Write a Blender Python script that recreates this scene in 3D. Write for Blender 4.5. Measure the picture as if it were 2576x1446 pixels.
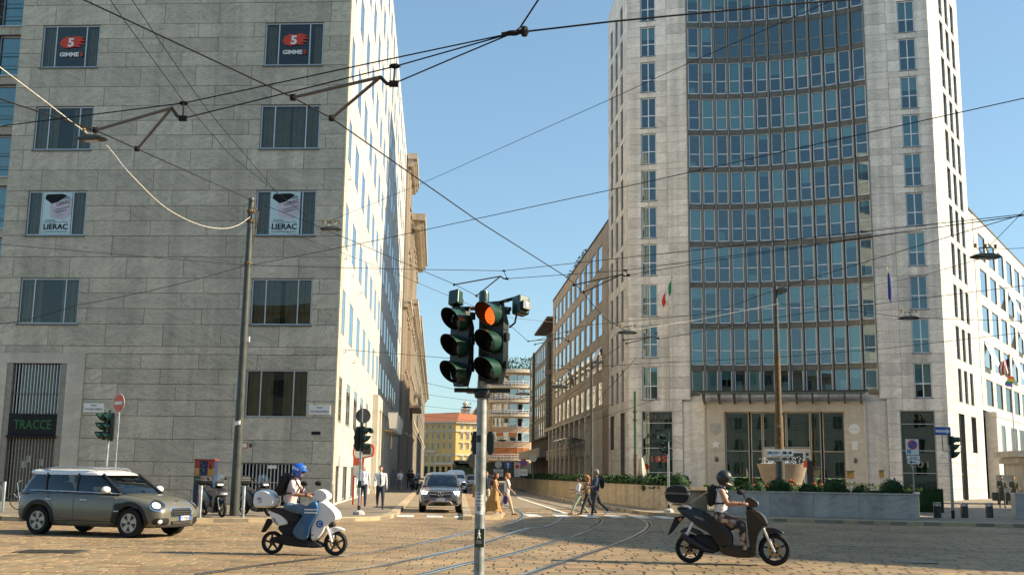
import bpy, bmesh, math, random
from mathutils import Vector, Matrix
random.seed(7)
for _o in list(bpy.data.objects): bpy.data.objects.remove(_o)
SC = bpy.context.scene
COL = SC.collection
# ------------------------------------------------------------------ camera
F_PX, CAM_H = 2761.0, 1.65                     # focal length in px of a 2575 px wide picture
PITCH, ROLL = math.radians(9.6), math.radians(0.8)
def R(d): return math.radians(d)
_fw = Vector((0, math.cos(PITCH), math.sin(PITCH))); _up = Vector((0, -math.sin(PITCH), math.cos(PITCH))); _rt = Vector((1, 0, 0))
_cx = _rt*math.cos(ROLL) + _up*math.sin(ROLL); _cy = -_rt*math.sin(ROLL) + _up*math.cos(ROLL)
cam = bpy.data.cameras.new('camera'); CAM = bpy.data.objects.new('camera', cam); COL.objects.link(CAM)
CAM.matrix_world = Matrix(((_cx.x, _cy.x, -_fw.x, 0), (_cx.y, _cy.y, -_fw.y, 0), (_cx.z, _cy.z, -_fw.z, CAM_H), (0, 0, 0, 1)))
cam.sensor_width = 36; cam.lens = 36*F_PX/2575.0; cam.clip_start = .1; cam.clip_end = 6000
SC.camera = CAM
# ------------------------------------------------------------------ light
SUN_EL, SUN_DIR = R(32), Vector((1.0, -0.055))          # horizontal direction towards the sun
W = bpy.data.worlds.new('World'); SC.world = W; W.use_nodes = True
_n = W.node_tree.nodes; _l = W.node_tree.links
for x in list(_n): _n.remove(x)
sky = _n.new('ShaderNodeTexSky'); sky.sky_type = 'NISHITA'; sky.sun_disc = False
sky.sun_elevation = SUN_EL; sky.sun_rotation = math.atan2(SUN_DIR.x, SUN_DIR.y)
sky.altitude = 100; sky.air_density = 1.0; sky.dust_density = .7; sky.ozone_density = 1.0
bg = _n.new('ShaderNodeBackground'); bg.inputs[1].default_value = 0.12
wo = _n.new('ShaderNodeOutputWorld'); tint = _n.new('ShaderNodeMix'); tint.data_type = 'RGBA'; tint.blend_type = 'MULTIPLY'; tint.inputs[0].default_value = 1; tint.inputs[7].default_value = (.88, 1.12, 1.22, 1); gam = _n.new('ShaderNodeGamma'); gam.inputs[1].default_value = .7; _l.new(sky.outputs[0], gam.inputs[0]); _l.new(gam.outputs[0], tint.inputs[6]); _l.new(tint.outputs[2], bg.inputs[0]); _l.new(bg.outputs[0], wo.inputs[0])
sl = bpy.data.lights.new('sun', 'SUN'); sl.energy = 5.0; sl.angle = R(.53); sl.color = (1, .86, .64)
so = bpy.data.objects.new('sun', sl); COL.objects.link(so)
_sd = Vector((SUN_DIR.x, SUN_DIR.y, 0)).normalized()*math.cos(SUN_EL) + Vector((0, 0, math.sin(SUN_EL)))
so.rotation_euler = _sd.to_track_quat('Z', 'Y').to_euler(); so.location = (60, -10, 60)
vs = SC.view_settings; vs.view_transform = 'Standard'; vs.look = 'None'; vs.exposure = 1.0; vs.gamma = 1; vs.use_curve_mapping = False
SC.render.engine = 'CYCLES'
SC.cycles.max_bounces = 7; SC.cycles.transparent_max_bounces = 10; SC.cycles.caustics_reflective = False; SC.cycles.caustics_refractive = False
# ------------------------------------------------------------------ photo pixel -> place
def ray(u, v):
    cx = (u-1287.5)/F_PX; cy = -(v-723)/F_PX
    a = cx*math.cos(ROLL)-cy*math.sin(ROLL); b = cx*math.sin(ROLL)+cy*math.cos(ROLL)
    return Vector((a, math.cos(PITCH)-b*math.sin(PITCH), math.sin(PITCH)+b*math.cos(PITCH)))
def G(u, v, z=0.0):
    d = ray(u, v); t = (z-CAM_H)/d.z; return Vector((d.x*t, d.y*t, z))
def AT(u, v, y):
    d = ray(u, v); t = y/d.y; return Vector((d.x*t, y, d.z*t+CAM_H))
def PX(p):
    q = Vector(p)-Vector((0, 0, CAM_H)); y = q.y*math.cos(PITCH)+q.z*math.sin(PITCH)
    if y < .1: return None
    b = (-q.y*math.sin(PITCH)+q.z*math.cos(PITCH))/y; a = q.x/y
    return 1287.5+(a*math.cos(ROLL)+b*math.sin(ROLL))*F_PX, 723-(-a*math.sin(ROLL)+b*math.cos(ROLL))*F_PX
# ------------------------------------------------------------------ materials
MATS = {}
def nodes(name):
    m = bpy.data.materials.new(name); m.use_nodes = True; nt = m.node_tree; b = nt.nodes['Principled BSDF']; MATS[name] = m
    return m, nt, b
def N(nt, t, **kw):
    n = nt.nodes.new(t)
    for k, v in kw.items():
        if k.startswith('i_'):
            key = k[2:]; key = int(key) if key.isdigit() else key.replace('_', ' ')
            n.inputs[key].default_value = v
        else: setattr(n, k, v)
    return n
def ramp(nt, src, stops):
    r = nt.nodes.new('ShaderNodeValToRGB'); e = r.color_ramp.elements
    while len(e) < len(stops): e.new(.5)
    for i, (p, c) in enumerate(stops): e[i].position = p; e[i].color = (*c, 1)
    nt.links.new(src, r.inputs[0]); return r.outputs[0]
def mixc(nt, fac, a, b, mode='MIX'):
    m = nt.nodes.new('ShaderNodeMix'); m.data_type = 'RGBA'; m.blend_type = mode
    for s, v in ((0, fac), (6, a), (7, b)):
        if hasattr(v, 'node'): nt.links.new(v, m.inputs[s])
        elif isinstance(v, (int, float)): m.inputs[s].default_value = v
        else: m.inputs[s].default_value = (*v, 1)
    return m.outputs[2]
def plain(name, col, rough=.5, metal=0, spec=.5, emit=None, es=1, var=.12, scale=6, bump=0, coat=0):
    m, nt, b = nodes(name)
    if var:
        tc = N(nt, 'ShaderNodeNewGeometry'); nz = N(nt, 'ShaderNodeTexNoise', i_Scale=scale, i_Detail=4.0)
        nt.links.new(tc.outputs['Position'], nz.inputs['Vector'])
        c = ramp(nt, nz.outputs[0], [(.3, tuple(x*(1-var) for x in col)), (.7, tuple(min(1, x*(1+var)) for x in col))])
        nt.links.new(c, b.inputs['Base Color'])
        r = N(nt, 'ShaderNodeMapRange', i_3=max(.02, rough-.08), i_4=min(1, rough+.1)); nt.links.new(nz.outputs[0], r.inputs[0]); nt.links.new(r.outputs[0], b.inputs['Roughness'])
        if bump:
            bp = N(nt, 'ShaderNodeBump', i_Strength=bump, i_Distance=.01); nt.links.new(nz.outputs[0], bp.inputs['Height']); nt.links.new(bp.outputs[0], b.inputs['Normal'])
    else:
        b.inputs['Base Color'].default_value = (*col, 1); b.inputs['Roughness'].default_value = rough
    b.inputs['Metallic'].default_value = metal; b.inputs['Specular IOR Level'].default_value = spec
    if coat: b.inputs['Coat Weight'].default_value = coat; b.inputs['Coat Roughness'].default_value = .04
    if emit: b.inputs['Emission Color'].default_value = (*emit, 1); b.inputs['Emission Strength'].default_value = es
    return m
def stone(name, base, dark, vein, rough=.55, scale=.35, vs=1.0, tint=.12, streak=.25, warp=2.2):
    """veined slab cladding: every slab takes its own piece of the block"""
    m, nt, b = nodes(name); L = nt.links
    g = N(nt, 'ShaderNodeNewGeometry'); oi = N(nt, 'ShaderNodeObjectInfo')
    ri = N(nt, 'ShaderNodeMath', operation='ADD'); L.new(oi.outputs['Random'], ri.inputs[0]); L.new(g.outputs['Random Per Island'], ri.inputs[1])
    fr = N(nt, 'ShaderNodeMath', operation='FRACT'); L.new(ri.outputs[0], fr.inputs[0])
    cmb = N(nt, 'ShaderNodeCombineXYZ'); mu = N(nt, 'ShaderNodeMath', operation='MULTIPLY', i_1=173.0); L.new(fr.outputs[0], mu.inputs[0])
    for i in range(3): L.new(mu.outputs[0], cmb.inputs[i])
    rot = N(nt, 'ShaderNodeVectorRotate', rotation_type='AXIS_ANGLE'); rot.inputs['Axis'].default_value = (.3, 1, .1)
    ang = N(nt, 'ShaderNodeMapRange', i_3=-.55, i_4=.75); L.new(fr.outputs[0], ang.inputs[0]); L.new(ang.outputs[0], rot.inputs['Angle']); L.new(g.outputs['Position'], rot.inputs['Vector'])
    ad = N(nt, 'ShaderNodeVectorMath', operation='ADD'); L.new(rot.outputs[0], ad.inputs[0]); L.new(cmb.outputs[0], ad.inputs[1])
    sc = N(nt, 'ShaderNodeVectorMath', operation='MULTIPLY'); sc.inputs[1].default_value = (1, 1, 3.2); L.new(ad.outputs[0], sc.inputs[0])
    n1 = N(nt, 'ShaderNodeTexNoise', i_Scale=scale, i_Detail=7.0, i_Roughness=.62, i_Distortion=warp); L.new(sc.outputs[0], n1.inputs['Vector'])
    c1 = ramp(nt, n1.outputs[0], [(.28, dark), (.5, base), (.72, tuple(min(1, x*1.16) for x in base))])
    n2 = N(nt, 'ShaderNodeTexNoise', i_Scale=scale*2.3*vs, i_Detail=9.0, i_Roughness=.62, i_Distortion=warp*1.5); L.new(sc.outputs[0], n2.inputs['Vector'])
    v = N(nt, 'ShaderNodeMath', operation='SUBTRACT', i_1=.5); L.new(n2.outputs[0], v.inputs[0])
    va = N(nt, 'ShaderNodeMath', operation='ABSOLUTE'); L.new(v.outputs[0], va.inputs[0])
    vm = N(nt, 'ShaderNodeMapRange', i_1=.0, i_2=.03, i_3=.75, i_4=0.0); L.new(va.outputs[0], vm.inputs[0])
    c2 = mixc(nt, vm.outputs[0], c1, vein)
    # slab to slab tint and rain streaks
    tv = N(nt, 'ShaderNodeMapRange', i_3=1-tint, i_4=1+tint*.7); L.new(fr.outputs[0], tv.inputs[0])
    hv = N(nt, 'ShaderNodeHueSaturation'); L.new(tv.outputs[0], hv.inputs['Value']); L.new(c2, hv.inputs['Color'])
    sp = N(nt, 'ShaderNodeVectorMath', operation='MULTIPLY'); sp.inputs[1].default_value = (1.3, 1.3, .06); L.new(g.outputs['Position'], sp.inputs[0])
    n3 = N(nt, 'ShaderNodeTexNoise', i_Scale=1.1, i_Detail=5.0); L.new(sp.outputs[0], n3.inputs['Vector'])
    st = N(nt, 'ShaderNodeMapRange', i_1=.42, i_2=.75, i_3=1.0, i_4=1-streak); L.new(n3.outputs[0], st.inputs[0])
    c3 = mixc(nt, 1.0, hv.outputs[0], st.outputs[0], 'MULTIPLY')
    L.new(c3, b.inputs['Base Color']); b.inputs['Roughness'].default_value = rough; b.inputs['Specular IOR Level'].default_value = .35
    return m
def glass(name, tint=(.30, .52, .55), refl=.10, rough=.01):
    m, nt, b = nodes(name); nt.nodes.remove(b); L = nt.links
    tr = N(nt, 'ShaderNodeBsdfTransparent'); tr.inputs[0].default_value = (*tint, 1)
    gl = N(nt, 'ShaderNodeBsdfGlossy'); gl.inputs['Color'].default_value = (.92, .97, 1, 1); gl.inputs['Roughness'].default_value = rough
    g = N(nt, 'ShaderNodeNewGeometry'); nz = N(nt, 'ShaderNodeTexNoise', i_Scale=.55, i_Detail=1.0); L.new(g.outputs['Position'], nz.inputs['Vector'])
    bp = N(nt, 'ShaderNodeBump', i_Strength=.25, i_Distance=.012); L.new(nz.outputs[0], bp.inputs['Height']); L.new(bp.outputs[0], gl.inputs['Normal'])
    fr = N(nt, 'ShaderNodeFresnel', i_IOR=1.55); ad = N(nt, 'ShaderNodeMath', operation='ADD', i_1=refl, use_clamp=True); L.new(fr.outputs[0], ad.inputs[0])
    mx = N(nt, 'ShaderNodeMixShader'); L.new(ad.outputs[0], mx.inputs[0]); L.new(tr.outputs[0], mx.inputs[1]); L.new(gl.outputs[0], mx.inputs[2])
    L.new(mx.outputs[0], nt.nodes['Material Output'].inputs[0]); return m
def leafmat(name, a, c):
    m, nt, b = nodes(name); g = N(nt, 'ShaderNodeNewGeometry')
    col = ramp(nt, g.outputs['Random Per Island'], [(0, a), (.7, c), (1, tuple(min(1, x*1.5) for x in c))]); nt.links.new(col, b.inputs['Base Color'])
    b.inputs['Roughness'].default_value = .75; b.inputs['Specular IOR Level'].default_value = .2; b.inputs['Subsurface Weight'].default_value = 0; return m
def paver_mat(name):
    m, nt, b = nodes(name); L = nt.links
    g = N(nt, 'ShaderNodeNewGeometry'); oi = N(nt, 'ShaderNodeObjectInfo')
    ri = N(nt, 'ShaderNodeMath', operation='ADD'); L.new(oi.outputs['Random'], ri.inputs[0]); L.new(g.outputs['Random Per Island'], ri.inputs[1])
    fr = N(nt, 'ShaderNodeMath', operation='FRACT'); L.new(ri.outputs[0], fr.inputs[0])
    c = ramp(nt, fr.outputs[0], [(0, (.23, .165, .095)), (.3, (.31, .225, .128)), (.7, (.355, .255, .14)), (.9, (.40, .245, .13)), (1, (.28, .22, .14))])
    n1 = N(nt, 'ShaderNodeTexNoise', i_Scale=5.0, i_Detail=8.0, i_Roughness=.7); L.new(g.outputs['Position'], n1.inputs['Vector'])
    k = N(nt, 'ShaderNodeMapRange', i_1=.25, i_2=.75, i_3=.62, i_4=1.22); L.new(n1.outputs[0], k.inputs[0])
    n2 = N(nt, 'ShaderNodeTexNoise', i_Scale=.32, i_Detail=4.0, i_Roughness=.6); L.new(g.outputs['Position'], n2.inputs['Vector'])
    k2 = N(nt, 'ShaderNodeMapRange', i_1=.3, i_2=.7, i_3=.62, i_4=1.15); L.new(n2.outputs[0], k2.inputs[0])
    c = mixc(nt, 1.0, c, k.outputs[0], 'MULTIPLY'); c = mixc(nt, 1.0, c, k2.outputs[0], 'MULTIPLY'); L.new(c, b.inputs['Base Color'])
    rr = N(nt, 'ShaderNodeMapRange', i_1=.2, i_2=.8, i_3=.48, i_4=.82); L.new(n1.outputs[0], rr.inputs[0]); L.new(rr.outputs[0], b.inputs['Roughness'])
    bp = N(nt, 'ShaderNodeBump', i_Strength=.6, i_Distance=.012); L.new(n1.outputs[0], bp.inputs['Height']); L.new(bp.outputs[0], b.inputs['Normal'])
    b.inputs['Specular IOR Level'].default_value = .3
    return m
# ------------------------------------------------------------------ mesh building
class MB:
    def __init__(s): s.v = []; s.f = []; s.mi = []
    def add(s, vs, fs, mi=0):
        o = len(s.v); s.v += [tuple(p) for p in vs]; s.f += [tuple(i+o for i in f) for f in fs]; s.mi += [mi]*len(fs); return s
    def box(s, x0, x1, y0, y1, z0, z1, mi=0):
        x0, x1 = min(x0, x1), max(x0, x1); y0, y1 = min(y0, y1), max(y0, y1); z0, z1 = min(z0, z1), max(z0, z1)
        return s.add([(x0, y0, z0), (x1, y0, z0), (x1, y1, z0), (x0, y1, z0), (x0, y0, z1), (x1, y0, z1), (x1, y1, z1), (x0, y1, z1)],
                     [(0, 3, 2, 1), (4, 5, 6, 7), (0, 1, 5, 4), (1, 2, 6, 5), (2, 3, 7, 6), (3, 0, 4, 7)], mi)
    def rings(s, rs, mi=0, cap=True, closed=True):
        n = len(rs[0]); o = []; vs = []
        for r in rs: vs += r
        fs = []
        for i in range(len(rs)-1):
            for j in range(n if closed else n-1):
                k = (j+1) % n; fs.append((i*n+j, i*n+k, (i+1)*n+k, (i+1)*n+j))
        if cap and closed: fs.append(tuple(range(n-1, -1, -1))); fs.append(tuple((len(rs)-1)*n+j for j in range(n)))
        return s.add(vs, fs, mi)
    def prism(s, pts, a, b, axis='y', mi=0, cap=True):
        """2-D outline (x,z | x,y | y,z) pulled along an axis"""
        def P(p, t): return (p[0], t, p[1]) if axis == 'y' else ((p[0], p[1], t) if axis == 'z' else (t, p[0], p[1]))
        return s.rings([[P(p, a) for p in pts], [P(p, b) for p in pts]], mi, cap)
    def puff(s, pts, w, mi=0, edge=.25, inset=.12, y=0, smooth=True):
        """side outline (x,z) pulled to width w with rounded flanks"""
        if smooth:
            pts = chaikin(pts, 2)
        cx = sum(p[0] for p in pts)/len(pts); cz = sum(p[1] for p in pts)/len(pts); rs = []
        if smooth: pts = [(cx+(p[0]-cx)*1.05, cz+(p[1]-cz)*1.05) for p in pts]
        for t, k in ((-1, 1-inset*1.5), (-1+edge*.35, 1-inset*.55), (-1+edge, 1.0), (1-edge, 1.0), (1-edge*.35, 1-inset*.55), (1, 1-inset*1.5)):
            rs.append([(cx+(p[0]-cx)*k, y+t*w/2, cz+(p[1]-cz)*k) for p in pts])
        return s.rings(rs, mi)
    def tube(s, pts, r, n=8, mi=0, cap=True):
        pts = [Vector(p) for p in pts]; rs = []; prev = None
        for i, p in enumerate(pts):
            t = (pts[min(i+1, len(pts)-1)]-pts[max(i-1, 0)]).normalized()
            if prev is None:
                a = Vector((0, 0, 1)) if abs(t.z) < .9 else Vector((1, 0, 0)); u = t.cross(a).normalized()
            else: u = (prev-t*prev.dot(t)).normalized()
            prev = u; w = t.cross(u); q = r[i] if isinstance(r, (list, tuple)) else r
            rs.append([tuple(p+(u*math.cos(2*math.pi*j/n)+w*math.sin(2*math.pi*j/n))*q) for j in range(n)])
        return s.rings(rs, mi, cap)
    def lathe(s, prof, n=20, c=(0, 0, 0), axis='z', mi=0, cap=True):
        rs = []
        for r, h in prof:
            ring = []
            for j in range(n):
                a = 2*math.pi*j/n; x, y = r*math.cos(a), r*math.sin(a)
                q = (x, y, h) if axis == 'z' else ((x, h, y) if axis == 'y' else (h, x, y))
                ring.append((q[0]+c[0], q[1]+c[1], q[2]+c[2]))
            rs.append(ring)
        return s.rings(rs, mi, cap)
    def ell(s, c, r, n=14, m=9, mi=0):
        rs = []
        for i in range(m+1):
            a = -math.pi/2+math.pi*i/m; k = max(math.cos(a), .02)
            rs.append([(c[0]+r[0]*k*math.cos(2*math.pi*j/n), c[1]+r[1]*k*math.sin(2*math.pi*j/n), c[2]+r[2]*math.sin(a)) for j in range(n)])
        return s.rings(rs, mi)
    def mesh(s, name, mats, smooth=False, fix=True):
        me = bpy.data.meshes.new(name); me.from_pydata(s.v, [], s.f)
        if not isinstance(mats, (list, tuple)): mats = [mats]
        for m in mats: me.materials.append(M(m))
        me.polygons.foreach_set('material_index', s.mi)
        if fix:
            bm = bmesh.new(); bm.from_mesh(me); bmesh.ops.recalc_face_normals(bm, faces=bm.faces)
            if len(bm.faces) > 40 and bm.calc_volume(signed=True) < 0: bmesh.ops.reverse_faces(bm, faces=bm.faces)
            bm.to_mesh(me); bm.free()
        if smooth:
            me.polygons.foreach_set('use_smooth', [True]*len(me.polygons)); me.set_sharp_from_angle(angle=R(smooth if smooth is not True else 38))
        me.update(); return me
    def build(s, name, mats, parent=None, loc=(0, 0, 0), rz=0, smooth=False, fix=True):
        return link(name, s.mesh(name, mats, smooth, fix), parent, loc, rz)
def M(m): return MATS[m] if isinstance(m, str) else m
def link(name, me, parent=None, loc=(0, 0, 0), rz=0, scale=None):
    o = bpy.data.objects.new(name, me); COL.objects.link(o); o.location = loc; o.rotation_euler = (0, 0, rz)
    if scale: o.scale = scale
    if parent: o.parent = parent
    return o
def chaikin(p, it=2):
    for _ in range(it):
        q = []
        for i in range(len(p)):
            a, b = p[i], p[(i+1) % len(p)]
            q += [tuple(.75*x+.25*y for x, y in zip(a, b)), tuple(.25*x+.75*y for x, y in zip(a, b))]
        p = q
    return p
def spline(pts, k=6):
    P = [Vector(p) for p in pts]; P = [2*P[0]-P[1]]+P+[2*P[-1]-P[-2]]; out = []
    for i in range(1, len(P)-2):
        for j in range(k):
            t = j/k; a, b, c, d = P[i-1], P[i], P[i+1], P[i+2]
            out.append(.5*((2*b)+(c-a)*t+(2*a-5*b+4*c-d)*t*t+(3*b-a-3*c+d)*t**3))
    out.append(P[-2]); return out
def tag(o, label=None, cat=None, group=None, kind=None):
    for k, v in (('label', label), ('category', cat), ('group', group), ('kind', kind)):
        if v: o[k] = v
    return o
def thing(name, label, cat, loc=(0, 0, 0), rz=0, group=None):
    o = bpy.data.objects.new(name, None); COL.objects.link(o); o.location = loc; o.rotation_euler = (0, 0, rz); o.empty_display_size = .2
    return tag(o, label, cat, group)
def copy_tree(o, parent=None):
    c = o.copy(); COL.objects.link(c); c.parent = parent
    for ch in o.children: copy_tree(ch, c)
    return c
def apply_mods(o):
    dg = bpy.context.evaluated_depsgraph_get(); ev = o.evaluated_get(dg); me = bpy.data.meshes.new_from_object(ev, depsgraph=dg)
    o.modifiers.clear(); o.data = me; return o
_txt = {}
def text_mesh(s, h, width=None, mat='ink', flip=False, thick=.004, bold=0):
    """flat lettering, baseline at 0, centred, cap height h, facing +z with x to the right"""
    cu = bpy.data.curves.new('lettering', 'FONT'); cu.body = s; cu.size = h/.72; cu.align_x = 'CENTER'; cu.extrude = thick/2; cu.offset = bold; cu.resolution_u = 2
    o = bpy.data.objects.new('lettering', cu); COL.objects.link(o); bpy.context.view_layer.update()
    me = bpy.data.meshes.new_from_object(o); bpy.data.objects.remove(o); xs = [v.co.x for v in me.vertices]
    if xs and width:
        k = width/(max(xs)-min(xs)); c = (max(xs)+min(xs))/2
        for v in me.vertices: v.co.x = (v.co.x-c)*k
    if flip:
        for v in me.vertices: v.co.x = -v.co.x
        me.flip_normals()
    me.materials.clear(); me.materials.append(M(mat)); return me
def facing(loc, n, tilt=0):
    n = Vector((n[0], n[1], 0)).normalized(); r = Vector((-n.y, n.x, 0)); up = Vector((0, 0, 1))
    m = Matrix(((r.x, up.x, n.x, loc[0]), (r.y, up.y, n.y, loc[1]), (r.z, up.z, n.z, loc[2]), (0, 0, 0, 1)))
    return m @ Matrix.Rotation(tilt, 4, 'Z')
def lettering(s, h, world, n, parent, width=None, mat='ink', flip=False, tilt=0, bold=0, name='lettering'):
    me = text_mesh(s, h, width, mat, flip, bold=bold); o = bpy.data.objects.new(name, me); COL.objects.link(o); o.parent = parent
    base = rootmat(parent); o.matrix_local = base.inverted() @ facing(world, n, tilt); return o
def rootmat(o):
    m = Matrix.Translation(o.location) @ Matrix.Rotation(o.rotation_euler[2], 4, 'Z') @ Matrix.Diagonal((*o.scale, 1))
    return rootmat(o.parent) @ m if o.parent else m
class Face:
    """one facade: s along it from O, out = metres in front of it, z up"""
    def __init__(f, root, O, ang, o):
        f.root = root; f.O = Vector((O[0], O[1])); a = R(ang); f.d = Vector((math.cos(a), math.sin(a))); f.n = Vector((-math.sin(a), math.cos(a)))*o
        f.phi = math.atan2(f.n.y, f.n.x)-math.pi/2
        f.sx = 1 if f.d.dot(Vector((math.cos(f.phi), math.sin(f.phi)))) > 0 else -1       # local +x against s
    def W(f, s, out, z): p = f.O+f.d*s+f.n*out; return Vector((p.x, p.y, z))
    def put(f, name, me, s, out, z, parent=None, scale=None):
        """mesh with local x across, y outward, z up"""
        p = parent or f.root; o = bpy.data.objects.new(name, me); COL.objects.link(o); o.parent = p
        if p is f.root: o.location = f.W(s, out, z)-f.root.location; o.rotation_euler = (0, 0, f.phi)
        if scale: o.scale = scale
        return o
    def box(f, name, s0, s1, o0, o1, z0, z1, mat, parent=None, smooth=False):
        w, d, h = abs(s1-s0), abs(o1-o0), z1-z0
        m = MB().box(-w/2, w/2, -d/2, d/2, -h/2, h/2).mesh(name, mat)
        return f.put(name, m, (s0+s1)/2, (o0+o1)/2, (z0+z1)/2, parent)
_unit = {}
def unit(mat):
    if mat not in _unit: _unit[mat] = MB().box(-.5, .5, -.5, .5, -.5, .5).mesh('slab', mat)
    return _unit[mat]
def slabs(f, zs, period, s0, s1, holes, mat, limit=10**6, thick=.06, gap=.02, name='slab', phase=(0, .5), jitter=0):
    """slab courses with staggered joints, cut round the openings; past the limit the rest is one part"""
    pieces = []
    for i in range(len(zs)-1):
        z0, z1 = zs[i], zs[i+1]; zc = (z0+z1)/2
        cut = [s0]; ph = phase[i % len(phase)]; x = s0-period*(1-ph)
        while x < s1:
            if x > s0+.12*period and x < s1-.12*period: cut.append(x)
            x += period
        cut.append(s1)
        segs = [(cut[j], cut[j+1]) for j in range(len(cut)-1)]
        for (h0, h1, hz0, hz1) in holes:
            if hz0 < zc < hz1:
                ns = []
                for a, b in segs:
                    if b <= h0 or a >= h1: ns.append((a, b)); continue
                    if a < h0: ns.append((a, h0))
                    if b > h1: ns.append((h1, b))
                segs = ns
        # merge slivers beside openings
        for a, b in segs:
            if b-a > .06: pieces.append((a, b, z0, z1))
    u = unit(mat); rest = MB(); n = 0
    pieces.sort(key=lambda p: f.W((p[0]+p[1])/2, 0, (p[2]+p[3])/2).length)
    for a, b, z0, z1 in pieces:
        pr = random.uniform(-.004, .004)
        if n < limit:
            f.put(name, u, (a+b)/2, -thick/2+pr, (z0+z1)/2, None, (b-a-gap, thick, z1-z0-gap)); n += 1
        else:
            c = f.W((a+b)/2, 0, 0)-f.root.location
            q = MB().box(-(b-a-gap)/2, (b-a-gap)/2, -thick+pr, pr, z0+gap/2, z1-gap/2)
            cs, sn = math.cos(f.phi), math.sin(f.phi)
            rest.add([(c.x+x*cs-y*sn, c.y+x*sn+y*cs, z-f.root.location.z) for x, y, z in q.v], q.f)
    if rest.v: tag(rest.build(name+'_field', mat, f.root, fix=False), kind='stuff')
_wm = {}
def win_mesh(w, h, t, mull, trans, dep, fd, mat, rev, key=''):
    k = (round(w, 3), round(h, 3), t, tuple(mull), tuple(trans), dep, fd, mat, rev, key)
    if k in _wm: return _wm[k]
    b = MB(); y0, y1 = -dep-fd, -dep
    b.box(-w/2, -w/2+t, y0, y1, -h/2, h/2).box(w/2-t, w/2, y0, y1, -h/2, h/2).box(-w/2+t, w/2-t, y0, y1, h/2-t, h/2).box(-w/2+t, w/2-t, y0, y1, -h/2, -h/2+t)
    for x in mull: b.box((x-.5)*w-t*.45, (x-.5)*w+t*.45, y0+.004, y1-.004, -h/2+t, h/2-t)
    for z in trans: b.box(-w/2+t, w/2-t, y0+.002, y1-.002, (z-.5)*h-t*.45, (z-.5)*h+t*.45)
    if rev:   # lining of the opening
        e = .012
        b.box(-w/2-e, -w/2, -.62, -.004, -h/2, h/2, 1).box(w/2, w/2+e, -.62, -.004, -h/2, h/2, 1).box(-w/2-e, w/2+e, -.62, -.004, h/2, h/2+e, 1).box(-w/2-e, w/2+e, -.62, .02, -h/2-e, -h/2, 1)
    _wm[k] = (b.mesh('window', [mat, rev or mat]), MB().box(-w/2+t*.7, w/2-t*.7, y0+fd*.4, y0+fd*.55, -h/2+t*.7, h/2-t*.7)); return _wm[k]
_pm = {}
def window(f, s0, s1, z0, z1, frame='alu', pane='glass_grey', t=.06, mull=(), trans=(), dep=.1, fd=.07, rev=None, blind=None, bmat='blind', name='window', bside=None, label=None):
    w, h = abs(s1-s0), z1-z0; fm, pb = win_mesh(w, h, t, mull, trans, dep, fd, frame, rev)
    o = f.put(name, fm, (s0+s1)/2, 0, (z0+z1)/2)
    k = (id(fm), pane)
    if k not in _pm: _pm[k] = pb.mesh('pane', pane)
    link('pane', _pm[k], o)
    if blind:
        k = (id(fm), 'b', round(blind, 2), bmat)
        if k not in _pm:
            bh = (h-2*t)*blind; b = MB()
            if bmat == 'curtain':     # pleats hanging at both sides
                for sg in (-1, 1):
                    n = 7; cw = w*.5*blind
                    for i in range(n):
                        xa = sg*(w/2-t-cw*i/n); xb = sg*(w/2-t-cw*(i+1)/n); b.box(xa, xb, -dep-fd-.14-.05*(i % 2), -dep-fd-.13-.05*(i % 2), -h/2+t, h/2-t)
            else: b.box(-w/2+t, w/2-t, -dep-fd-.12, -dep-fd-.1, h/2-t-bh, h/2-t)
            _pm[k] = b.mesh(bmat if bmat == 'curtain' else 'blind', bmat)
        link('curtain' if bmat == 'curtain' else 'blind', _pm[k], o)
    return o
def leaves(mb, vol, n, size, mi=0):
    """small folded leaves filling a volume given by a sampler"""
    for _ in range(n):
        p = vol(); a = random.uniform(0, 6.28); t = random.uniform(-1.2, 1.2); s = size*random.uniform(.6, 1.35)
        d = Vector((math.cos(a)*math.cos(t), math.sin(a)*math.cos(t), math.sin(t))); q = d.cross(Vector((random.uniform(-1, 1), random.uniform(-1, 1), 1.2))).normalized()
        p = Vector(p); b = p+d*s; c = p+d*s*.5
        mb.add([p, c+q*s*.34, b, c-q*s*.34], [(0, 1, 2, 3)], mi)
def sph(c, r, shell=.55):
    def f():
        while True:
            v = Vector((random.uniform(-1, 1), random.uniform(-1, 1), random.uniform(-1, 1))); l = v.length
            if shell < l < 1: return (c[0]+v.x*r[0]*(1+.06*math.sin(v.x*9+v.z*7)), c[1]+v.y*r[1], c[2]+v.z*r[2]*(1+.05*math.sin(v.y*8)))
    return f
# ------------------------------------------------------------------ palette
stone('marble_shaded', (.60, .535, .41), (.49, .44, .345), (.27, .25, .205), scale=.33, tint=.13, streak=.24, rough=.42)  # same stone as the flank, its colour warmed for the shaded front
stone('marble_sunlit', (.56, .53, .48), (.46, .44, .4), (.37, .35, .32), scale=.3, tint=.06, streak=.12)  # copy of the corner block stone, toned for sunlit faces
stone('marble_tower', (.83, .775, .69), (.68, .63, .56), (.45, .42, .38), scale=.5, tint=.16, streak=.34, warp=1.6)
stone('travertine', (.44, .35, .25), (.33, .26, .18), (.27, .21, .15), scale=.4, tint=.16, streak=.3)
stone('portal_stone', (.64, .57, .46), (.55, .49, .4), (.5, .45, .37), scale=.3, tint=.05, streak=.2)
stone('planter_goldlit', (.52, .43, .29), (.38, .28, .16), (.25, .17, .09), scale=1.1, tint=.1, streak=.5, warp=1)  # golden light off the white flank put into the stone colour
stone('planter_blue', (.45, .41, .35), (.29, .265, .23), (.54, .51, .45), scale=.8, tint=.14, streak=.3)
stone('palazzo', (.55, .46, .35), (.42, .35, .27), (.36, .3, .23), scale=.6, tint=.1, streak=.35)
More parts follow.
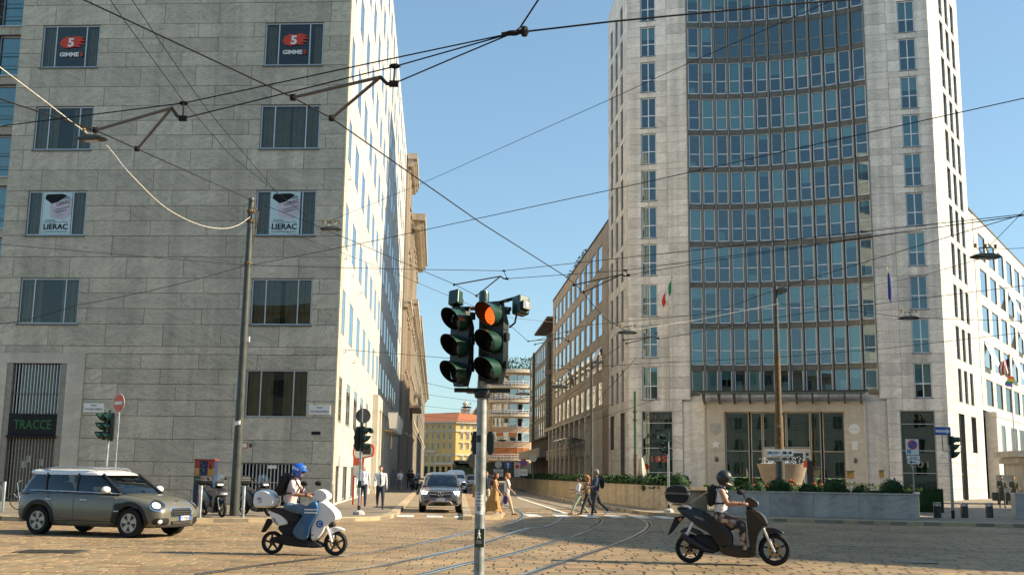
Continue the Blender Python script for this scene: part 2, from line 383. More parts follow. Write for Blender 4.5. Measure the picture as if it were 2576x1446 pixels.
stone('palazzo_far', (.46, .41, .33), (.34, .3, .25), (.3, .26, .2), scale=.6, tint=.1, streak=.35)
stone('greenstone', (.115, .125, .11), (.085, .092, .082), (.07, .075, .07), scale=.8, tint=.1, streak=.2)
stone('brick_tan', (.40, .28, .185), (.33, .225, .145), (.28, .19, .13), scale=2.5, tint=.1, streak=.15)
stone('stucco_yellow', (.70, .48, .17), (.6, .4, .14), (.56, .38, .13), scale=.5, tint=.04, streak=.2)
stone('stucco_cream', (.62, .55, .43), (.52, .46, .36), (.5, .44, .35), scale=.5, tint=.04, streak=.25)
stone('grey_far', (.27, .25, .22), (.21, .195, .17), (.19, .175, .16), scale=.6, tint=.06, streak=.25)
stone('kerb_granite', (.47, .37, .22), (.40, .30, .18), (.33, .25, .15), scale=3, tint=.1, streak=.12)
paver_mat('paver')
plain('mortar', (.085, .066, .045), .95, var=.3, scale=9, spec=.1)
plain('street_far', (.24, .195, .14), .85, var=.25, scale=1.2, bump=.4, spec=.2)
plain('asphalt', (.23, .19, .14), .88, var=.22, scale=2.5, bump=.5, spec=.2)
plain('plaza', (.25, .21, .16), .8, var=.25, scale=1.2, bump=.3, spec=.25)
plain('paint_white', (.66, .63, .57), .7, var=.22, scale=5, spec=.2)
plain('island_top', (.30, .2, .12), .85, var=.3, scale=2, bump=.4, spec=.2)
plain('rail_steel', (.55, .5, .42), .22, metal=.85, var=.3, scale=3)
plain('rail_groove', (.02, .017, .014), .9, var=0)
plain('alu', (.55, .56, .55), .35, metal=.5, var=.08)
plain('alu_dark', (.16, .15, .135), .4, metal=.5, var=.12)
plain('alu_white', (.72, .76, .80), .35, var=.05)
plain('bronze', (.14, .125, .10), .42, metal=.45, var=.2, scale=1.5)
plain('bronze_light', (.29, .265, .22), .4, metal=.4, var=.15)
plain('interior', (.035, .04, .038), .9, var=.3, scale=.6, spec=.1)  # near-black colour stands for the dark of unlit rooms
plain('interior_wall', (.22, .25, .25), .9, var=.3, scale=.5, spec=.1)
plain('blind', (.78, .78, .70), .8, var=.05, spec=.2)
plain('blind_brown', (.13, .115, .11), .8, var=.06, spec=.2)
plain('blind_teal', (.45, .55, .52), .8, var=.05, spec=.2)
plain('curtain', (.74, .69, .54), .85, var=.15, scale=3, spec=.1)
plain('orange_blind', (.40, .15, .05), .7, var=.1, spec=.2)
plain('shutter_dark', (.10, .10, .085), .7, var=.2)
plain('furniture', (.62, .63, .6), .6, var=.05)
glass('glass_teal', (.70, .87, .88), .05)
glass('glass_grey', (.68, .68, .60), .0)
glass('glass_sky', (.36, .42, .43), .32)
glass('glass_green', (.25, .50, .42), .10)
glass('glass_clear', (.86, .9, .9), .06)
plain('ink', (.012, .013, .014), .6, var=0, spec=.2)
plain('black', (.012, .012, .013), .5, var=0)
plain('black_matt', (.02, .02, .021), .75, var=.15, spec=.25)
plain('white', (.78, .77, .74), .5, var=.04)
plain('sign_white', (.80, .79, .75), .4, var=.05)
plain('sign_red', (.72, .085, .025), .4, var=.06)
plain('sign_blue', (.03, .12, .42), .4, var=.06)
plain('sign_back', (.05, .055, .055), .55, metal=.2, var=.2)
plain('sign_green', (.02, .14, .03), .5, var=.05)
plain('logo_red', (.60, .05, .02), .5, var=.03)
plain('poster_blue', (.55, .72, .74), .6, var=.04)
plain('poster_pink', (.55, .50, .55), .6, var=.15, scale=2)
plain('steel', (.46, .47, .46), .38, metal=.85, var=.22, scale=5)
plain('galvanised', (.33, .34, .32), .5, metal=.6, var=.35, scale=9, bump=.2)
plain('chrome', (.75, .76, .78), .12, metal=1, var=0)
plain('pole_grey', (.065, .07, .06), .5, metal=.25, var=.2, scale=4)
plain('pole_green', (.07, .13, .05), .55, var=.25, scale=4)
plain('rust', (.13, .08, .03), .75, var=.5, scale=5, bump=.4)
plain('signal_green', (.010, .045, .028), .3, var=.15, scale=6, coat=.35)
plain('signal_dark', (.006, .011, .010), .4, var=.15, scale=6)
plain('visor_inside', (.006, .008, .007), .7, var=0, spec=.2)
plain('wire', (.012, .011, .010), .6, var=0, spec=.2)
plain('wire_white', (.62, .57, .47), .7, var=.2, scale=20)
plain('brass', (.45, .29, .10), .35, metal=.7, var=.3, scale=20)
plain('arm_brown', (.13, .085, .06), .55, metal=.2, var=.3, scale=12)
plain('roof_tile', (.36, .125, .055), .8, var=.25, scale=3, bump=.4)
plain('roof_dark', (.08, .075, .07), .8, var=.2)
plain('concrete', (.43, .41, .37), .8, var=.15, scale=3, bump=.2)
plain('soil', (.06, .045, .03), .95, var=.3)
leafmat('leaf_dark', (.010, .026, .008), (.024, .06, .016))
leafmat('leaf_mid', (.02, .05, .012), (.055, .11, .025))
leafmat('leaf_light', (.035, .065, .014), (.09, .13, .03))
plain('rose', (.65, .05, .03), .5, var=.2, scale=30)
def lens_mat(name, col, es):
    m, nt, b = nodes(name); L = nt.links; g = N(nt, 'ShaderNodeTexCoord'); w = N(nt, 'ShaderNodeTexWave', wave_type='BANDS', bands_direction='Z', i_Scale=18.0, i_Distortion=1.2); w.inputs['Detail Scale'].default_value = 3
    L.new(g.outputs['Object'], w.inputs['Vector']); c = ramp(nt, w.outputs[0], [(0, tuple(x*.25 for x in col)), (.6, col), (1, (1, .22, .03))])
    L.new(c, b.inputs['Base Color']); L.new(c, b.inputs['Emission Color']); b.inputs['Emission Strength'].default_value = es; b.inputs['Roughness'].default_value = .2; return m
lens_mat('lens_red', (.95, .06, .008), 1.1)
plain('lens_off', (.02, .022, .02), .18, var=.2, scale=30, coat=.4)
plain('lens_off_red', (.03, .008, .006), .18, var=.2, coat=.4)
plain('lamp_glow', (.9, .6, .2), .5, var=0, emit=(1, .62, .2), es=2.2)
plain('headlight', (.85, .88, .9), .08, var=0, coat=1)
plain('headlight_on', (.9, .92, .95), .1, var=0, emit=(.85, .93, 1), es=2.5)

# ------------------------------------------------------------------ ground
KERB_L = [(-60, 46), (-24, 38.2), (-17, 35.3), (-14.5, 34.4), (-9.8, 35.1), (-7.8, 36.0), (-5.6, 37.2), (-4.7, 38.1), (-4.2, 39.5), (-4.25, 43), (-4.6, 48), (-6.4, 75), (-12, 160), (-28, 400)]
KERB_R = [(-18, 400), (-2.3, 160), (-.3, 129), (3.8, 66.4), (4.55, 58.4), (5.5, 49), (6.0, 46.6), (6.9, 45.2), (9.06, 42.7), (12.75, 40.95), (16.2, 40.5), (20, 39.9), (40, 37.5), (90, 32)]
g_ = MB().add([(-3000, -200, -.05), (3000, -200, -.05), (3000, 5000, -.05), (-3000, 5000, -.05)], [(0, 1, 2, 3)]).build('ground', 'street_far'); tag(g_, kind='structure')
rd = MB(); rd.add([(-40, 8, -.010), (60, 8, -.010), (60, 54, -.010), (-40, 54, -.010)], [(0, 1, 2, 3)], 0)
rd.add([(-40, 54, -.004), (60, 54, -.004), (60, 420, -.004), (-60, 420, -.004)], [(0, 1, 2, 3)], 1); rd.add([(-40, -30, -.004), (60, -30, -.004), (60, 8, -.004), (-40, 8, -.004)], [(0, 1, 2, 3)], 1)
ROAD = rd.build('road', ['mortar', 'street_far']); tag(ROAD, kind='structure')
def paving():
    """rows of split stone setts; the largest in view are single objects"""
    ang = R(-4); ca, sa = math.cos(ang), math.sin(ang); st = []; v = 14.0
    while v < 62:
        hgt = random.uniform(.25, .34); u = -34+random.uniform(0, .6)
        while u < 34:
            ln = random.uniform(.32, .64); cx, cy = u+ln/2, v+hgt/2+.14*math.sin(u*.22)+.08*math.sin(u*.61+v*.3); x, y = cx*ca-cy*sa, cx*sa+cy*ca
            if 16.8 < y < 53:
                p = PX((x, y, 0))
                if p and -60 < p[0] < 2640 and p[1] < 1490: st.append((y, x, ln, hgt))
            u += ln
        v += hgt
    st.sort(); base = []
    for k in range(8):      # eight irregular stones, top edges worn
        q = [(-.5+random.uniform(0, .03), -.5+random.uniform(0, .08)), (.5-random.uniform(0, .03), -.5+random.uniform(0, .08)), (.5-random.uniform(0, .03), .5-random.uniform(0, .08)), (-.5+random.uniform(0, .03), .5-random.uniform(0, .08))]
        m = MB(); lo = [(a*1.0, b*1.0, -.06) for a, b in q]; mid = [(a, b, -.006) for a, b in q]; hi = [(a*.975, b*.88, random.uniform(-.002, .001)) for a, b in q]
        m.rings([lo, mid, hi], 0); base.append(m)
    meshes = [m.mesh('paving_stone', 'paver') for m in base]; rest = MB()
    for i, (y, x, ln, h) in enumerate(st):
        g = .022; k = random.randrange(8); z = random.uniform(-.004, 0); rz = ang+.06*math.cos(x*.22)+random.uniform(-.03, .03)
        if i < 300: link('paving_stone', meshes[k], ROAD, (x, y, z), rz, (ln-g, h-g, 1))
        else:
            c, s = math.cos(rz), math.sin(rz); rest.add([(x+a*(ln-g)*c-b*(h-g)*s, y+a*(ln-g)*s+b*(h-g)*c, zz+z) for a, b, zz in base[k].v], base[k].f[:-2]+base[k].f[-1:])
    tag(rest.build('paving_stone_field', 'paver', ROAD, fix=False), kind='stuff')
paving()
def strip(pts, w, z, mb, mi=0):
    P = [Vector((p[0], p[1], 0)) for p in pts]; L = []
    for i, p in enumerate(P):
        t = (P[min(i+1, len(P)-1)]-P[max(i-1, 0)]).normalized(); n = Vector((-t.y, t.x, 0)); L.append(((p+n*w/2), (p-n*w/2)))
    o = len(mb.v); mb.v += [(a.x, a.y, z) for a, b in L]+[(b.x, b.y, z) for a, b in L]; n = len(L)
    for i in range(n-1): mb.f.append((o+i, o+i+1, o+n+i+1, o+n+i)); mb.mi.append(mi)
def wz(x, y): return ((1500+x/2.41)*.6706, (1400+y/2.41)*.6706)
def nz_(x, y): return ((1900+x/1.913)*.6706, (1400+y/1.913)*.6706)
def z4(x, y): return ((900+x/1.689)*.6706, (1300+y/1.689)*.6706)
SD = Vector((math.cos(R(93.8)), math.sin(R(93.8))))            # along the street
RAILS = [
    [z4(-250, 1440), z4(120, 1385), z4(500, 1340), z4(1000, 1275), z4(1480, 1170), wz(930, 1370), wz(1050, 1335), wz(1112, 1300), wz(1118, 1275), wz(1085, 1243), wz(1000, 1205), wz(900, 1165)],
    [z4(0, 1520), z4(400, 1446), z4(800, 1398), z4(1100, 1340), z4(1480, 1255), wz(1120, 1440-35), wz(1300, 1385), wz(1410, 1340), wz(1462, 1305), wz(1458, 1280), wz(1395, 1245), wz(1250, 1183), wz(1120, 1140)],
    [z4(900, 1500), z4(1150, 1446), z4(1480, 1365), nz_(0, 1308), nz_(300, 1220), nz_(520, 1150), nz_(650, 1090), nz_(688, 1058), nz_(676, 1038), nz_(630, 1018), nz_(480, 975), nz_(250, 920)],
    [nz_(-150, 1530), nz_(100, 1446), nz_(500, 1312), nz_(800, 1212), nz_(940, 1150), nz_(1003, 1103), nz_(1003, 1068), nz_(955, 1042), nz_(880, 1022), nz_(620, 962), nz_(350, 905)]]
for i, rl in enumerate(RAILS):
    pts = [G(*p) for p in rl]; e = pts[-1]; pts += [e+Vector((SD.x, SD.y, 0))*t for t in (12, 40, 90, 160, 260)]
    sp = [p for p in spline(pts, 8)]; m = MB(); strip(sp, .10, .006, m, 0)
    off = []
    for j, p in enumerate(sp):
        t = (sp[min(j+1, len(sp)-1)]-sp[max(j-1, 0)]).normalized(); off.append(p+Vector((-t.y, t.x, 0))*(.082 if i % 2 == 0 else -.082))
    strip(off, .055, .004, m, 1); off2 = []
    for j, p in enumerate(sp):
        t = (sp[min(j+1, len(sp)-1)]-sp[max(j-1, 0)]).normalized(); off2.append(p+Vector((-t.y, t.x, 0))*(.13 if i % 2 == 0 else -.13))
    strip(off2, .04, .005, m, 0)
    m.build('tram_rail', ['rail_steel', 'rail_groove'], ROAD)
# painted markings
def mark(name, quad): MB().add([(p[0], p[1], .008) for p in quad], [(0, 1, 2, 3)]).build(name, 'paint_white', ROAD)
def along(x, y0, y1, w): a = Vector((x, y0)); d = SD*(y1-y0); b = a+d; return [(a.x-w/2, a.y), (a.x+w/2, a.y), (b.x+w/2, b.y), (b.x-w/2, b.y)]
for x in (-3.85, -2.75, -1.7): mark('crosswalk_stripe', along(x, 41.6, 43.6, .62))
for x in (1.05, 2.2, 3.3, 4.35, 5.35, 6.3): mark('crosswalk_stripe', along(x, 43.6, 46.2, .58))
mark('stop_line', [(-4.1, 44.5), (-1.2, 44.7), (-1.2, 44.95), (-4.1, 44.75)]); mark('stop_line', [(.7, 47.6), (5.2, 48), (5.2, 48.3), (.7, 47.9)])
la, lb = G(*wz(1060, 1120)), G(*wz(1500, 1262)); ld = (lb-la).normalized(); ln_ = Vector((-ld.y, ld.x, 0))*.09
mark('lane_line', [la-ln_, la+ln_, lb+ln_, lb-ln_])
mark('lane_line', along(-2.05, 49, 78, .16))
# manhole cover and drain plate in the setts
mh = tag(thing('manhole_cover', 'dark oblong iron manhole cover in the setts below the grey hatchback', 'manhole cover', (*G(130, 1386)[:2], .004)), group=None)
MB().box(-.62, .62, -.4, .4, 0, .006).build('cover_plate', 'alu_dark', mh)
for q in range(7): MB().box(-.55, .55, -.33+q*.1, -.28+q*.1, .006, .011).build('tread_bar', 'bronze', mh)
mh2 = thing('drain_cover', 'steel drain cover plate in the shaded setts right of the black scooter', 'drain cover', (*G(2300, 1413)[:2], .004))
MB().box(-.42, .42, -.22, .22, 0, .006).build('cover_plate', 'alu_dark', mh2); MB().box(-.42, .42, -.25, -.21, .006, .012).box(-.42, .42, .21, .25, .006, .012).build('rim', 'steel', mh2)
# pavements with kerb stones
def pavement(name, line, inner, mat, z=.12, kerb='kerb_granite', vis=100, kw=.32):
    pl = [(p[0], p[1]) for p in line]+inner; m = MB(); m.prism(pl, -.04, z-.004, 'z'); o = m.build(name, mat); tag(o, kind='structure')
    # stones along the line
    P = [Vector(p) for p in line]; acc = []; n = 0
    for i in range(len(P)-1):
        a, b = P[i], P[i+1]; L = (b-a).length; k = max(1, round(L/1.15)); d = (b-a)/k
        if min(a.y, b.y) > vis: continue
        for j in range(k):
            q = a+d*(j+.5); w = d.length; ang = math.atan2(d.y, d.x)
            if q.y > vis or abs(q.x) > .55*q.y+3: continue
            cx = Vector((-d.y, d.x)).normalized(); s = link('kerb_stone', unit('kerb_granite'), o, (q.x-cx.x*kw*.5*KS[name], q.y-cx.y*kw*.5*KS[name], (z+.012)/2-.01+random.uniform(-.006, .006)), ang+random.uniform(-.012, .012), (w-.015, kw, z+.04))
    return o
KS = {'pavement_left': -1, 'pavement_right': -1, 'traffic_island': -1}
pavement('pavement_left', KERB_L, [(-60, 400)], 'asphalt')
pavement('pavement_right', KERB_R, [(90, 420)], 'plaza')
isl = [G(*wz(572, 1322)), G(*wz(905, 1318)), G(*wz(945, 1290)), G(*wz(760, 1110)), G(*wz(545, 1097))]
pavement('traffic_island', [(p.x, p.y) for p in isl]+[(isl[0].x, isl[0].y)], [], 'island_top', z=.11)

# ------------------------------------------------------------------ left corner building
CA = G(832, 1272.8, .12); CA.z = 0
LB = thing('office_building', 'grey veined marble office building on the left street corner', 'building', (CA.x, CA.y, 0))
FA, FB = Face(LB, CA, 176.3, 1), Face(LB, CA, 93.8, -1)
a0, a1 = FA.W(16, -.62, 0)-LB.location, FA.W(.62, -.62, 0)-LB.location
core = [(a0.x, a0.y)]+[(a1.x, a1.y)]+[tuple((FB.W(s, -.62, 0)-LB.location)[:2]) for s in (82.4,)]+[tuple((FA.W(16, -84, 0)-LB.location)[:2])]
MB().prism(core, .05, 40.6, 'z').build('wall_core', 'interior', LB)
ZR = [22.52, 18.46, 14.35, 10.22]
zf = [.12, .74, 1.33, 1.95, 2.95, 3.97, 4.69, 5.4, 6.08, 6.75, 7.1, 8.11, 8.83, 9.54, 10.24, 11.22, 12.22, 12.93, 13.64, 14.37, 15.36, 16.34, 17.04, 17.75, 18.48, 19.43, 20.41, 21.12, 21.83, 22.54, 23.55, 24.55, 25.26, 25.97, 26.68]
holesA = [(1.25, 4.05, z-2.11, z) for z in ZR]+[(12.1, 14.9, z-2.11, z) for z in ZR]+[(1.25, 4.08, 3.97, 6.08), (1.38, 4.11, .3, 1.95), (11.55, 16, 0, 6.75)]
slabs(FA, zf, 2.68, 0, 16.0, holesA, 'marble_shaded', phase=(.35, .72, .0, .35, .72, .35, .72, .0))
FA.box('upper_wall', 0, 16, -.1, 0, 26.7, 40.6, 'marble_shaded')
MB().box(-.03, .03, -.03, .03, 0, 40.5).build('corner_bead', 'marble_shaded', LB, (FA.W(0, -.03, 0)-LB.location))
FA.box('corner_cover', -.01, .03, -.62, -.065, .12, 40.6, 'marble_shaded')
FA.box('end_return', 15.97, 16.02, -3, -.07, .12, 40.6, 'marble_shaded')
def front_win(s0, s1, z0, z1, bl=None, bm='curtain'): return window(FA, s0, s1, z0, z1, 'alu', 'glass_grey', .06, (.235, .765), (), .06, .09, 'alu_dark', bl, bm)
for i, z in enumerate(ZR):
    front_win(12.1, 14.9, z-2.11, z, [.4, .7, .5, .62][i]); front_win(1.25, 4.05, z-2.11, z, [.3, .92, .5, .88][i])
    for s0, s1 in ((12.05, 14.95), (1.2, 4.1)): FA.box('window_sill', s0, s1, -.02, .05, z-2.19, z-2.12, 'alu_dark')
front_win(1.25, 4.08, 3.97, 6.08, .8)
# logo stickers and cosmetics posters in the upper windows
for s in (13.45, 2.62):
    z = 21.5; P = FA.W(s, 0, z); st = [(-.62, .05), (-.50, .28), (-.30, .40), (-.1, .36), (.25, .42), (.62, .32), (.42, .27), (.70, .17), (.36, .13), (.6, -.02), (.3, .0), (.45, -.14), (.1, -.12), (-.25, -.2), (-.48, -.12)]
    m = MB().prism([(-a, b) for a, b in st], -.004, .004, 'y').mesh('window_logo', 'logo_red'); lg = FA.put('window_logo', m, s, -.055, z+.08)
    n = FA.n; Q = lambda ds, dz: FA.W(s+ds, -.045, z+dz)
    lettering('5', .42, Q(.06, -.02), n, LB, .3, 'white', bold=.02); lettering('GIMME', .2, Q(.1, -.52), n, LB, .95, 'white', bold=.012); lettering('5', .2, Q(-.5, -.52), n, LB, .16, 'logo_red', bold=.01)
for s in (13.5, 2.7):
    z = 12.3; n = FA.n
    FA.box('poster', s-.69, s+.69, -.062, -.052, z, z+2.0, 'poster_blue')
    m = MB().prism([(-.45, 1.9), (-.2, 1.98), (.55, 1.95), (.62, 1.75), (.2, 1.45)], -.003, .003, 'y').mesh('poster_lid', 'ink'); FA.put('poster_lid', m, s, -.047, z-.05)
    m = MB().prism([(-.66, 1.75), (.35, 1.45), (.28, .85), (-.35, .72), (-.66, .95)], -.003, .003, 'y').mesh('poster_jar', 'poster_pink'); FA.put('poster_jar', m, s, -.044, z-.02)
    Q = lambda ds, dz: FA.W(s+ds, -.036, z+dz)
    lettering('LIERAC', .26, Q(0, .24), n, LB, 1.16, 'ink', bold=.008); lettering('LIERAC', .16, Q(-.3, 1.42), n, LB, .66, 'ink', tilt=R(14)); lettering('LIFT INTEGRAL', .1, Q(-.28, 1.66), n, LB, .66, 'ink', tilt=R(14))
    lettering('LA CREME JOUR RAFFERM', .055, Q(-.22, 1.2), n, LB, .8, 'ink', tilt=R(14)); lettering('THE FIRMING DAY', .055, Q(-.22, 1.08), n, LB, .6, 'ink', tilt=R(14)); lettering('IL LINGUAGGIO DELLA PELLE', .06, Q(0, .1), n, LB, 1.15, 'alu_dark')
    lettering('E LA TUA PELLE RIPRISTINA LA SUA STRUTTURA', .04, Q(0, .56), n, LB, 1.16, 'ink'); lettering('+ GLICOPROTEINE', .05, Q(.3, .64), n, LB, .5, 'ink')
# shop door with bars, stone surround
FA.box('door_surround', 11.55, 12.36, -.1, .05, .12, 6.3, 'portal_stone'); FA.box('door_surround', 15.17, 16.0, -.1, .05, .12, 6.3, 'portal_stone'); FA.box('door_lintel', 11.55, 16.0, -.1, .052, 6.3, 6.76, 'portal_stone')
for s in (12.5, 15.03): FA.box('door_pilaster', s-.14, s+.14, -.3, .02, .12, 6.29, 'bronze_light')
FA.box('shop_sign', 12.64, 14.89, -.25, .02, 3.05, 4.0, 'black_matt'); lettering('TRACCE', .42, FA.W(13.76, .025, 3.33), FA.n, LB, 1.75, 'sign_green', bold=.004)
FA.box('awning_box', 12.62, 14.9, -.2, .12, 2.93, 3.04, 'black_matt')
for k in range(15): FA.box('grille_bar', 12.72+k*.148, 12.765+k*.148, -.16, -.12, 4.02, 6.26, 'alu'); FA.box('grille_bar', 12.72+k*.148, 12.765+k*.148, -.16, -.12, .14, 2.92, 'bronze_light')
FA.box('grille_rail', 12.65, 14.88, -.18, -.1, 4.9, 4.94, 'alu_dark'); FA.box('door_leaf', 12.64, 14.9, -.42, -.38, .12, 2.93, 'alu_dark'); FA.box('upper_glass', 12.64, 14.9, -.42, -.4, 4.0, 6.3, 'glass_grey')
FA.box('door_curtain', 13.2, 13.55, -.5, -.48, 4.0, 6.3, 'curtain')
for s, z in ((13.3, 1.7), (13.9, 1.85), (14.1, 1.6)): FA.box('notice', s, s+.2, -.37, -.36, z, z+.3, 'sign_white')
# street grille of the lower window
FA.box('lower_glass', 1.42, 4.08, -.3, -.28, .34, 1.92, 'glass_grey')
for k in range(17): FA.box('grille_bar', 1.44+k*.162, 1.49+k*.162, -.1, -.06, .32, 1.93, 'alu')
FA.box('grille_rail', 1.38, 4.11, -.12, -.03, 1.9, 1.95, 'alu_dark'); FA.box('grille_rail', 1.38, 4.11, -.125, -.035, .3, .35, 'alu_dark'); FA.box('grille_rail', 1.38, 4.11, -.115, -.045, 1.1, 1.13, 'alu'); FA.box('notice', 2.5, 2.9, -.03, -.02, 1.72, 1.86, 'sign_white')
# street name plates, small wall plates
for s0, s1 in ((.2, 1.15), (10.5, 11.44)):
    FA.box('street_name_plate', s0, s1, 0.006, .04, 4.11, 4.51, 'sign_white'); c = (s0+s1)/2
    lettering('PIAZZA', .07, FA.W(c, .044, 4.38), FA.n, LB, .26); lettering("STATI UNITI D'AMERICA", .085, FA.W(c, .044, 4.2), FA.n, LB, .84)
FA.box('wall_plate', 3.85, 4.1, .006, .03, 2.6, 2.83, 'sign_red'); FA.box('wall_plate', 3.88, 4.07, .03, .034, 2.63, 2.8, 'sign_white'); FA.box('wall_plate', 3.66, 3.77, .006, .03, 2.63, 2.8, 'pole_grey'); FA.box('wall_vent', .6, 1.0, .004, .02, 3.22, 3.36, 'black_matt')
# sunlit flank
ZB = [6.0, 10.1, 14.25, 18.42, 22.6, 26.75, 30.95, 35.15, 39.3]; COLB = [.85+5.07*i for i in range(16)]
hb = []
for z in ZB: hb += [(s, s+2.4, z-2.1, z) for i, s in enumerate(COLB) if not (z == 6.0 and 5 <= i <= 9)]
hb += [(s-.25, s+2.1, .25, 1.87) for i, s in enumerate(COLB) if i < 5 or i > 10]
zb = [.12, .25, 1.87]
for z in ZB: zb += [z-3.1 if z > 7 else 2.9, z-2.1, z-1.05, z]
zb = sorted(set(zb))+[40.6]
slabs(FB, zb, 2.54, 0, 83, hb, 'marble_sunlit', limit=96, phase=(.33, .83), gap=.012)
for i, s in enumerate(COLB):
    for z in ZB:
        if z == 6.0 and 5 <= i <= 9: continue
        window(FB, s, s+2.4, z-2.1, z, 'alu', 'glass_sky', .06, (.5,), (), .0, .03, 'alu_dark', .6 if (i*7+int(z*3)) % 3 == 0 else None, 'blind')
    if i < 5 or i > 10:
        window(FB, s-.25, s+2.1, .25, 1.87, 'alu', 'glass_grey', .06, (.33, .66), (), .08, .05, 'alu_dark', .99, 'blind')
# portal with pilasters and lanterns on the flank
FB.box('portal_block', 28.6, 30.6, -.1, .4, .12, 7.0, 'portal_stone'); FB.box('portal_lintel', 30.6, 53.5, -.1, .4, 6.1, 7.02, 'portal_stone')
for s in (34, 38.5, 43, 47.5, 52): FB.box('portal_pilaster', s, s+1.3, -.08, .38, .12, 6.1, 'portal_stone')
for k, s in enumerate((36.7, 41.2, 45.7, 50.2)):
    FB.box('portal_glazing', s-2.7, s+1.8, -.09, -.06, .12, 6.1, 'glass_grey')
    w = FB.W(s-1.4, .41, 4.75); lt = thing('wall_lantern', ['box lantern on the marble portal, nearest of the four', 'box lantern on the marble portal, second of the four', 'box lantern on the marble portal, third of the four', 'box lantern on the marble portal, farthest of the four'][k], 'lantern', w, FB.phi, 'lanterns of the portal')
    MB().tube([(0, 0, 0), (0, .8, 0), (0, .8, .15)], .05, 8).build('bracket', 'brass', lt); MB().box(-.06, .06, -.01, .03, -.2, .2).build('wall_rose', 'brass', lt)
    MB().rings([[(-.26, .54, .15), (.26, .54, .15), (.26, 1.06, .15), (-.26, 1.06, .15)], [(-.38, .42, 1.3), (.38, .42, 1.3), (.38, 1.18, 1.3), (-.38, 1.18, 1.3)]]).build('lamp_shade', 'white', lt); MB().box(-.4, .4, .4, 1.2, 1.3, 1.36).build('cap', 'alu', lt)
for s, z in ((1.4, 11.4), (6, 11.4), (3, 7.2), (9, 7.3), (2, 15.4), (12, 11.5)):
    c = FB.W(s, 0, z)-LB.location; d = FB.n; MB().tube([c, c+Vector((d.x, d.y, 0))*.12, c+Vector((d.x, d.y, .09))*.16, c+Vector((d.x, d.y, 1.6))*.1], .02, 6).build('wire_hook', 'bronze', LB)

# neighbour behind the left edge of the frame
O2 = FA.W(16.05, -11.5, 0); NB = thing('apartment_building', 'building with blue glazed French windows behind the marble corner block', 'building', O2); FN = Face(NB, O2, 176.3, 1)
zs2 = [.1]
for i in range(9): zs2 += [2.3+3.08*i, 2.3+3.08*i+.55]
slabs(FN, sorted(zs2), 2.0, 0, 14, [(.6, 3.1, z+.55, z+3.08) for z in zs2[1::2]]+[(5.2, 7.7, z+.55, z+3.08) for z in zs2[1::2]], 'marble_shaded', 60)
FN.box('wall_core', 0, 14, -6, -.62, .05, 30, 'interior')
for z in zs2[1::2]:
    for s in (.6, 5.2):
        window(FN, s, s+2.5, z+.55, z+3.06, 'alu_white', 'glass_teal', .07, (.36,), (), .25, .07, 'alu_dark', .99, 'blind_teal')
        for q in (.55, 1.35): FN.box('balcony_rail', s-.05, s+2.55, -.02, .02, z+.55+q, z+.59+q, 'alu_dark')
        FN.box('window_sill', s-.1, s+2.6, -.1, .1, z+.48, z+.545, 'alu')
# ------------------------------------------------------------------ concave tower on the right
TR = G(2395, 1259, .12); TR.z = 0; TL = Vector((9.47, 88.26, 0))
TW = thing('tower_building', 'tall pale marble tower with concave glass front and two side piers', 'building', TL)
FT, FL, FR = Face(TW, TL, -16.5, -1), Face(TW, TL, 93.8, 1), Face(TW, TR, 57.0, -1); TWID = 23.85; TTOP = 44.6
def loc2(f, s, o): return tuple((f.W(s, o, 0)-TW.location)[:2])
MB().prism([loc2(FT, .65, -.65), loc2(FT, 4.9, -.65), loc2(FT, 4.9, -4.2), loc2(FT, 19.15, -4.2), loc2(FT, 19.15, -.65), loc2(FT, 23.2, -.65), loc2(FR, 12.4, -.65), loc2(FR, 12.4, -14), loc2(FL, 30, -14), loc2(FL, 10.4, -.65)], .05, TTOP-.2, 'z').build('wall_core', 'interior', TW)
ZT = [42.1, 38.96, 35.82, 32.7, 29.6, 26.47, 23.35, 20.24, 16.9, 13.57, 10.23]
zt = [.12, .95, 1.9, 2.85, 3.8, 4.75, 5.7, 6.68, 7.6]
for z in ZT: zt += [z-2.62, z-1.75, z-.87, z]
zt = sorted(zt)+[43.4, TTOP]
zt = [z for i, z in enumerate(zt) if i == 0 or z-zt[i-1] > .05]
hl = [(1.12, 2.38, z-2.62, z) for z in ZT]+[(1.07, 3.5, .12, 6.68)]; hr = [(21.62, 22.87, z-2.62, z) for z in ZT]+[(20.5, 22.92, .12, 6.68)]
slabs(FT, zt, 1.55, 0, 4.93, hl+[(4.3, 4.95, .12, 7.6)], 'marble_tower', 140, phase=(.12,)); slabs(FT, zt, 1.55, 19.11, TWID, hr+[(19.0, 19.6, .12, 7.6)], 'marble_tower', 140, phase=(.05,))
FT.box('corner_cover', .02, .06, -.66, -.065, .12, TTOP, 'marble_tower'); FT.box('corner_cover', TWID-.06, TWID-.02, -.66, -.065, .12, TTOP, 'marble_tower')
rb = random.Random(3)
for z in ZT:
    for s in (1.12, 21.62):
        r = rb.random(); b = (None, None) if r < .4 else ((rb.choice((.4, .6, .99)), rb.choice(('blind_teal', 'blind', 'blind_teal', 'blind_brown'))))
        window(FT, s, s+1.26, z-2.62, z, 'alu_white', 'glass_teal', .085, (.5,), (.41,), .13, .06, 'alu_dark', b[0], b[1] or 'blind')
        FT.box('window_sill', s-.06, s+1.32, -.05, .04, z-2.68, z-2.635, 'alu_dark')
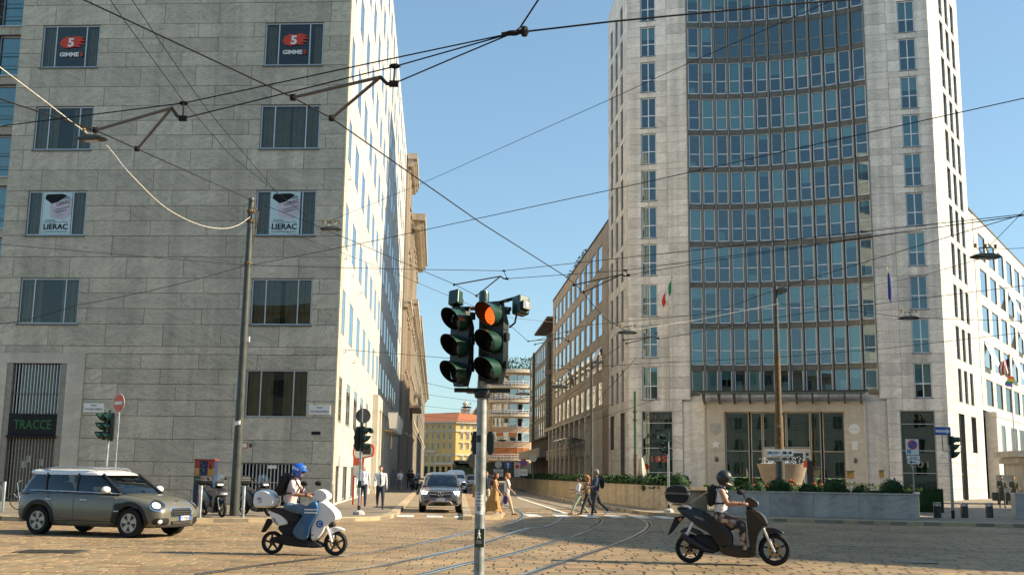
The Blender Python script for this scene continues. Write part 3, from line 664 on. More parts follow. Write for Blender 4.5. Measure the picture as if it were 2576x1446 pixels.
# sides
for f, L in ((FL, 10.3), (FR, 12.4)):
    cols = (2.3, 5.0, 7.7) if f is FL else (4.5, 6.85, 9.2); w = 1.15 if f is FL else 1.3
    h = [(s, s+w, z-2.62, z) for z in ZT for s in cols]+[(cols[0]-.6, cols[0]+1.6, .12, 6.7), (cols[2]-.4, cols[2]+1.6, 3.6, 6.6)]
    slabs(f, zt, 2.1, 0, L, h, 'marble_tower' if f is FL else 'marble_sunlit', 0, phase=(.3, .8))  # stone toned down on the sunlit right side only
    for z in ZT:
        for s in cols:
            window(f, s, s+w, z-2.62, z, 'bronze', 'glass_sky' if f is FR else 'glass_grey', .06, (), (.35,), .12, .07, 'alu', rb.choice((None, .99, .7)), 'blind_teal')
    window(f, cols[0]-.6, cols[0]+1.6, .12, 6.7, 'alu', 'glass_green', .07, (), (.3, .62), .3, .07, 'alu_dark', .99, 'blind_teal'); window(f, cols[2]-.4, cols[2]+1.6, 3.6, 6.6, 'alu', 'glass_grey', .07, (.5,), (), .3, .07, 'alu_dark', .5, 'blind')
# curtain wall
NBAY, S0, S1 = 13, 4.95, 19.09
def arc(s): return -1.12*(1-((s-12.02)/7.07)**2)-.1
bays = [S0+(S1-S0)*i/NBAY for i in range(NBAY+1)]
pts = [FT.W(s, arc(s), 0) for s in bays]
gl = [(ZT[i+1]+.1, ZT[i]-.32) for i in range(len(ZT)-1)]+[(8.22, 10.02)]
open_ = {(3, 12), (6, 0)}
for fi, (z0, z1) in enumerate(gl):
    for b in range(NBAY):
        a, c = pts[b], pts[b+1]; d = c-a; L = d.length; f = Face(TW, a, math.degrees(math.atan2(d.y, d.x)), -1)
        last = fi == len(gl)-1; r = rb.random()
        if fi == 1 and b >= 2: bl, bm = .995, 'blind_brown'
        elif fi == 3 and b in (2, 3, 4): bl, bm = .995, 'blind'
        elif r < .24: bl, bm = .995, rb.choice(('blind', 'blind_teal'))
        elif r < .66: bl, bm = rb.choice((.15, .3, .45, .6)), rb.choice(('blind', 'blind_teal'))
        else: bl, bm = None, 'blind'
        window(f, .12, L-.08, z0, z1, 'alu_white' if bm != 'blind_brown' else 'bronze_light', 'glass_teal', .075, (), () if last else (.4,), .06, .05, None, bl, bm, 'glazed_bay')
        if not bl and rb.random() < .55:      # desks and cabinets behind the glass
            hh = rb.uniform(.5, 1.0); f.box('cabinet', .3, .3+rb.uniform(.4, .75), -1.2-rb.random(), -.75, z0+.02, z0+hh, rb.choice(('furniture', 'furniture', 'interior_wall')))
for i, p in enumerate(pts):
    d = (pts[min(i+1, NBAY)]-pts[max(i-1, 0)]); a = math.atan2(d.y, d.x); q = p-TW.location
    m = MB().box(-.055, .055, -.14, .24, 8.1, TTOP); link('mullion_fin', m.mesh('mullion_fin', 'bronze_light'), TW, (q.x, q.y, 0), a)
    MB().box(-.02, .02, -.2, -.142, 8.1, TTOP).build('fin_edge', 'bronze_light', TW, (q.x, q.y, 0), a)
lv = [8.05]+[z-.11 for z in [ZT[i]-.1 for i in range(len(ZT))][::-1]]
for z in lv:
    m = MB()
    for b in range(NBAY):
        a, c = pts[b]-TW.location, pts[b+1]-TW.location; n = Vector((FT.n.x, FT.n.y, 0))
        for o0, o1, za, zb_ in ((-.24, .02, z-.14, z+.26),):
            m.add([(*(a+n*o0)[:2], za), (*(c+n*o0)[:2], za), (*(c+n*o1)[:2], za), (*(a+n*o1)[:2], za), (*(a+n*o0)[:2], zb_), (*(c+n*o0)[:2], zb_), (*(c+n*o1)[:2], zb_), (*(a+n*o1)[:2], zb_)], [(0, 3, 2, 1), (4, 5, 6, 7), (0, 1, 5, 4), (1, 2, 6, 5), (2, 3, 7, 6), (3, 0, 4, 7)])
    m.build('spandrel', 'bronze', TW)
    m = MB()
    P = [loc2(FT, 4.9, -.3)]+[tuple((p-TW.location)[:2]) for p in pts]+[loc2(FT, 19.15, -.3), loc2(FT, 19.15, -4.25), loc2(FT, 4.9, -4.25)]
    cxm = [(x+ (FT.n.x*-.3), y+(FT.n.y*-.3)) for x, y in P]; m.prism(cxm, z-.1, z+.2, 'z'); m.build('floor_slab', 'interior_wall', TW)
# entrance portal
FT.box('portal_pier', 4.3, 6.1, -.5, -.12, .12, 7.4, 'marble_tower'); FT.box('portal_pier', 17.9, 19.6, -.5, -.12, .12, 7.4, 'marble_tower')
FT.box('portal_jamb', 6.1, 7.55, -1.1, .03, .12, 7.4, 'portal_stone'); FT.box('portal_jamb', 16.5, 17.9, -1.1, .03, .12, 7.4, 'portal_stone'); FT.box('portal_lintel', 7.55, 16.5, -1.1, .028, 6.62, 7.4, 'portal_stone')
FT.box('portal_edge', 5.98, 6.1, -.1, .12, .12, 7.42, 'portal_stone'); FT.box('portal_edge', 17.9, 18.05, -.1, .12, .12, 7.42, 'portal_stone')
FT.box('belt_course', 4.3, 19.6, -1.4, -.3, 7.4, 8.08, 'marble_tower')
for s0, s1 in ((7.55, 9.35), (9.5, 10.35), (14.0, 14.75), (14.9, 16.5)): window(FT, s0, s1, .12, 6.62, 'portal_stone', 'glass_green', .06, (), (.23, .54), .9, .08)
window(FT, 10.42, 12.15, 3.9, 6.62, 'portal_stone', 'glass_green', .06, (), (), .9, .08); window(FT, 12.2, 13.95, 3.9, 6.62, 'portal_stone', 'glass_green', .06, (), (), .9, .08)
FT.box('door_block', 10.4, 14.0, -1.05, -.5, .12, 3.85, 'portal_stone'); FT.box('door_glass', 11.0, 13.4, -.498, -.45, .12, 3.5, 'glass_green'); FT.box('door_frame', 10.9, 11.0, -.5, -.42, .12, 3.6, 'alu_white'); FT.box('door_frame', 13.4, 13.5, -.5, -.42, .12, 3.6, 'alu_white'); FT.box('door_frame', 11.0, 13.4, -.5, -.42, 3.5, 3.6, 'alu_white')
FT.box('lobby_back', 7.4, 16.6, -4.1, -4.0, .12, 7.2, 'interior_wall'); FT.box('lobby_floor', 7.4, 16.6, -4, -1.1, .1, .14, 'interior_wall')
for s in (8.1, 8.9, 9.9, 14.4, 15.3, 16.0): FT.box('lobby_downlight', s-.12, s+.12, -1.7, -1.5, 1.55, 1.62, 'lamp_glow'); FT.box('frosted_panel', s-.35, s+.35, -1.55, -1.5, .14, 1.5, 'blind_teal')
# canopy of glass on tapering brackets
cn = MB()
cn.add([FT.W(5.9, 0, 7.95)-TL, FT.W(18.0, 0, 7.95)-TL, FT.W(18.3, 1.7, 8.12)-TL, FT.W(5.6, 1.7, 8.12)-TL, FT.W(5.9, 0, 7.9)-TL, FT.W(18.0, 0, 7.9)-TL, FT.W(18.3, 1.7, 8.06)-TL, FT.W(5.6, 1.7, 8.06)-TL], [(0, 1, 2, 3), (7, 6, 5, 4), (0, 4, 5, 1), (1, 5, 6, 2), (2, 6, 7, 3), (3, 7, 4, 0)])
cn.build('canopy_glass', 'glass_green', TW)
for k in range(11):
    s = 6.05+k*1.17; m = MB().prism([(.02, 7.9), (1.6, 8.05), (1.6, 7.97), (.35, 7.2), (.02, 7.2)], -.06, .06, 'x').mesh('canopy_bracket', 'bronze'); FT.put('canopy_bracket', m, s, 0, 0)
FT.box('canopy_beam', 5.8, 18.1, 1.55, 1.66, 7.95, 8.04, 'bronze')
# shop windows of the piers with ghosted lettering
for s0, s1, lf in ((1.07, 3.5, 1), (20.5, 22.92, 0)):
    window(FT, s0, s1, .12, 6.68, 'alu', 'glass_green', .05, (), (.27, .56, .86) if lf else (.3, .55, .85), .16, .07, 'alu_dark'); FT.box('shop_backing', s0, s1, -.6, -.56, .12, 6.68, 'interior_wall'); FT.box('shop_panel', s0+.05, s1-.05, -.5, -.45, 2.0 if lf else 2.1, 3.5, 'blind_teal'); FT.box('shop_panel', s0+.05, s1-.05, -.5, -.44, .2, 1.75, 'interior_wall')
n = FT.n
lettering('ON AIR', .5, FT.W(2.3, -.12, 6.0), n, TW, 1.9, 'bronze'); lettering('105 RA', .42, FT.W(2.28, -.12, 4.5), n, TW, 1.9, 'black_matt', flip=True); lettering('RADIO 10', .32, FT.W(2.28, -.12, 3.85), n, TW, 1.8, 'black_matt', flip=True); lettering('105', .5, FT.W(2.4, -.12, 2.7), n, TW, 1.2, 'sign_red'); lettering('ON AIR', .16, FT.W(2.4, -.12, 5.1), n, TW, .6, 'black_matt', flip=True)
MB().prism([(-.5, .3), (0, .42), (.5, .3), (.45, -.3), (0, -.6), (-.45, -.3)], -.01, .0, 'y')
FT.put('shop_emblem', MB().prism([(-.5, .3), (0, .42), (.5, .3), (.45, -.3), (0, -.6), (-.45, -.3)], -.01, .01, 'y').mesh('shop_emblem', 'alu_dark'), 2.25, -.14, 1.15); lettering('105', .3, FT.W(2.25, -.11, 1.0), n, TW, .7, 'white'); lettering('ON AIR', .5, FT.W(21.7, -.12, 6.0), n, TW, 1.9, 'bronze', flip=True); lettering('105', .5, FT.W(21.7, -.12, 2.5), n, TW, 1.3, 'bronze_light', flip=True)
# raised emblems on the jambs, lamps
FT.put('shield_emblem', MB().prism([(-.42, .3), (0, .42), (.45, .28), (.38, -.2), (-.05, -.5), (-.4, -.25)], 0, .06, 'y').mesh('shield_emblem', 'concrete'), 6.85, .03, 5.35); lettering('105', .26, FT.W(6.85, .1, 5.22), n, TW, .6, 'portal_stone')
star = [((.42 if k % 2 == 0 else .17)*math.sin(k*math.pi/5), (.42 if k % 2 == 0 else .17)*math.cos(k*math.pi/5)) for k in range(10)]
FT.put('star_emblem', MB().prism(star, 0, .06, 'y').mesh('star_emblem', 'sign_white'), 6.85, .03, 4.1); lettering('RADIO', .15, FT.W(6.9, .04, 3.5), n, TW, .55, 'concrete')
gear = [((.42 if k % 2 else .37)*math.cos(k*math.pi/12), (.42 if k % 2 else .37)*math.sin(k*math.pi/12)) for k in range(24)]
FT.put('round_emblem', MB().prism(gear, 0, .06, 'y').mesh('round_emblem', 'sign_white'), 17.2, .03, 5.3); lettering('R101', .14, FT.W(17.2, .1, 5.23), n, TW, .5, 'concrete'); FT.box('plaque', 16.98, 17.42, .03, .07, 3.75, 4.4, 'sign_white')
for s in (6.9, 10.7, 13.7, 17.2):
    o = -.5 if 10 < s < 14 else .03; FT.put('wall_lamp', MB().ell((0, .08, 0), (.13, .1, .2)).mesh('wall_lamp', 'bronze', 40), s, o, 2.95)
FT.box('house_number', 13.62, 13.8, -.5, -.47, 3.3, 3.5, 'black')
FL.box('street_name_plate', .25, 1.4, .0, .03, 3.1, 3.45, 'sign_white'); FT.box('street_name_plate', 22.98, 23.7, .004, .03, 3.1, 3.5, 'sign_white'); lettering('PIAZZA', .07, FT.W(23.34, .034, 3.35), FT.n, TW, .25); lettering("STATI UNITI", .08, FT.W(23.34, .034, 3.18), FT.n, TW, .55)
FR.box('roof_rail', 0, 12, -.5, -.45, TTOP, TTOP+.8, 'steel')

# ------------------------------------------------------------------ street side of the tower: travertine block
EB = thing('travertine_building', 'brown travertine office block with square windows along the tram street', 'building', FL.W(10.35, 0, 0)); FE = Face(EB, FL.W(10.35, 0, 0), 93.8, 1); EL = 48.3
ZE = [23.3, 20.1, 16.85, 13.6, 10.3]; CE = [3.95+4.3*i for i in range(10)]
ze = [7.5]
for z in sorted(ZE): ze += [z-2.25, z-1.5, z-.75, z]
ze = sorted(ze)+[24.6]
slabs(FE, ze, 2.15, 0, EL, [(s, s+2.85, z-2.25, z) for s in CE for z in ZE], 'travertine', 90, phase=(.2, .7))
FE.box('wall_core', .3, EL, -12, -.62, .05, 24.5, 'interior'); FE.box('recess_strip', .02, 2.4, -.3, .03, 7.5, 24.62, 'travertine')
for i, s in enumerate(CE):
    for z in ZE:
        window(FE, s, s+2.85, z-2.25, z, 'alu_dark', 'glass_sky', .07, (), (), .03, .06, 'alu_dark', .99 if rb.random() < .75 else .5, 'blind')
for s, z in ((CE[0], 13.6), (CE[6], 13.6)):
    m = MB().rings([[(-1.3, .02, 0), (1.3, .02, 0), (1.3, .06, 0), (-1.3, .06, 0)], [(-1.3, .85, -2.0), (1.3, .85, -2.0), (1.3, .89, -2.0), (-1.3, .89, -2.0)]]).mesh('open_casement', 'alu_white'); FE.put('open_casement', m, s+1.42, 0, z-.1)
FE.box('parapet', 0, EL, -.4, .06, 24.62, 24.8, 'roof_dark')
# projecting shop front
for k in range(10):
    s = 4.2+4.3*k
    FE.box('shopfront_pier', s-.5, s+.5, -.1, 1.0, .12, 7.2, 'portal_stone'); window(FE, s+.5, s+3.8, 4.6, 7.1, 'alu', 'glass_grey', .07, (.5,), (), -.55, .07, None, .99, 'blind'); window(FE, s+.5, s+3.8, .2, 3.4, 'alu', 'glass_grey', .07, (.33, .66), (.5,), -.55, .07, None, .9, 'curtain')
    FE.box('shopfront_band', s+.5, s+3.8, .2, .9, 3.42, 4.58, 'portal_stone')
    if k > 2: FE.box('fascia_sign', s+.9, s+2.9, .9, .96, 3.5, 4.45, 'black'); FE.box('fascia_mark', s+1.7, s+1.95, .96, .98, 3.7, 4.25, 'sign_white'); FE.box('fascia_mark', s+1.2, s+1.55, .96, .98, 4.0, 4.1, 'sign_white')
FE.box('shopfront_lintel', 3.6, EL, -.1, 1.02, 7.1, 7.5, 'portal_stone'); FE.box('ground_wall', .0, 3.7, -.3, .0, .12, 7.5, 'travertine')
MB().add([FE.W(8, 1, 4.9)-EB.location, FE.W(22, 1, 4.9)-EB.location, FE.W(22, 2.6, 5.2)-EB.location, FE.W(8, 2.6, 5.2)-EB.location, FE.W(8, 1, 4.82)-EB.location, FE.W(22, 1, 4.82)-EB.location, FE.W(22, 2.6, 5.12)-EB.location, FE.W(8, 2.6, 5.12)-EB.location], [(0, 1, 2, 3), (7, 6, 5, 4), (0, 4, 5, 1), (1, 5, 6, 2), (2, 6, 7, 3), (3, 7, 4, 0)]).build('entrance_canopy', 'glass_green', EB)
# roof planting
for k, s in enumerate((20, 24, 27, 31, 34)):
    p = FE.W(s, -1.2, 24.9); t = thing('roof_shrub', 'leafy shrub on the travertine block roof, %s from the tower' % ('nearest', 'second', 'third', 'fourth', 'farthest')[k], 'shrub', p, 0, 'roof shrubs'); m = MB(); leaves(m, sph((0, 0, .6), (1.1, 1.1, .8), .2), 260, .22); m.build('foliage', 'leaf_mid', t); MB().tube([(0, 0, -.1), (.05, 0, .6)], .04, 6).build('stem', 'bronze', t)

# ------------------------------------------------------------------ consulate wing right of the tower
UB = thing('consulate_building', 'sunlit white marble office wing right of the tower with open casements', 'building', FR.W(12.45, 0, 0)); FU = Face(UB, FR.W(12.45, 0, 0), 57.0, -1); UL = 52
CU = [3.95+4.9*i for i in range(10)]
slabs(FU, ze, 2.45, 1.9, UL, [(s, s+3.2, z-2.25, z) for s in CU for z in ZE], 'marble_sunlit', 60, phase=(.2, .7)); FU.box('wall_core', .4, UL, -12, -.62, .05, 24.5, 'interior'); FU.box('return_strip', .02, 1.88, -.62, -.05, .12, 24.62, 'marble_tower'); FU.box('parapet', 0, UL, -.5, .05, 24.6, 24.75, 'roof_dark')
for i, s in enumerate(CU):
    for j, z in enumerate(ZE):
        window(FU, s, s+3.2, z-2.25, z, 'alu_dark', 'glass_sky' if j < 4 else 'glass_grey', .07, (), (), .05, .06, 'alu_dark', .99 if rb.random() < .8 and j < 4 else None, 'blind')
for i, j in ((0, 3), (3, 1), (4, 2), (3, 3), (6, 2)):
    m = MB().rings([[(-1.5, .02, 0), (1.5, .02, 0), (1.5, .06, 0), (-1.5, .06, 0)], [(-1.5, .8, -2.0), (1.5, .8, -2.0), (1.5, .84, -2.0), (-1.5, .84, -2.0)]]).mesh('open_casement', 'alu_white'); FU.put('open_casement', m, CU[i]+1.6, 0, ZE[j]-.1)
FU.box('lower_wall', 3.1, UL, -.1, .8, .12, 7.0, 'marble_sunlit'); FU.box('lower_cornice', 3.0, UL, -.12, .85, 7.0, 7.4, 'marble_sunlit')
for k in range(9):
    s = 5.2+4.9*k; window(FU, s, s+(1.8 if k == 0 else 3.3), 3.6, 6.4, 'alu', 'glass_grey', .07, () if k == 0 else (.2, .4, .6, .8), (), -.85, .07, None)
# guard pavilion
pv = thing('guard_pavilion', 'low white flat roofed guard pavilion in front of the consulate wing', 'pavilion', (33.2, 72, 0)); fp = Face(pv, (33.2, 72, 0), -8, -1)
fp.box('roof_slab', -.6, 14, -4, .8, 3.15, 3.55, 'portal_stone'); fp.box('roof_fascia', -.3, 14, -3.9, .4, 2.75, 3.13, 'portal_stone'); fp.box('plinth', 0, 5.4, -3.6, 0, .1, 1.1, 'planter_blue'); fp.box('side_pier', 0, .5, -3.6, .02, 1.1, 2.75, 'portal_stone'); fp.box('pier', 5.4, 6.0, -3.6, .03, .1, 2.75, 'portal_stone')
window(fp, .5, 5.4, 1.1, 2.72, 'alu', 'glass_green', .06, (.5,), (.45,), .1, .06); fp.box('back_wall', 0, 14, -3.9, -3.7, .1, 2.8, 'interior_wall'); fp.box('parapet_block', 5.4, 13.8, -3, -.2, 3.57, 4.9, 'portal_stone')
wb = thing('booth', 'glazed sentry booth with projecting roof at the right edge', 'booth', fp.W(6.6, 0.8, 0)); fb = Face(wb, fp.W(6.6, .8, 0), -8, -1)
fb.box('roof', -.5, 4, -2, .5, 2.5, 2.8, 'concrete'); fb.box('display_box', 1.0, 4, -.1, .3, 2.82, 3.35, 'bronze'); window(fb, 0, 1.2, .2, 2.4, 'alu', 'glass_green', .06, (), (.45,), .0, .06); window(fb, 2.4, 4, .2, 2.4, 'alu', 'glass_green', .06, (), (), .0, .06); fb.box('post', 1.25, 1.35, -.1, 0, .12, 2.5, 'alu_dark')
cbx = thing('utility_cabinet', 'grey wall cabinet beside the guard pavilion', 'cabinet', fp.W(-1.6, .1, 0)); fc = Face(cbx, fp.W(-1.6, .1, 0), -8, -1); fc.box('door_panel', 0, 1.0, -.3, 0, .9, 2.0, 'concrete'); fc.box('lower_box', -.3, .8, -.3, .02, .35, .88, 'pole_grey'); fc.box('leg', 0, .1, -.2, -.1, .1, .36, 'pole_grey'); fc.box('leg', .5, .6, -.2, -.1, .1, .36, 'pole_grey')

# ------------------------------------------------------------------ further buildings on the right of the street
def simple_block(name, label, O, ang, o, length, depth, h, mat, cols, w, rows, wh, frame, pane, **kw):
    t = thing(name, label, 'building', O); f = Face(t, O, ang, o); f.box('wall', 0, length, -depth, 0, kw.get('z0', .05), h, mat)
    for s in cols:
        for z in rows: window(f, s, s+w, z-wh, z, frame, pane, kw.get('t', .08), kw.get('mull', ()), kw.get('trans', ()), -.07, .05, None)
    return t, f
OF = FL.W(60.2, 0, 0)
GB, FG = simple_block('greenstone_building', 'dark green-grey stone office block with tall narrow windows', OF, 93.8, 1, 35, 14, 20.6, 'greenstone', [5.5+3.3*i for i in range(6)]+[27.5, 30.2], 1.5, [19.9, 17.1, 14.4, 11.7, 9.0], 2.0, 'alu', 'glass_sky', z0=6.8)
for s in (.6, 2.2, 3.8, 25.6): FG.box('pilaster', s, s+.35, 0, .3, 6.8, 20.6, 'greenstone')
FG.box('arcade_core', 0, 35, -14, -3, .05, 6.8, 'interior'); FG.box('attic', 1, 20, -8, -1.5, 20.6, 22.6, 'grey_far'); FG.box('attic_roof', .5, 20, -8, .6, 22.6, 22.9, 'roof_dark'); FG.box('arcade_fascia', -.5, 36, -.2, 1.6, 3.9, 5.1, 'grey_far')
for k in range(9): FG.box('arcade_column', .5+k*4, .9+k*4, -.6, -.2, .1, 6.8, 'grey_far')
# round cornered flats
yG = 232.0; xG0, xG1 = AT(1240, 1000, yG).x, AT(1340, 1000, yG).x
RG = thing('round_flats', 'tan brick apartment block with rounded white balconies', 'building', ((xG0+xG1)/2, yG, 0)); wg = (xG1-xG0)/2+.6
def arcw(r, n=14, a0=-105, a1=70): return [((wg)*math.sin(R(a0+(a1-a0)*k/n)*.62)*1.12, -r*math.cos(R(a0+(a1-a0)*k/n)*.8)+2.2) for k in range(n+1)]
ring = arcw(2.6); MB().prism([(x*1.04, y-.35) for x, y in ring]+[(wg+3, 13.5), (-wg-1, 13.5)], .06, 3.9, 'z').build('arcade', 'interior', RG); m = MB().prism(ring+[(wg+3, 14), (-wg-1, 14)], .05, 22.6, 'z'); m.build('wall', 'brick_tan', RG)  # solid dark ring put in for the shade of the arcade
zfl = [4.6, 7.7, 10.7, 13.7, 16.7, 19.7]
def at_arc(k, out=0): a = ring[k]; b = ring[min(k+1, len(ring)-1)]; return ((a[0]+b[0])/2, (a[1]+b[1])/2-out), math.atan2(b[1]-a[1], b[0]-a[0])
for fi, z in enumerate(zfl):
    for k in (2, 4, 6, 8, 10, 12):
        p, a = at_arc(k, .03); w = (1.1, 1.5)[k % 4 == 0]
        o = MB().box(-w/2, w/2, -.06, .02, 0, 1.9).box(-w/2+.1, w/2-.1, -.075, -.06, .1, 1.8, 1).build('window', ['alu_white', 'glass_sky', 'orange_blind'], RG, (p[0], p[1], z+.55), a)
        if fi == 0 or (fi == 1 and k in (4, 8)): MB().box(-w/2, w/2, -.09, -.077, 1.0 if fi else .1, 1.85).build('roller_blind', 'orange_blind', o)
    if fi in (0, 3, 4, 5):
        bal = [(x*1.06, y-1.3) for x, y in ring]; mm = MB().prism(bal+[(ring[-1][0], ring[-1][1]+1), (ring[0][0], ring[0][1]+1)], z-.32, z+.1, 'z'); bb = mm.build('balcony', 'stucco_cream', RG)
        for zz in (.55, 1.0):
            rr = MB(); rr.tube([(x*1.05, y-1.2, z+zz) for x, y in ring], .05, 5); rr.build('railing', 'alu_white', bb)
        rr = MB()
        for x, y in ring: rr.box(x*1.05-.05, x*1.05+.05, y-1.25, y-1.15, z+.1, z+1.0)
        rr.build('balusters', 'alu_white', bb)
mm = MB().prism([(x*1.1, y-1.5) for x, y in ring]+[(wg+3, 14), (-wg-1, 14)], 22.6, 23.3, 'z').build('roof', 'stucco_cream', RG)
m = MB(); leaves(m, lambda: (random.uniform(-wg, wg*1.2), random.uniform(-.5, 2.5), 23.3+random.random()**1.5*2.6), 900, .45); tg = tag(m.build('roof_garden', 'leaf_mid', None, RG.location), 'leafy roof garden on the round cornered flats', 'shrub')
RG2, FH = simple_block('grey_flats', 'grey office block with small window rows beyond the round flats', (xG0-.4, yG+1.5, 0), 93.8, 1, 70, 12, 17.5, 'grey_far', [2+2.9*i for i in range(22)], 1.5, [16.2, 13.4, 10.6, 7.8, 5.0], 1.5, 'alu', 'glass_sky'); FH.box('eaves', 0, 70, -.2, 1.6, 17.5, 18.0, 'brick_tan')
# yellow corner palazzo closing the street
yc = 430.; cx_ = AT(1146, 1100, yc).x; cY = Vector((cx_, yc, 0)); YB = thing('yellow_palazzo', 'yellow stucco corner palazzo with red tiled roof closing the street', 'building', cY)
for ang, o, L, lit in ((150, 1, 34, 0), (28, -1, 34, 1)):
    f = Face(YB, cY, ang, o); f.box('wall', 0, L, -12, 0, .05, 21.2, 'stucco_yellow'); f.box('cornice', -.4, L, -.2, .9, 20.7, 21.4, 'stucco_cream'); f.box('belt', -.2, L, -.1, .35, 17.4, 17.9, 'stucco_cream'); f.box('belt', -.2, L, -.1, .3, 8.3, 8.7, 'stucco_cream'); f.box('belt', -.2, L, -.1, .2, 4.6, 5.1, 'stucco_cream')
    for k in range(12):
        s = 2+2.7*k
        for z, h, w in ((20.1, 1.6, 1.3), (16.8, 2.4, 1.2), (13, 2.3, 1.2), (8.0+.0, 2.6, 1.2)):
            window(f, s, s+w, z-h, z, 'stucco_cream', 'glass_grey', .16, (.5,), (), -.14, .08); f.box('window_hood', s-.3, s+w+.3, 0, .4, z+.1, z+.35, 'stucco_cream')
        f.box('arch_door', s, s+1.5, -.01, .06, .1, 4.0, 'interior')
    for k in (3, 7): f.box('balcony', 1.5+2.7*k-.6, 1.5+2.7*k+4.4, 0, 1.0, 9.2, 10.3, 'stucco_cream')
    f.box('balcony', -.5, 9, 0, 1.1, 4.6, 5.6, 'stucco_cream')
e1, e2 = Face(YB, cY, 150, 1), Face(YB, cY, 28, -1); bs = [e1.W(34, .8, 21.4)-cY, e1.W(-1, .8, 21.4)-cY, e2.W(34, .8, 21.4)-cY, e2.W(34, -12, 21.4)-cY, e1.W(34, -12, 21.4)-cY]; tp = [e1.W(30, -6, 24.8)-cY, e1.W(3, -7, 25.2)-cY, e2.W(30, -6, 24.8)-cY, e2.W(30, -6.5, 24.8)-cY, e1.W(30, -6.5, 24.8)-cY]
rfm = MB().rings([[tuple(p) for p in bs], [tuple(p) for p in tp]]).build('roof', 'roof_tile', YB)
q = e1.W(2, -10, 0)-cY; MB().box(q.x-1.8, q.x+1.8, q.y-1.8, q.y+1.8, 22, 26.4).box(q.x-2.1, q.x+2.1, q.y-2.1, q.y+2.1, 26.4, 26.7).lathe([(1.0, 26.7), (1.0, 28.6)], 8, (q.x, q.y, 0)).lathe([(1.2, 28.6), (.1, 30)], 8, (q.x, q.y, 0)).tube([(q.x, q.y, 29.9), (q.x, q.y, 32)], .06, 5).build('belvedere', 'stucco_cream', YB)
for s in (12, 22): c = e2.W(s, -5, 0)-cY; MB().box(c.x-.7, c.x+.7, c.y-.7, c.y+.7, 23.5, 27).build('chimney', 'brick_tan', YB)
# ------------------------------------------------------------------ palazzi on the left of the street
def palazzo(name, label, s0, s1, out, h, mat, corn, rows, pit=4.2, attic=0, bal=None):
    O = FB.W(s0, out, 0); O.z = 0; t = thing(name, label, 'building', O); f = Face(t, O, 93.8, -1); L = s1-s0
    f.box('wall', 0, L, -16, 0, .05, h, mat)
    k = 0
    while 2+k*pit < L-2:
        s = 2+k*pit
        for z, hh in rows:
            window(f, s, s+1.5, z-hh, z, mat, 'glass_grey', .2, (.5,), (), -.16, .1); f.box('window_hood', s-.35, s+1.85, 0, .5, z+.15, z+.45, mat)
        f.box('pilaster', s-1.35, s-.75, 0, .28, rows[-1][0]+.6 if len(rows) > 1 else 6, h-.9, mat); f.box('quoin', s-1.5, s-.6, 0, .4, .1, rows[-1][0]+.1, mat); k += 1
    for z, p, hh in corn:
        f.box('cornice', -.3, L+.2, -.1, p*.6, z-hh, z-hh*.45, mat); f.box('cornice', -p*.5, L+.2, -.1, p, z-hh*.45, z, mat)
        j = 0
        while j*.9 < min(L, 60): f.box('modillion', j*.9, j*.9+.4, 0, p*.85, z-hh*.8, z-hh*.46, mat); j += 1
    if attic: f.box('attic', .5, L, -10, -.8, h, h+attic, mat)
    if bal:
        for (b0, b1, bz) in bal:
            f.box('balcony', b0, b1, 0, 1.7, bz, bz+.35, mat)
            for j in range(int((b1-b0)/.5)): f.box('baluster', b0+j*.5, b0+j*.5+.2, 1.35, 1.55, bz+.35, bz+1.2, mat)
            f.box('balustrade', b0, b1, 1.3, 1.62, bz+1.2, bz+1.4, mat)
    return t
palazzo('palazzo', 'ornate stone palazzo with deep bracketed cornice behind the marble block', 83.2, 97, .25, 40.5, 'palazzo', [(40.6, 1.1, 1.6), (22.5, .8, 1.1)], [(34, 3), (28.5, 3), (20, 3), (13.5, 3), (6, 3.2)], attic=3)
palazzo('palazzo', 'second ornate stone palazzo with stepped out cornice and stone balcony', 97.2, 130, .55, 36, 'palazzo', [(36.2, 1.8, 2.0), (24.5, 1.1, 1.3)], [(31.5, 3), (20.5, 3.2), (14, 3), (6.2, 3.4)], bal=[(4, 20, 10.3)])
palazzo('palazzo', 'third grey stone palazzo row receding to the end of the street', 131, 330, .1, 27, 'palazzo_far', [(27, 1.6, 1.6), (10, .7, .8)], [(24.5, 2.4), (19.5, 2.4), (14.5, 2.4), (8.5, 2.8)], 5.2, bal=[(12, 22, 15)])
# ------------------------------------------------------------------ block out of frame on the right whose shadow crosses the setts
SB = thing('corner_block', 'large stone block standing right of the square, out of the picture', 'building', (45, 18, 0))
prof = [(0.8, 0), (0.8, 22.6), (4.4, 26.0), (7.8, 27.4), (12.5, 28.6), (19.5, 28.2), (23.5, 27.4), (26.2, 24.6), (26.6, 17.2), (43, 17.2), (43, 0)]
MB().prism([(a, b) for a, b in prof], 0, 22, 'x').build('wall', 'stucco_cream', SB)
fs = Face(SB, (45, 18, 0), 90, 1)
for k in range(9):
    for z in (5, 9, 13, 17): window(fs, 2.2+4.4*k, 4+4.4*k, z-2.4, z, 'alu', 'glass_grey', .1, (.5,), (), -.08, .06)

# block across the square, behind the photographer, mirrored in the lower windows
BB = thing('square_block', 'cream stone block across the square behind the viewpoint', 'building', (-70, -42, 0)); fbk = Face(BB, (-70, -42, 0), 0, 1); fbk.box('wall', 0, 150, -12, 0, 0, 23, 'stucco_cream'); fbk.box('cornice', 0, 150, -.1, 1, 22.2, 23.2, 'palazzo')
for k in range(30):
    for z in (4.6, 9, 13.4, 17.8, 21.6): window(fbk, 1.6+5*k, 3.6+5*k, z-2.5, z, 'alu', 'glass_grey', .12, (.5,), (), -.08, .06)
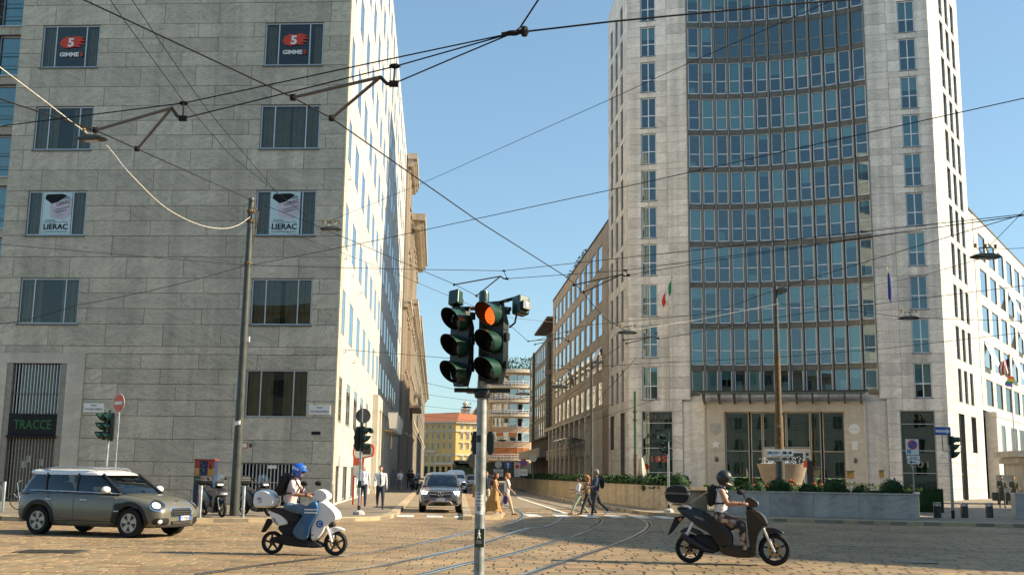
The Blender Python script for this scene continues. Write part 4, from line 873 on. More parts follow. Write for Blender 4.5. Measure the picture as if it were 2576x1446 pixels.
# ------------------------------------------------------------------ traffic signals
def visor(m, c, r, L, mo, mi_, n=22):
    """tunnel hood facing -y, long on top and cut back below"""
    ro, ri = [], []; fo, fi = [], []
    for k in range(n):
        a = 2*math.pi*k/n; ln = .05+L*max(0, (.5+.5*math.sin(a)))**.8
        for lst, rr, yy in ((ro, r, 0), (fo, r, -ln), (fi, r-.006, -ln), (ri, r-.006, 0)): lst.append((c[0]+rr*math.cos(a), c[1]+yy, c[2]+rr*math.sin(a)))
    m.rings([ro, fo], mo, False); m.rings([fo, fi], mo, False); m.rings([fi, ri], mi_, False)
def signal_head(parent, loc, rz, lit=None, body='signal_green', k=1.0, name='signal_head'):
    h = MB(); w, d = .26, .10
    h.prism(chaikin([(-w/2, 0), (w/2, 0), (w/2, .88), (-w/2, .88)], 1), 0, d, 'y')
    for q in range(3): h.box(-w/2-.004, w/2+.004, -.006, d*.9, .288+q*.293-.006 if q < 2 else .878, .294+q*.293 if q < 2 else .884)
    for z in (.2, .5, .78): h.box(w/2, w/2+.03, .02, .08, z-.04, z+.04)
    o = h.build(name, 'signal_dark' if body == 'signal_green' else body, parent, loc, rz, smooth=30); o.scale = (k, k, k)
    for q in range(3):
        z = .735-q*.293; v = MB(); visor(v, (0, -.004, z), .118, .20, 0, 1); v.build('visor', [body, 'visor_inside'], o, smooth=60, fix=False)
        MB().lathe([(.105, 0), (.1, -.012), (.06, -.024), (.004, -.028)], 20, (0, -.006, z), 'y').build('lens', 'lens_red' if lit == q else ('lens_off'), o, smooth=True)
    return o
def round_pole(parent, r0, r1, z0, z1, mat, name='pole', n=16): return MB().tube([(0, 0, z0), (0, 0, z1)], [r0, r1], n).build(name, mat, parent, smooth=True)
Y0 = 11.8; p0 = AT(1209, 1190, Y0); TS = thing('traffic_signal', 'foreground traffic signal on galvanised pole showing red to the left', 'traffic signal', (p0.x, Y0, 0))
round_pole(TS, .056, .054, 0, 2.62, 'galvanised'); MB().tube([(0, 0, 2.6), (0, 0, 3.42)], .05, 16).build('pole_head', 'signal_dark', TS, smooth=True); MB().lathe([(.055, 3.3), (.055, 3.57), (.045, 3.6), (.01, 3.605)], 18).build('pole_cap', 'signal_green', TS, smooth=40)
lx = AT(1164, 870, Y0).x-p0.x; rx = AT(1238, 870, Y0).x-p0.x
signal_head(TS, (lx-.035, -.11, 2.555), R(-36), None, k=.96); signal_head(TS, (rx+.01, -.13, 2.585), R(-33), 0, k=1.0)
MB().box(-.3, .3, -.03, .03, 2.5, 2.545).build('lower_bracket', 'signal_dark', TS); MB().lathe([(.075, 2.44), (.085, 2.47), (.085, 2.52), (.07, 2.54)], 16).build('clamp', 'signal_dark', TS, smooth=40); MB().box(-.34, .3, -.03, .03, 3.39, 3.425).build('upper_bracket', 'signal_dark', TS)
MB().tube([(-.17, 0, 3.0), (-.02, 0, 3.13)], .014, 6).build('cable', 'black', TS)
def detector(parent, loc, rz, tilt):
    o = MB().box(-.09, .09, -.075, .075, -.12, .12).build('detector', 'signal_green', parent, loc); o.rotation_euler = (tilt, R(8), rz)
    md = o.modifiers.new('b', 'BEVEL'); md.width = .025; md.segments = 3
    MB().box(-.06, .06, -.13, -.07, -.075, .03).build('lens_hood', 'signal_dark', o); MB().lathe([(.03, -.132), (.02, -.134)], 12, (0, 0, -.02), 'y').build('eye', 'chrome', o); return o
detector(TS, (.40, -.1, 3.43), R(38), R(-8)).scale = (.86, .86, .86); MB().tube([(.12, 0, 3.46), (.25, -.02, 3.5), (.34, -.06, 3.52)], .02, 6).build('detector_arm', 'signal_dark', TS); MB().tube([(.36, -.08, 3.36), (.34, -.06, 3.25), (.28, -.04, 3.2)], .012, 6).build('cable', 'black', TS)
detector(TS, (-.31, .02, 3.52), R(150), R(16)).scale = (.72, .72, .72)
bx_ = MB().box(-.05, .05, -.12, -.055, .99-.1, .99+.09).build('push_button_box', 'signal_green', TS)
FS = Face(TS, (p0.x, Y0, 0), 0, -1)
mm = MB().ell((0, 0, .062), (.007, .003, .008), 8, 5).tube([(0, 0, .05), (0, 0, .02)], .009, 6).tube([(0, 0, .025), (-.014, 0, -.02)], .006, 6).tube([(0, 0, .025), (.014, 0, -.018)], .006, 6).tube([(0, 0, .045), (.018, 0, .022)], .004, 6).tube([(0, 0, .045), (-.018, 0, .025)], .004, 6); mm.build('walking_figure', 'sign_white', bx_, (-.005, -.123, 1.0))
lettering('RISERVATO', .012, Vector((p0.x-.004, Y0-.124, .95)), (0, -1), bx_, .06, 'sign_white'); lettering('NON VEDENTI', .012, Vector((p0.x-.004, Y0-.124, .93)), (0, -1), bx_, .06, 'sign_white')
def wrap(name, a0, a1, r, z0, z1, mat, parent, skew=0):
    m = MB(); n = 8; A = []; B = []
    for k in range(n+1): a = R(a0+(a1-a0)*k/n); A.append((r*math.sin(a), -r*math.cos(a), z0+skew*k/n)); B.append((r*math.sin(a), -r*math.cos(a), z1+skew*k/n))
    m.rings([A, B], 0, False, False); return m.build(name, mat, parent, smooth=True, fix=False)
nt_ = wrap('pasted_notice', -105, 35, .0575, 1.245, 1.465, 'sign_white', TS, -.03); wrap('sticker', -70, -5, .0572, 1.97, 2.045, 'black', TS)
for t, z, h, w in (('SGOMBERO', 1.425, .014, .075), ('TUTTO', 1.39, .016, .05), ('TRASPORTI', 1.355, .014, .075), ('348 93.61.383', 1.322, .012, .075), ('PREZZI BASSI', 1.297, .01, .06), ('PREVENTIVI', 1.28, .01, .055), ('GRATUITI', 1.264, .01, .045)): lettering(t, h, Vector((p0.x-.012, Y0-.06, z)), (-.15, -1), nt_, w)

def signal_post(name, label, base, h, heads, group=None, pole='steel', r=.05):
    t = thing(name, label, 'traffic signal', base, 0, group); b = .012 if base[2] else 0
    MB().tube([(0, 0, 0), (0, 0, .32)], r*1.12, 12).build('pole_foot', 'black', t, smooth=True); round_pole(t, r, r, .32, h, pole); MB().lathe([(r*1.15, h-.3), (r*1.15, h+.12), (.01, h+.14)], 12).build('pole_cap', 'signal_green', t, smooth=40)
    for dx, dy, z, rz in heads: signal_head(t, (dx, dy, z), R(rz), None)
    return t
def zpx(v, u, y): return AT(u, v, y).z
s2 = signal_post('traffic_signal', 'green traffic signal with two heads behind the grey hatchback', (AT(265, 1200, 35.6).x, 35.6, .12), zpx(1050, 265, 35.6), [(-.16, -.1, zpx(1116, 265, 35.6), -60), (.1, -.14, zpx(1118, 265, 35.6), -75)], 'traffic signals')
ne = thing('no_entry_sign', 'round red no entry sign with white bar beside the grille door', 'road sign', (AT(288, 1200, 36.2).x, 36.2, .12)); zc = zpx(1013, 292, 36.2)-.12; round_pole(ne, .03, .03, 0, zc+.2, 'steel')
def disc(parent, r, z, rz, mat, y=-.045, rim=None, name='disc'):
    o = MB().lathe([(r*.98, -.006), (r, 0), (r, .012)], 28, (0, y, z), 'y').build(name, mat, parent, (0, 0, 0), rz, smooth=40)
    if rim: MB().lathe([(r*1.05, .008), (r*1.06, .014), (r*1.05, .018)], 28, (0, y, z), 'y').build('rim', rim, parent, (0, 0, 0), rz, smooth=40)
    return o
disc(ne, .29, zc, R(-38), 'sign_red', rim='sign_white'); MB().box(-.21, .21, -.058, -.052, zc-.05, zc+.05).build('white_bar', 'sign_white', ne, (0, 0, 0), R(-38))
b3 = G(*z4(752, 1062), .12); s3 = signal_post('traffic_signal', 'green traffic signal at the corner kerb under a round sign back', b3, zpx(1070, 905, b3.y)-.12, [(.1, -.05, zpx(1134, 905, b3.y)-.12, 82), (-.14, .05, zpx(1134, 905, b3.y)-.12, 200)], 'traffic signals')
rs_ = MB().tube([(0, 0, zpx(1070, 905, b3.y)-.12), (0, 0, zpx(1028, 905, b3.y)-.12)], .025, 8).build('sign_stem', 'steel', s3); o = MB().lathe([(.27, 0), (.27, .015), (.0, .02)], 24, (.04, .06, zpx(1045, 905, b3.y)-.12), 'y').build('sign_back', 'sign_back', s3, (0, 0, 0), R(12)); detector(s3, (.34, -.02, zpx(1083, 905, b3.y)-.12), R(70), 0).scale = (.7, .7, .7)
MB().lathe([(.22, 0), (.2, .1), (.1, .16)], 9).build('concrete_foot', 'concrete', s3); MB().box(-.06, .06, -.12, -.05, .95, 1.2).build('push_button_box', 'signal_green', s3)
b4 = G(*nz_(1163, 995), .12); s4 = signal_post('traffic_signal', 'green traffic signal on the pale pole beside the marble planter end', b4, zpx(1092, 1680, b4.y)-.12, [(-.14, -.06, zpx(1142, 1680, b4.y)-.12, -80)], 'traffic signals'); MB().lathe([(.22, 0), (.2, .1), (.1, .16)], 9).build('concrete_foot', 'concrete', s4); detector(s4, (-.33, 0, zpx(1098, 1668, b4.y)-.12), R(-70), 0).scale = (.8, .8, .8)
b5 = G(2397, 1303, .12); s5 = signal_post('traffic_signal', 'green traffic signal on the right carrying a blue arrow sign', b5, zpx(1100, 2390, b5.y)-.12, [(.14, -.06, zpx(1152, 2395, b5.y)-.12, 80)], 'traffic signals', 'galvanised', .06); detector(s5, (.36, 0, zpx(1105, 2408, b5.y)-.12), R(75), 0).scale = (.8, .8, .8)
za = zpx(1084, 2372, b5.y)-.12; MB().box(-.62, .06, -.05, -.03, za-.16, za+.17).build('arrow_plate', 'sign_blue', s5, (0, 0, 0), R(6)); MB().prism([(-.58, -.05), (-.12, -.05), (-.12, -.11), (.03, .0), (-.12, .11), (-.12, .05), (-.58, .05)], -.056, -.052, 'y').build('white_arrow', 'sign_white', s5, (0, 0, za), R(6)); MB().tube([(-.28, 0, za), (-.28, 0, za-.8), (0, 0, za-.8)], .025, 6).build('plate_bracket', 'galvanised', s5)
s6 = signal_post('traffic_signal', 'pair of back turned traffic signals half hidden by the foreground pole', (AT(1212, 1200, 42.5).x, 42.5, .11), zpx(1085, 1212, 42.5), [(-.31, .1, zpx(1150, 1212, 42.5), 195), (.31, .1, zpx(1150, 1212, 42.5), 165)], 'traffic signals')
# ------------------------------------------------------------------ signs
def post_sign(label, base, h, plates, cat='road sign', r=.03, mat='galvanised', name='road_sign'):
    t = thing(name, label, cat, base); round_pole(t, r, r, 0, h, mat, n=10)
    for p in plates: p(t)
    return t
def plate(x0, x1, z0, z1, mat, y=-.045, nm='plate'): return lambda t: MB().box(x0, x1, y, y+.012, z0, z1).build(nm, mat, t)
def dsk(r, z, mat, ring=None, y=-.06, x=0): 
    def f(t):
        if ring: MB().lathe([(r, 0), (r, .008)], 24, (x, y, z), 'y').build('ring', ring, t)
        MB().lathe([(r*(.78 if ring else 1), -.006), (r*(.78 if ring else 1), .004)], 24, (x, y-.002, z), 'y').build('disc', mat, t)
    return f
def bar(r, z, ang, mat='sign_red', y=-.07): return lambda t: MB().box(-r, r, y-.002, y, -.022, .022).build('slash', mat, t, (0, 0, z)).__setattr__('rotation_euler', (0, ang, 0))
def wr(s, h, x, z, w, mat='ink', y=-.075): return lambda t: lettering(s, h, Vector((t.location.x+x, t.location.y+y, t.location.z+z)), (0, -1), t, w, mat)
bs_ = G(2302, 1303, .12); zz = lambda v: zpx(v, 2300, bs_.y)-.12
post_sign('no parking sign with tow plate and arrow at the grey planter end', bs_, zz(1104), [plate(-.27, .25, zz(1143), zz(1104), 'sign_white'), dsk(.19, zz(1118), 'sign_blue', 'sign_red'), bar(.17, zz(1118), R(45)), plate(-.22, -.08, zz(1140), zz(1131), 'sign_blue', -.055), wr('P', .09, -.15, zz(1139.5), .06, 'sign_white', -.06), plate(-.25, .27, zz(1155), zz(1145), 'sign_white'), wr('0-24', .085, .01, zz(1153), .26, 'ink', -.05), plate(-.23, .27, zz(1166), zz(1156.5), 'sign_white'), plate(-.15, .12, zz(1162.4), zz(1160.6), 'ink', -.05), lambda t: MB().prism([(-.16, 0), (-.06, .06), (-.06, -.06)], -.052, -.048, 'y').build('arrow_head', 'ink', t, (0, 0, zz(1161.5)))])
def far_sign(u, y, v, label, plates): b = AT(u, 1200, y); h = zpx(v, u, y); return post_sign(label, (b.x, y, .12), h, plates)
far_sign(1277, 104, 1160, 'round blue sign with white up arrow by the hedge', [dsk(.34, 2.3, 'sign_blue'), lambda t: MB().prism([(-.06, -.25), (.06, -.25), (.06, .05), (.16, .05), (0, .28), (-.16, .05), (-.06, .05)], -.08, -.075, 'y').build('white_arrow', 'sign_white', t, (0, 0, 2.3))])
far_sign(1316, 100, 1156, 'no parking disc above a white plate by the hedge', [dsk(.33, 2.5, 'sign_blue', 'sign_red'), bar(.35, 2.5, R(45)), plate(-.38, .38, 1.35, 1.95, 'sign_white'), wr('0-24', .18, 0, 1.55, .5, 'ink', -.05)])
far_sign(1300, 108, 1158, 'tall white parking board by the hedge', [plate(-.28, .3, 1.2, 2.6, 'sign_white'), dsk(.2, 2.2, 'sign_red', None, -.055)])
far_sign(1253, 112, 1150, 'pair of stacked white information plates in the street', [dsk(.35, 2.4, 'sign_white'), plate(-.5, .5, 1.65, 1.95, 'sign_white'), plate(-.5, .5, 1.2, 1.6, 'sign_white')])
far_sign(1340, 98, 1150, 'round traffic mirror on a post by the arcade', [dsk(.34, 2.9, 'chrome')])
tb = AT(1163, 1200, 72); post_sign('large round sign back behind the white van', (tb.x+.8, 72, .11), 2.7, [lambda t: MB().lathe([(.5, 0), (.5, .02)], 24, (0, .05, 2.35), 'y').build('sign_back', 'sign_back', t), lambda t: MB().lathe([(.13, 0), (.13, .75), (.1, .8)], 12).build('yellow_sleeve', 'rust', t)])
# red bus stop with display
q = G(887, 1268, .12); BS = thing('bus_stop_sign', 'red framed bus stop sign with rounded display in front of the white flank', 'bus stop', (q.x+.02, q.y, .12), R(-12)); H_ = lambda v: zpx(v, 900, q.y)-.12
for x in (-.02, .38): MB().tube([(x, 0, 0), (x, 0, H_(1190))], .045, 8).build('post', 'sign_red', BS)
MB().box(-.06, .45, -.06, .06, H_(1200), H_(1150)).build('route_panel', 'sign_red', BS); MB().box(-.03, .42, -.07, -.06, H_(1196), H_(1170)).build('route_map', 'sign_white', BS)
fr = chaikin([(-.1, H_(1160)), (.75, H_(1148)), (.95, H_(1146)), (.95, H_(1112)), (-.1, H_(1116))], 2); MB().prism(fr, -.07, .07, 'y').build('frame', 'sign_red', BS, smooth=30)
cxf = sum(a for a, b in fr)/len(fr); czf = sum(b for a, b in fr)/len(fr); MB().prism([(cxf+(a-cxf)*.86, czf+(b-czf)*.8) for a, b in fr], -.085, -.072, 'y').build('display', 'alu', BS); MB().box(.25, .8, -.095, -.086, H_(1142), H_(1122)).build('screen', 'black', BS)
# ------------------------------------------------------------------ poles and bollards
bp = G(589, 1296, .12); TP = thing('tram_pole', 'tall grey tapering tram pole in front of the marble block', 'pole', bp); topz = zpx(503, 635, bp.y)-.12
MB().tube([(0, 0, 0), (0, 0, 3.2), (0, 0, topz)], [.17, .15, .1], 16).build('shaft', 'pole_grey', TP, smooth=True); MB().lathe([(.11, topz), (.1, topz+.06), (.01, topz+.09)], 12).build('cap', 'pole_grey', TP)
for v in (666, 560, 535): z = zpx(v, 625, bp.y)-.12; MB().lathe([(.135, z), (.145, z+.05), (.135, z+.1)], 12).build('wire_collar', 'rust', TP)
wrap('sticker', -60, 30, .153, 3.0, 3.14, 'sign_white', TP, .05); MB().box(.13, .2, -.05, .05, zpx(868, 622, bp.y), zpx(855, 622, bp.y)).build('sensor_box', 'sign_white', TP); MB().tube([(.13, -.05, topz-.25), (.3, -.1, topz-.5), (.24, -.05, topz-.9), (.14, 0, topz-1.6)], .02, 6).build('cable_loop', 'rust', TP)
for k, (u, v) in enumerate(((q_, w_) for q_, w_ in (((700+210/4.38)*.6706, (1650+1268/4.38)*.6706), ((700+920/4.38)*.6706, (1650+1268/4.38)*.6706), (6, 1285)))):
    b = G(u, v, .12); t = thing('steel_bollard', ['slim steel bollard between hatchback and parked black scooter', 'slim steel bollard right of the tall tram pole', 'slim steel bollard at the left edge of the picture'][k], 'bollard', b, 0, 'steel bollards'); MB().lathe([(.055, 0), (.055, .98), (.05, 1.0), (.01, 1.005)], 14).build('post', 'steel', t, smooth=40); MB().lathe([(.085, 0), (.085, .02), (.056, .03)], 14).build('base_plate', 'steel', t)
for k, u in enumerate((2358, 2426, 2489)):
    b = G(u, 1301, .12); t = thing('dark_bollard', ['thick dark bollard nearest the grey planter', 'thick dark bollard just right of the blue arrow signal', 'thick dark bollard nearest the concrete barrier'][k], 'bollard', b, 0, 'thick dark bollards'); MB().lathe([(.15, 0), (.145, .56)], 18).build('post', 'pole_grey', t, smooth=40); MB().lathe([(.15, .47), (.15, .54)], 18, cap=False).build('reflective_band', 'sign_white', t, smooth=True); MB().lathe([(.155, .56), (.155, .6), (.13, .61)], 18).build('cap', 'steel', t, smooth=40)
    for j in range(5): a = j*1.25+.2; MB().box(-.025, .025, -.156, -.15, .475, .535).build('red_chevron', 'sign_red', t, (0, 0, 0), a)
RC = AT(1962, 1200, 49.5); rc = thing('lamp_column', 'rusty ochre tram column with flood lamp and hotel signs', 'pole', (RC.x, 49.5, .9)); zr = lambda v: zpx(v, 1962, 49.5)-.9
MB().tube([(0, 0, -.8), (0, 0, zr(1160))], .20, 14).build('painted_base', 'pole_grey', rc, smooth=True); MB().tube([(0, 0, zr(1160)), (0, 0, zr(1050)), (0, 0, zr(1040)), (0, 0, zr(890))], [.2, .19, .15, .14], 14).build('shaft', 'rust', rc, smooth=True); MB().tube([(0, 0, zr(890)), (0, 0, zr(720))], [.13, .1], 14).build('upper_shaft', 'pole_grey', rc, smooth=True)
MB().box(.12, .5, -.16, .2, zr(735), zr(726)).build('flood_lamp', 'pole_grey', rc); MB().tube([(0, 0, zr(742)), (.3, 0, zr(738))], .03, 6).build('lamp_arm', 'pole_grey', rc)
for v0, v1, s, m_ in ((1146, 1130, 'PARK HYATT', 'sign_white'), (1159, 1147, 'ALTRI HOTEL', 'stucco_cream')):
    MB().box(-.62, .54, -.26, -.23, zr(v0), zr(v1)).build('hotel_sign', m_, rc); zc = (zr(v0)+zr(v1))/2; lettering(s, .11, Vector((RC.x-.32, 49.5-.265, zc-.05+.9)), (0, -1), rc, .56, 'ink', bold=.003)
    MB().prism([(.3, -.02), (.4, -.02), (.37, -.07), (.42, -.07), (.5, 0), (.42, .07), (.37, .07), (.4, .02), (.3, .02)], -.268, -.262, 'y').build('arrow', 'ink', rc, (0, 0, zc)); MB().box(.08, .25, -.266, -.262, zc-.06, zc+.06).build('pictogram', 'sign_back', rc)
lettering('157', .13, Vector((RC.x, 49.5-.21, zr(1075)+.9)), (0, -1), rc, .22, 'stucco_cream')
gp = AT(1598, 1200, 57); t = thing('green_pole', 'slim green and yellow weathered tram pole beside the tower corner', 'pole', (gp.x, 57, .12)); MB().tube([(0, 0, 0), (0, 0, 2.6)], .1, 10).build('lower_shaft', 'rust', t, smooth=True); MB().tube([(0, 0, 2.6), (0, 0, zpx(990, 1598, 57))], .08, 10).build('upper_shaft', 'pole_green', t, smooth=True)
for v in (1064, 1043): MB().lathe([(.12, zpx(v, 1598, 57)), (.12, zpx(v, 1598, 57)+.08)], 10).build('collar', 'rust', t)
lp = AT(1487, 1200, 66); t = thing('lamp_post', 'grey street lamp post with small hooded lamp over the hedge', 'lamp post', (lp.x, 66, .12)); hz = zpx(905, 1487, 66); MB().tube([(0, 0, 0), (0, 0, hz)], [.12, .08], 10).build('shaft', 'pole_grey', t, smooth=True); MB().tube([(0, 0, hz-.35), (.35, -.1, hz-.3)], .03, 6).build('arm', 'pole_grey', t); MB().box(.1, .65, -.3, .1, hz-.32, hz-.2).build('lamp_head', 'alu_dark', t)
# painted cabinet, stone foot, barrier
cb = G((700+235/4.38)*.6706, (1650+1090/4.38)*.6706, .12); cb.y += .4; CBN = thing('painted_cabinet', 'tall street cabinet painted in coloured blocks against the marble wall', 'cabinet', cb, R(-3)); hc = 1.95
for nme, mats in (('a', None),):
    plain('paint_maroon', (.33, .05, .035), .6); plain('paint_ochre', (.45, .24, .05), .6); plain('paint_dgreen', (.03, .07, .03), .6); plain('paint_navy', (.015, .025, .07), .6)
MB().box(-.42, .42, -.2, .25, 0, hc-.06).build('case', 'paint_navy', CBN); MB().box(-.45, .45, -.24, .28, hc-.06, hc).build('lid', 'paint_maroon', CBN)
for x0, x1, z0, z1, m_ in ((-.4, -.2, 1.6, 1.88, 'paint_maroon'), (.15, .4, 1.6, 1.88, 'paint_maroon'), (-.4, -.2, 1.25, 1.58, 'paint_ochre'), (.15, .4, 1.25, 1.58, 'paint_ochre'), (-.4, -.2, .9, 1.23, 'paint_dgreen'), (.15, .4, .9, 1.23, 'paint_dgreen'), (-.2, .12, .5, .88, 'paint_ochre'), (-.22, .12, .04, .48, 'paint_maroon')): MB().box(x0, x1, -.212, -.2, z0, z1).build('painted_panel', m_, CBN)
MB().box(.24, .29, -.225, -.213, 1.52, 1.74).build('handle', 'black', CBN)
for k in range(14): x = random.uniform(-.16, .08); z = random.uniform(.95, 1.85); MB().tube([(x, -.216, z), (x+random.uniform(-.06, .06), -.216, z+random.uniform(-.05, .05)), (x+random.uniform(-.08, .08), -.216, z+random.uniform(-.07, .07))], .006, 4).build('scrawl', 'alu', CBN)
br = G(2556, 1303, .12); t = thing('concrete_barrier', 'pale concrete barrier block at the right edge', 'barrier', br, R(-12)); MB().prism([(0, 0), (3, 0), (3, 1.35), (.25, 1.02), (0, .98)], 0, .8, 'y').build('block', 'concrete', t); MB().box(-.03, 3, -.03, .83, .98, 1.03).build('coping', 'portal_stone', t)
# bicycle at the left edge
q = G(12, 1283, .12); bk = thing('bicycle', 'bicycle with thin tyres leaning at the left edge of the picture', 'bicycle', (q.x-.25, q.y+.9, .12), R(8))
for x in (.33, -.72):
    w_ = MB().tube([(x+.33*math.cos(a*math.pi/14), 0, .34+.33*math.sin(a*math.pi/14)) for a in range(29)], .018, 6, cap=False).build('wheel', 'black_matt', bk)
    for k in range(8): MB().tube([(x, 0, .34), (x+.32*math.cos(k*.785), 0, .34+.32*math.sin(k*.785))], .004, 4).build('spoke', 'steel', w_)
MB().tube([(-.72, 0, .34), (-.2, 0, .32), (.22, 0, .82), (-.38, 0, .86), (-.2, 0, .32)], .016, 6).build('frame', 'pole_grey', bk); MB().tube([(.33, 0, .34), (.2, 0, .95), (.32, 0, 1.02)], .014, 6).build('fork', 'chrome', bk); MB().tube([(.3, -.25, 1.03), (.3, .25, 1.03)], .013, 6).build('handlebar', 'chrome', bk); MB().puff([(-.55, .9), (-.3, .92), (-.3, .96), (-.58, .97)], .12).build('saddle', 'black', bk)
# ------------------------------------------------------------------ planters, hedge and flowers
def planter(name, label, pts, w, h, mat, z0=.12, pan=2.2):
    t = thing(name, label, 'planter', (pts[0][0], pts[0][1], z0)); P = [Vector(p) for p in pts]; m = MB(); top = MB(); a0 = P[0]
    for i in range(len(P)-1):
        d = P[i+1]-P[i]; n = Vector((-d.y, d.x)).normalized()
        if n.dot(Vector(w)) < 0: n = -n
        k = max(1, round(d.length/pan)); e = d/k; ang = math.atan2(d.y, d.x); sg = 1 if Vector((-math.sin(ang), math.cos(ang))).dot(n) > 0 else -1
        for j in range(k):
            c = P[i]+e*(j+.5)+n*.06-a0; link('facing_slab', unit(mat), t, (c.x, c.y, h/2), ang, (e.length-.008, .12+random.uniform(-.004, .004), h))
        c = (P[i]+P[i+1])/2+n*.09-a0; MB().box(-d.length/2-.03, d.length/2+.03, -.13, .13, 0, .05).build('coping', mat, t, (c.x, c.y, h+.002), ang)
    return t
PLp = [(7.05, 50.2), (5.62, 60.4), (4.25, 72), (2.65, 88), (-.15, 130)]
pl1 = planter('street_planter', 'long golden stone planter wall running along the tram street', PLp, (1, 0), 1.02, 'planter_goldlit', pan=3.2)
MB().box(0, 1.9, 0, .12, 0, 1.05).build('end_slab', 'planter_goldlit', pl1, (.02, -.02, 0), R(8)); 
m = MB()
for i in range(len(PLp)-1):
    a, b = Vector(PLp[i])-Vector(PLp[0]), Vector(PLp[i+1])-Vector(PLp[0]); m.add([(a.x+.12, a.y, .9), (a.x+2, a.y, .9), (b.x+2, b.y, .9), (b.x+.12, b.y, .9)], [(0, 1, 2, 3)])
m.build('soil', 'soil', pl1)
PRp = [(8.9, 45.6), (13.7, 43.75), (15.75, 42.95)]; pl2 = planter('square_planter', 'long grey veined marble planter in front of the tower', [(8.9, 48.4)]+PRp+[(17.4, 47.4)], (0, 1), .92, 'planter_blue', pan=1.7)
MB().prism([(0, -2.6), (4.8, -4.5), (6.8, -5.3), (8.4, -1.1), (5, 2.5), (0, 2.5)], .6, .8, 'z').build('soil', 'soil', pl2)
def hedge(label, pts, w, z0, h, n, size, mat, name='hedge', core='leaf_dark'):
    P = [Vector(p) for p in pts]; seg = [(P[i], P[i+1], (P[i+1]-P[i]).length) for i in range(len(P)-1)]; tot = sum(s[2] for s in seg); o0 = P[0]
    t = thing(name, label, 'hedge', (o0.x, o0.y, z0)); m = MB(); c = MB()
    def smp():
        r = random.random()**1.6*tot
        for a, b, L in seg:
            if r <= L: break
            r -= L
        p = a.lerp(b, min(1, r/L)); nrm = Vector((-(b-a).y, (b-a).x)).normalized(); u = random.uniform(-1, 1); bumpy = 1+.16*math.sin(p.y*1.7+p.x)+.1*math.sin(p.y*4.1)
        sd = random.random()
        if sd < .5: zz = h*bumpy*random.uniform(.86, 1.04)
        else: zz = h*bumpy*random.random(); u = math.copysign(random.uniform(.82, 1.05), u)
        q = p+nrm*u*w/2-o0; return (q.x, q.y, zz)
    leaves(m, smp, n, size); m.build('foliage', mat, t)
    for a, b, L in seg:
        d = b-a; ce = (a+b)/2-o0; c.box(0, 0, 0, 0, 0, 0) if False else None
        MB().box(-L/2, L/2, -w*.42, w*.42, 0, h*.84).build('dense_growth', core, t, (ce.x, ce.y, 0), math.atan2(d.y, d.x))
    return t
hedge('clipped dark hedge in the golden planter beside the tram street', [(7.6, 51.2), (6.4, 60.5), (5.0, 72), (3.5, 88), (1.0, 126)], 1.3, .95, .55, 9000, .15, 'leaf_dark')
def bush(name, label, p, r, n=700, mat='leaf_dark', size=.1, cat='bush', flowers=0, group=None):
    t = thing(name, label, cat, p, 0, group); m = MB(); leaves(m, sph((0, 0, r[2]*.85), r, .78), n, size); m.build('foliage', mat, t); MB().ell((0, 0, r[2]*.85), tuple(x*.86 for x in r), 12, 8).build('dense_growth', 'leaf_dark', t, smooth=True); MB().tube([(0, 0, -.25), (0, 0, r[2]*.4)], .05, 6).build('stem', 'bronze', t)
    for k in range(flowers):
        a = random.uniform(0, 6.28); e = random.uniform(0, 1.4); MB().ell((r[0]*1.02*math.cos(a)*math.cos(e), r[1]*1.02*math.sin(a)*math.cos(e), r[2]*.85+r[2]*1.05*math.sin(e)), (.055, .055, .05), 7, 5).build('flower', 'rose', t)
    return t
for k, (u, vtop, wd, y, lb) in enumerate(((1706, 1206, 62, 50.5, 'round clipped bush beside the pale traffic signal pole'), (1880, 1217, 42, 47, 'small round bush hidden behind the helmeted rider'), (1956, 1211, 58, 46, 'round clipped bush at the foot of the rusty column'), (2030, 1219, 44, 46, 'low round bush right of the rusty column'), (2099, 1209, 58, 45.4, 'large round bush left of the orange path lights'), (2165, 1219, 40, 46.5, 'small round bush between the two orange path lights'), (2243, 1212, 62, 45, 'large round bush near the right end of the grey planter'))):
    p = AT(u, vtop, y); r = wd/2/F_PX*y; bush('round_bush', lb, (p.x, y, max(.8, p.z-1.8*r)), (r, r, r*.92), 900, 'leaf_dark', .075, group='clipped bushes')
for k, (u, vt, wd, y, fl, lb) in enumerate(((1640, 1200, 60, 54, 0, 'pale green bush at the golden planter end'), (1828, 1195, 40, 48.5, 5, 'tall rose bush behind the scooter rider'), (1905, 1205, 50, 49.5, 8, 'rose bush left of the fountain bowl'), (1986, 1208, 40, 47.6, 6, 'rose bush in front of the fountain bowl'), (2062, 1212, 46, 48.5, 6, 'rose bush right of the fountain bowl'))):
    p = AT(u, vt, y); r = wd/2/F_PX*y; bush('rose_bush', lb, (p.x, y, .75), (r, r, max(.3, (p.z-.75)/1.85)), 420, 'leaf_light', .085, 'bush', fl//2, 'rose bushes')
hedge('low light green hedge behind the round bushes', [(9.2, 52.5), (13, 51.6), (18.5, 50)], .9, .5, .75, 3000, .09, 'leaf_light')
hedge('dark clipped hedge block at the right pier shop window', [(19.2, 53.5), (20.6, 53)], 1.2, .1, 1.3, 900, .1, 'leaf_dark')
wf = thing('wire_border_fence', 'low wire border fence in front of the roses', 'fence', (8.2, 51, .12))
for k in range(16): MB().tube([(k*.11, 0, 0), (k*.11, 0, .38), (k*.11+.07, 0, .44), (k*.11+.14, 0, .38), (k*.11+.14, 0, 0)], .008, 5).build('hoop', 'pole_green', wf)
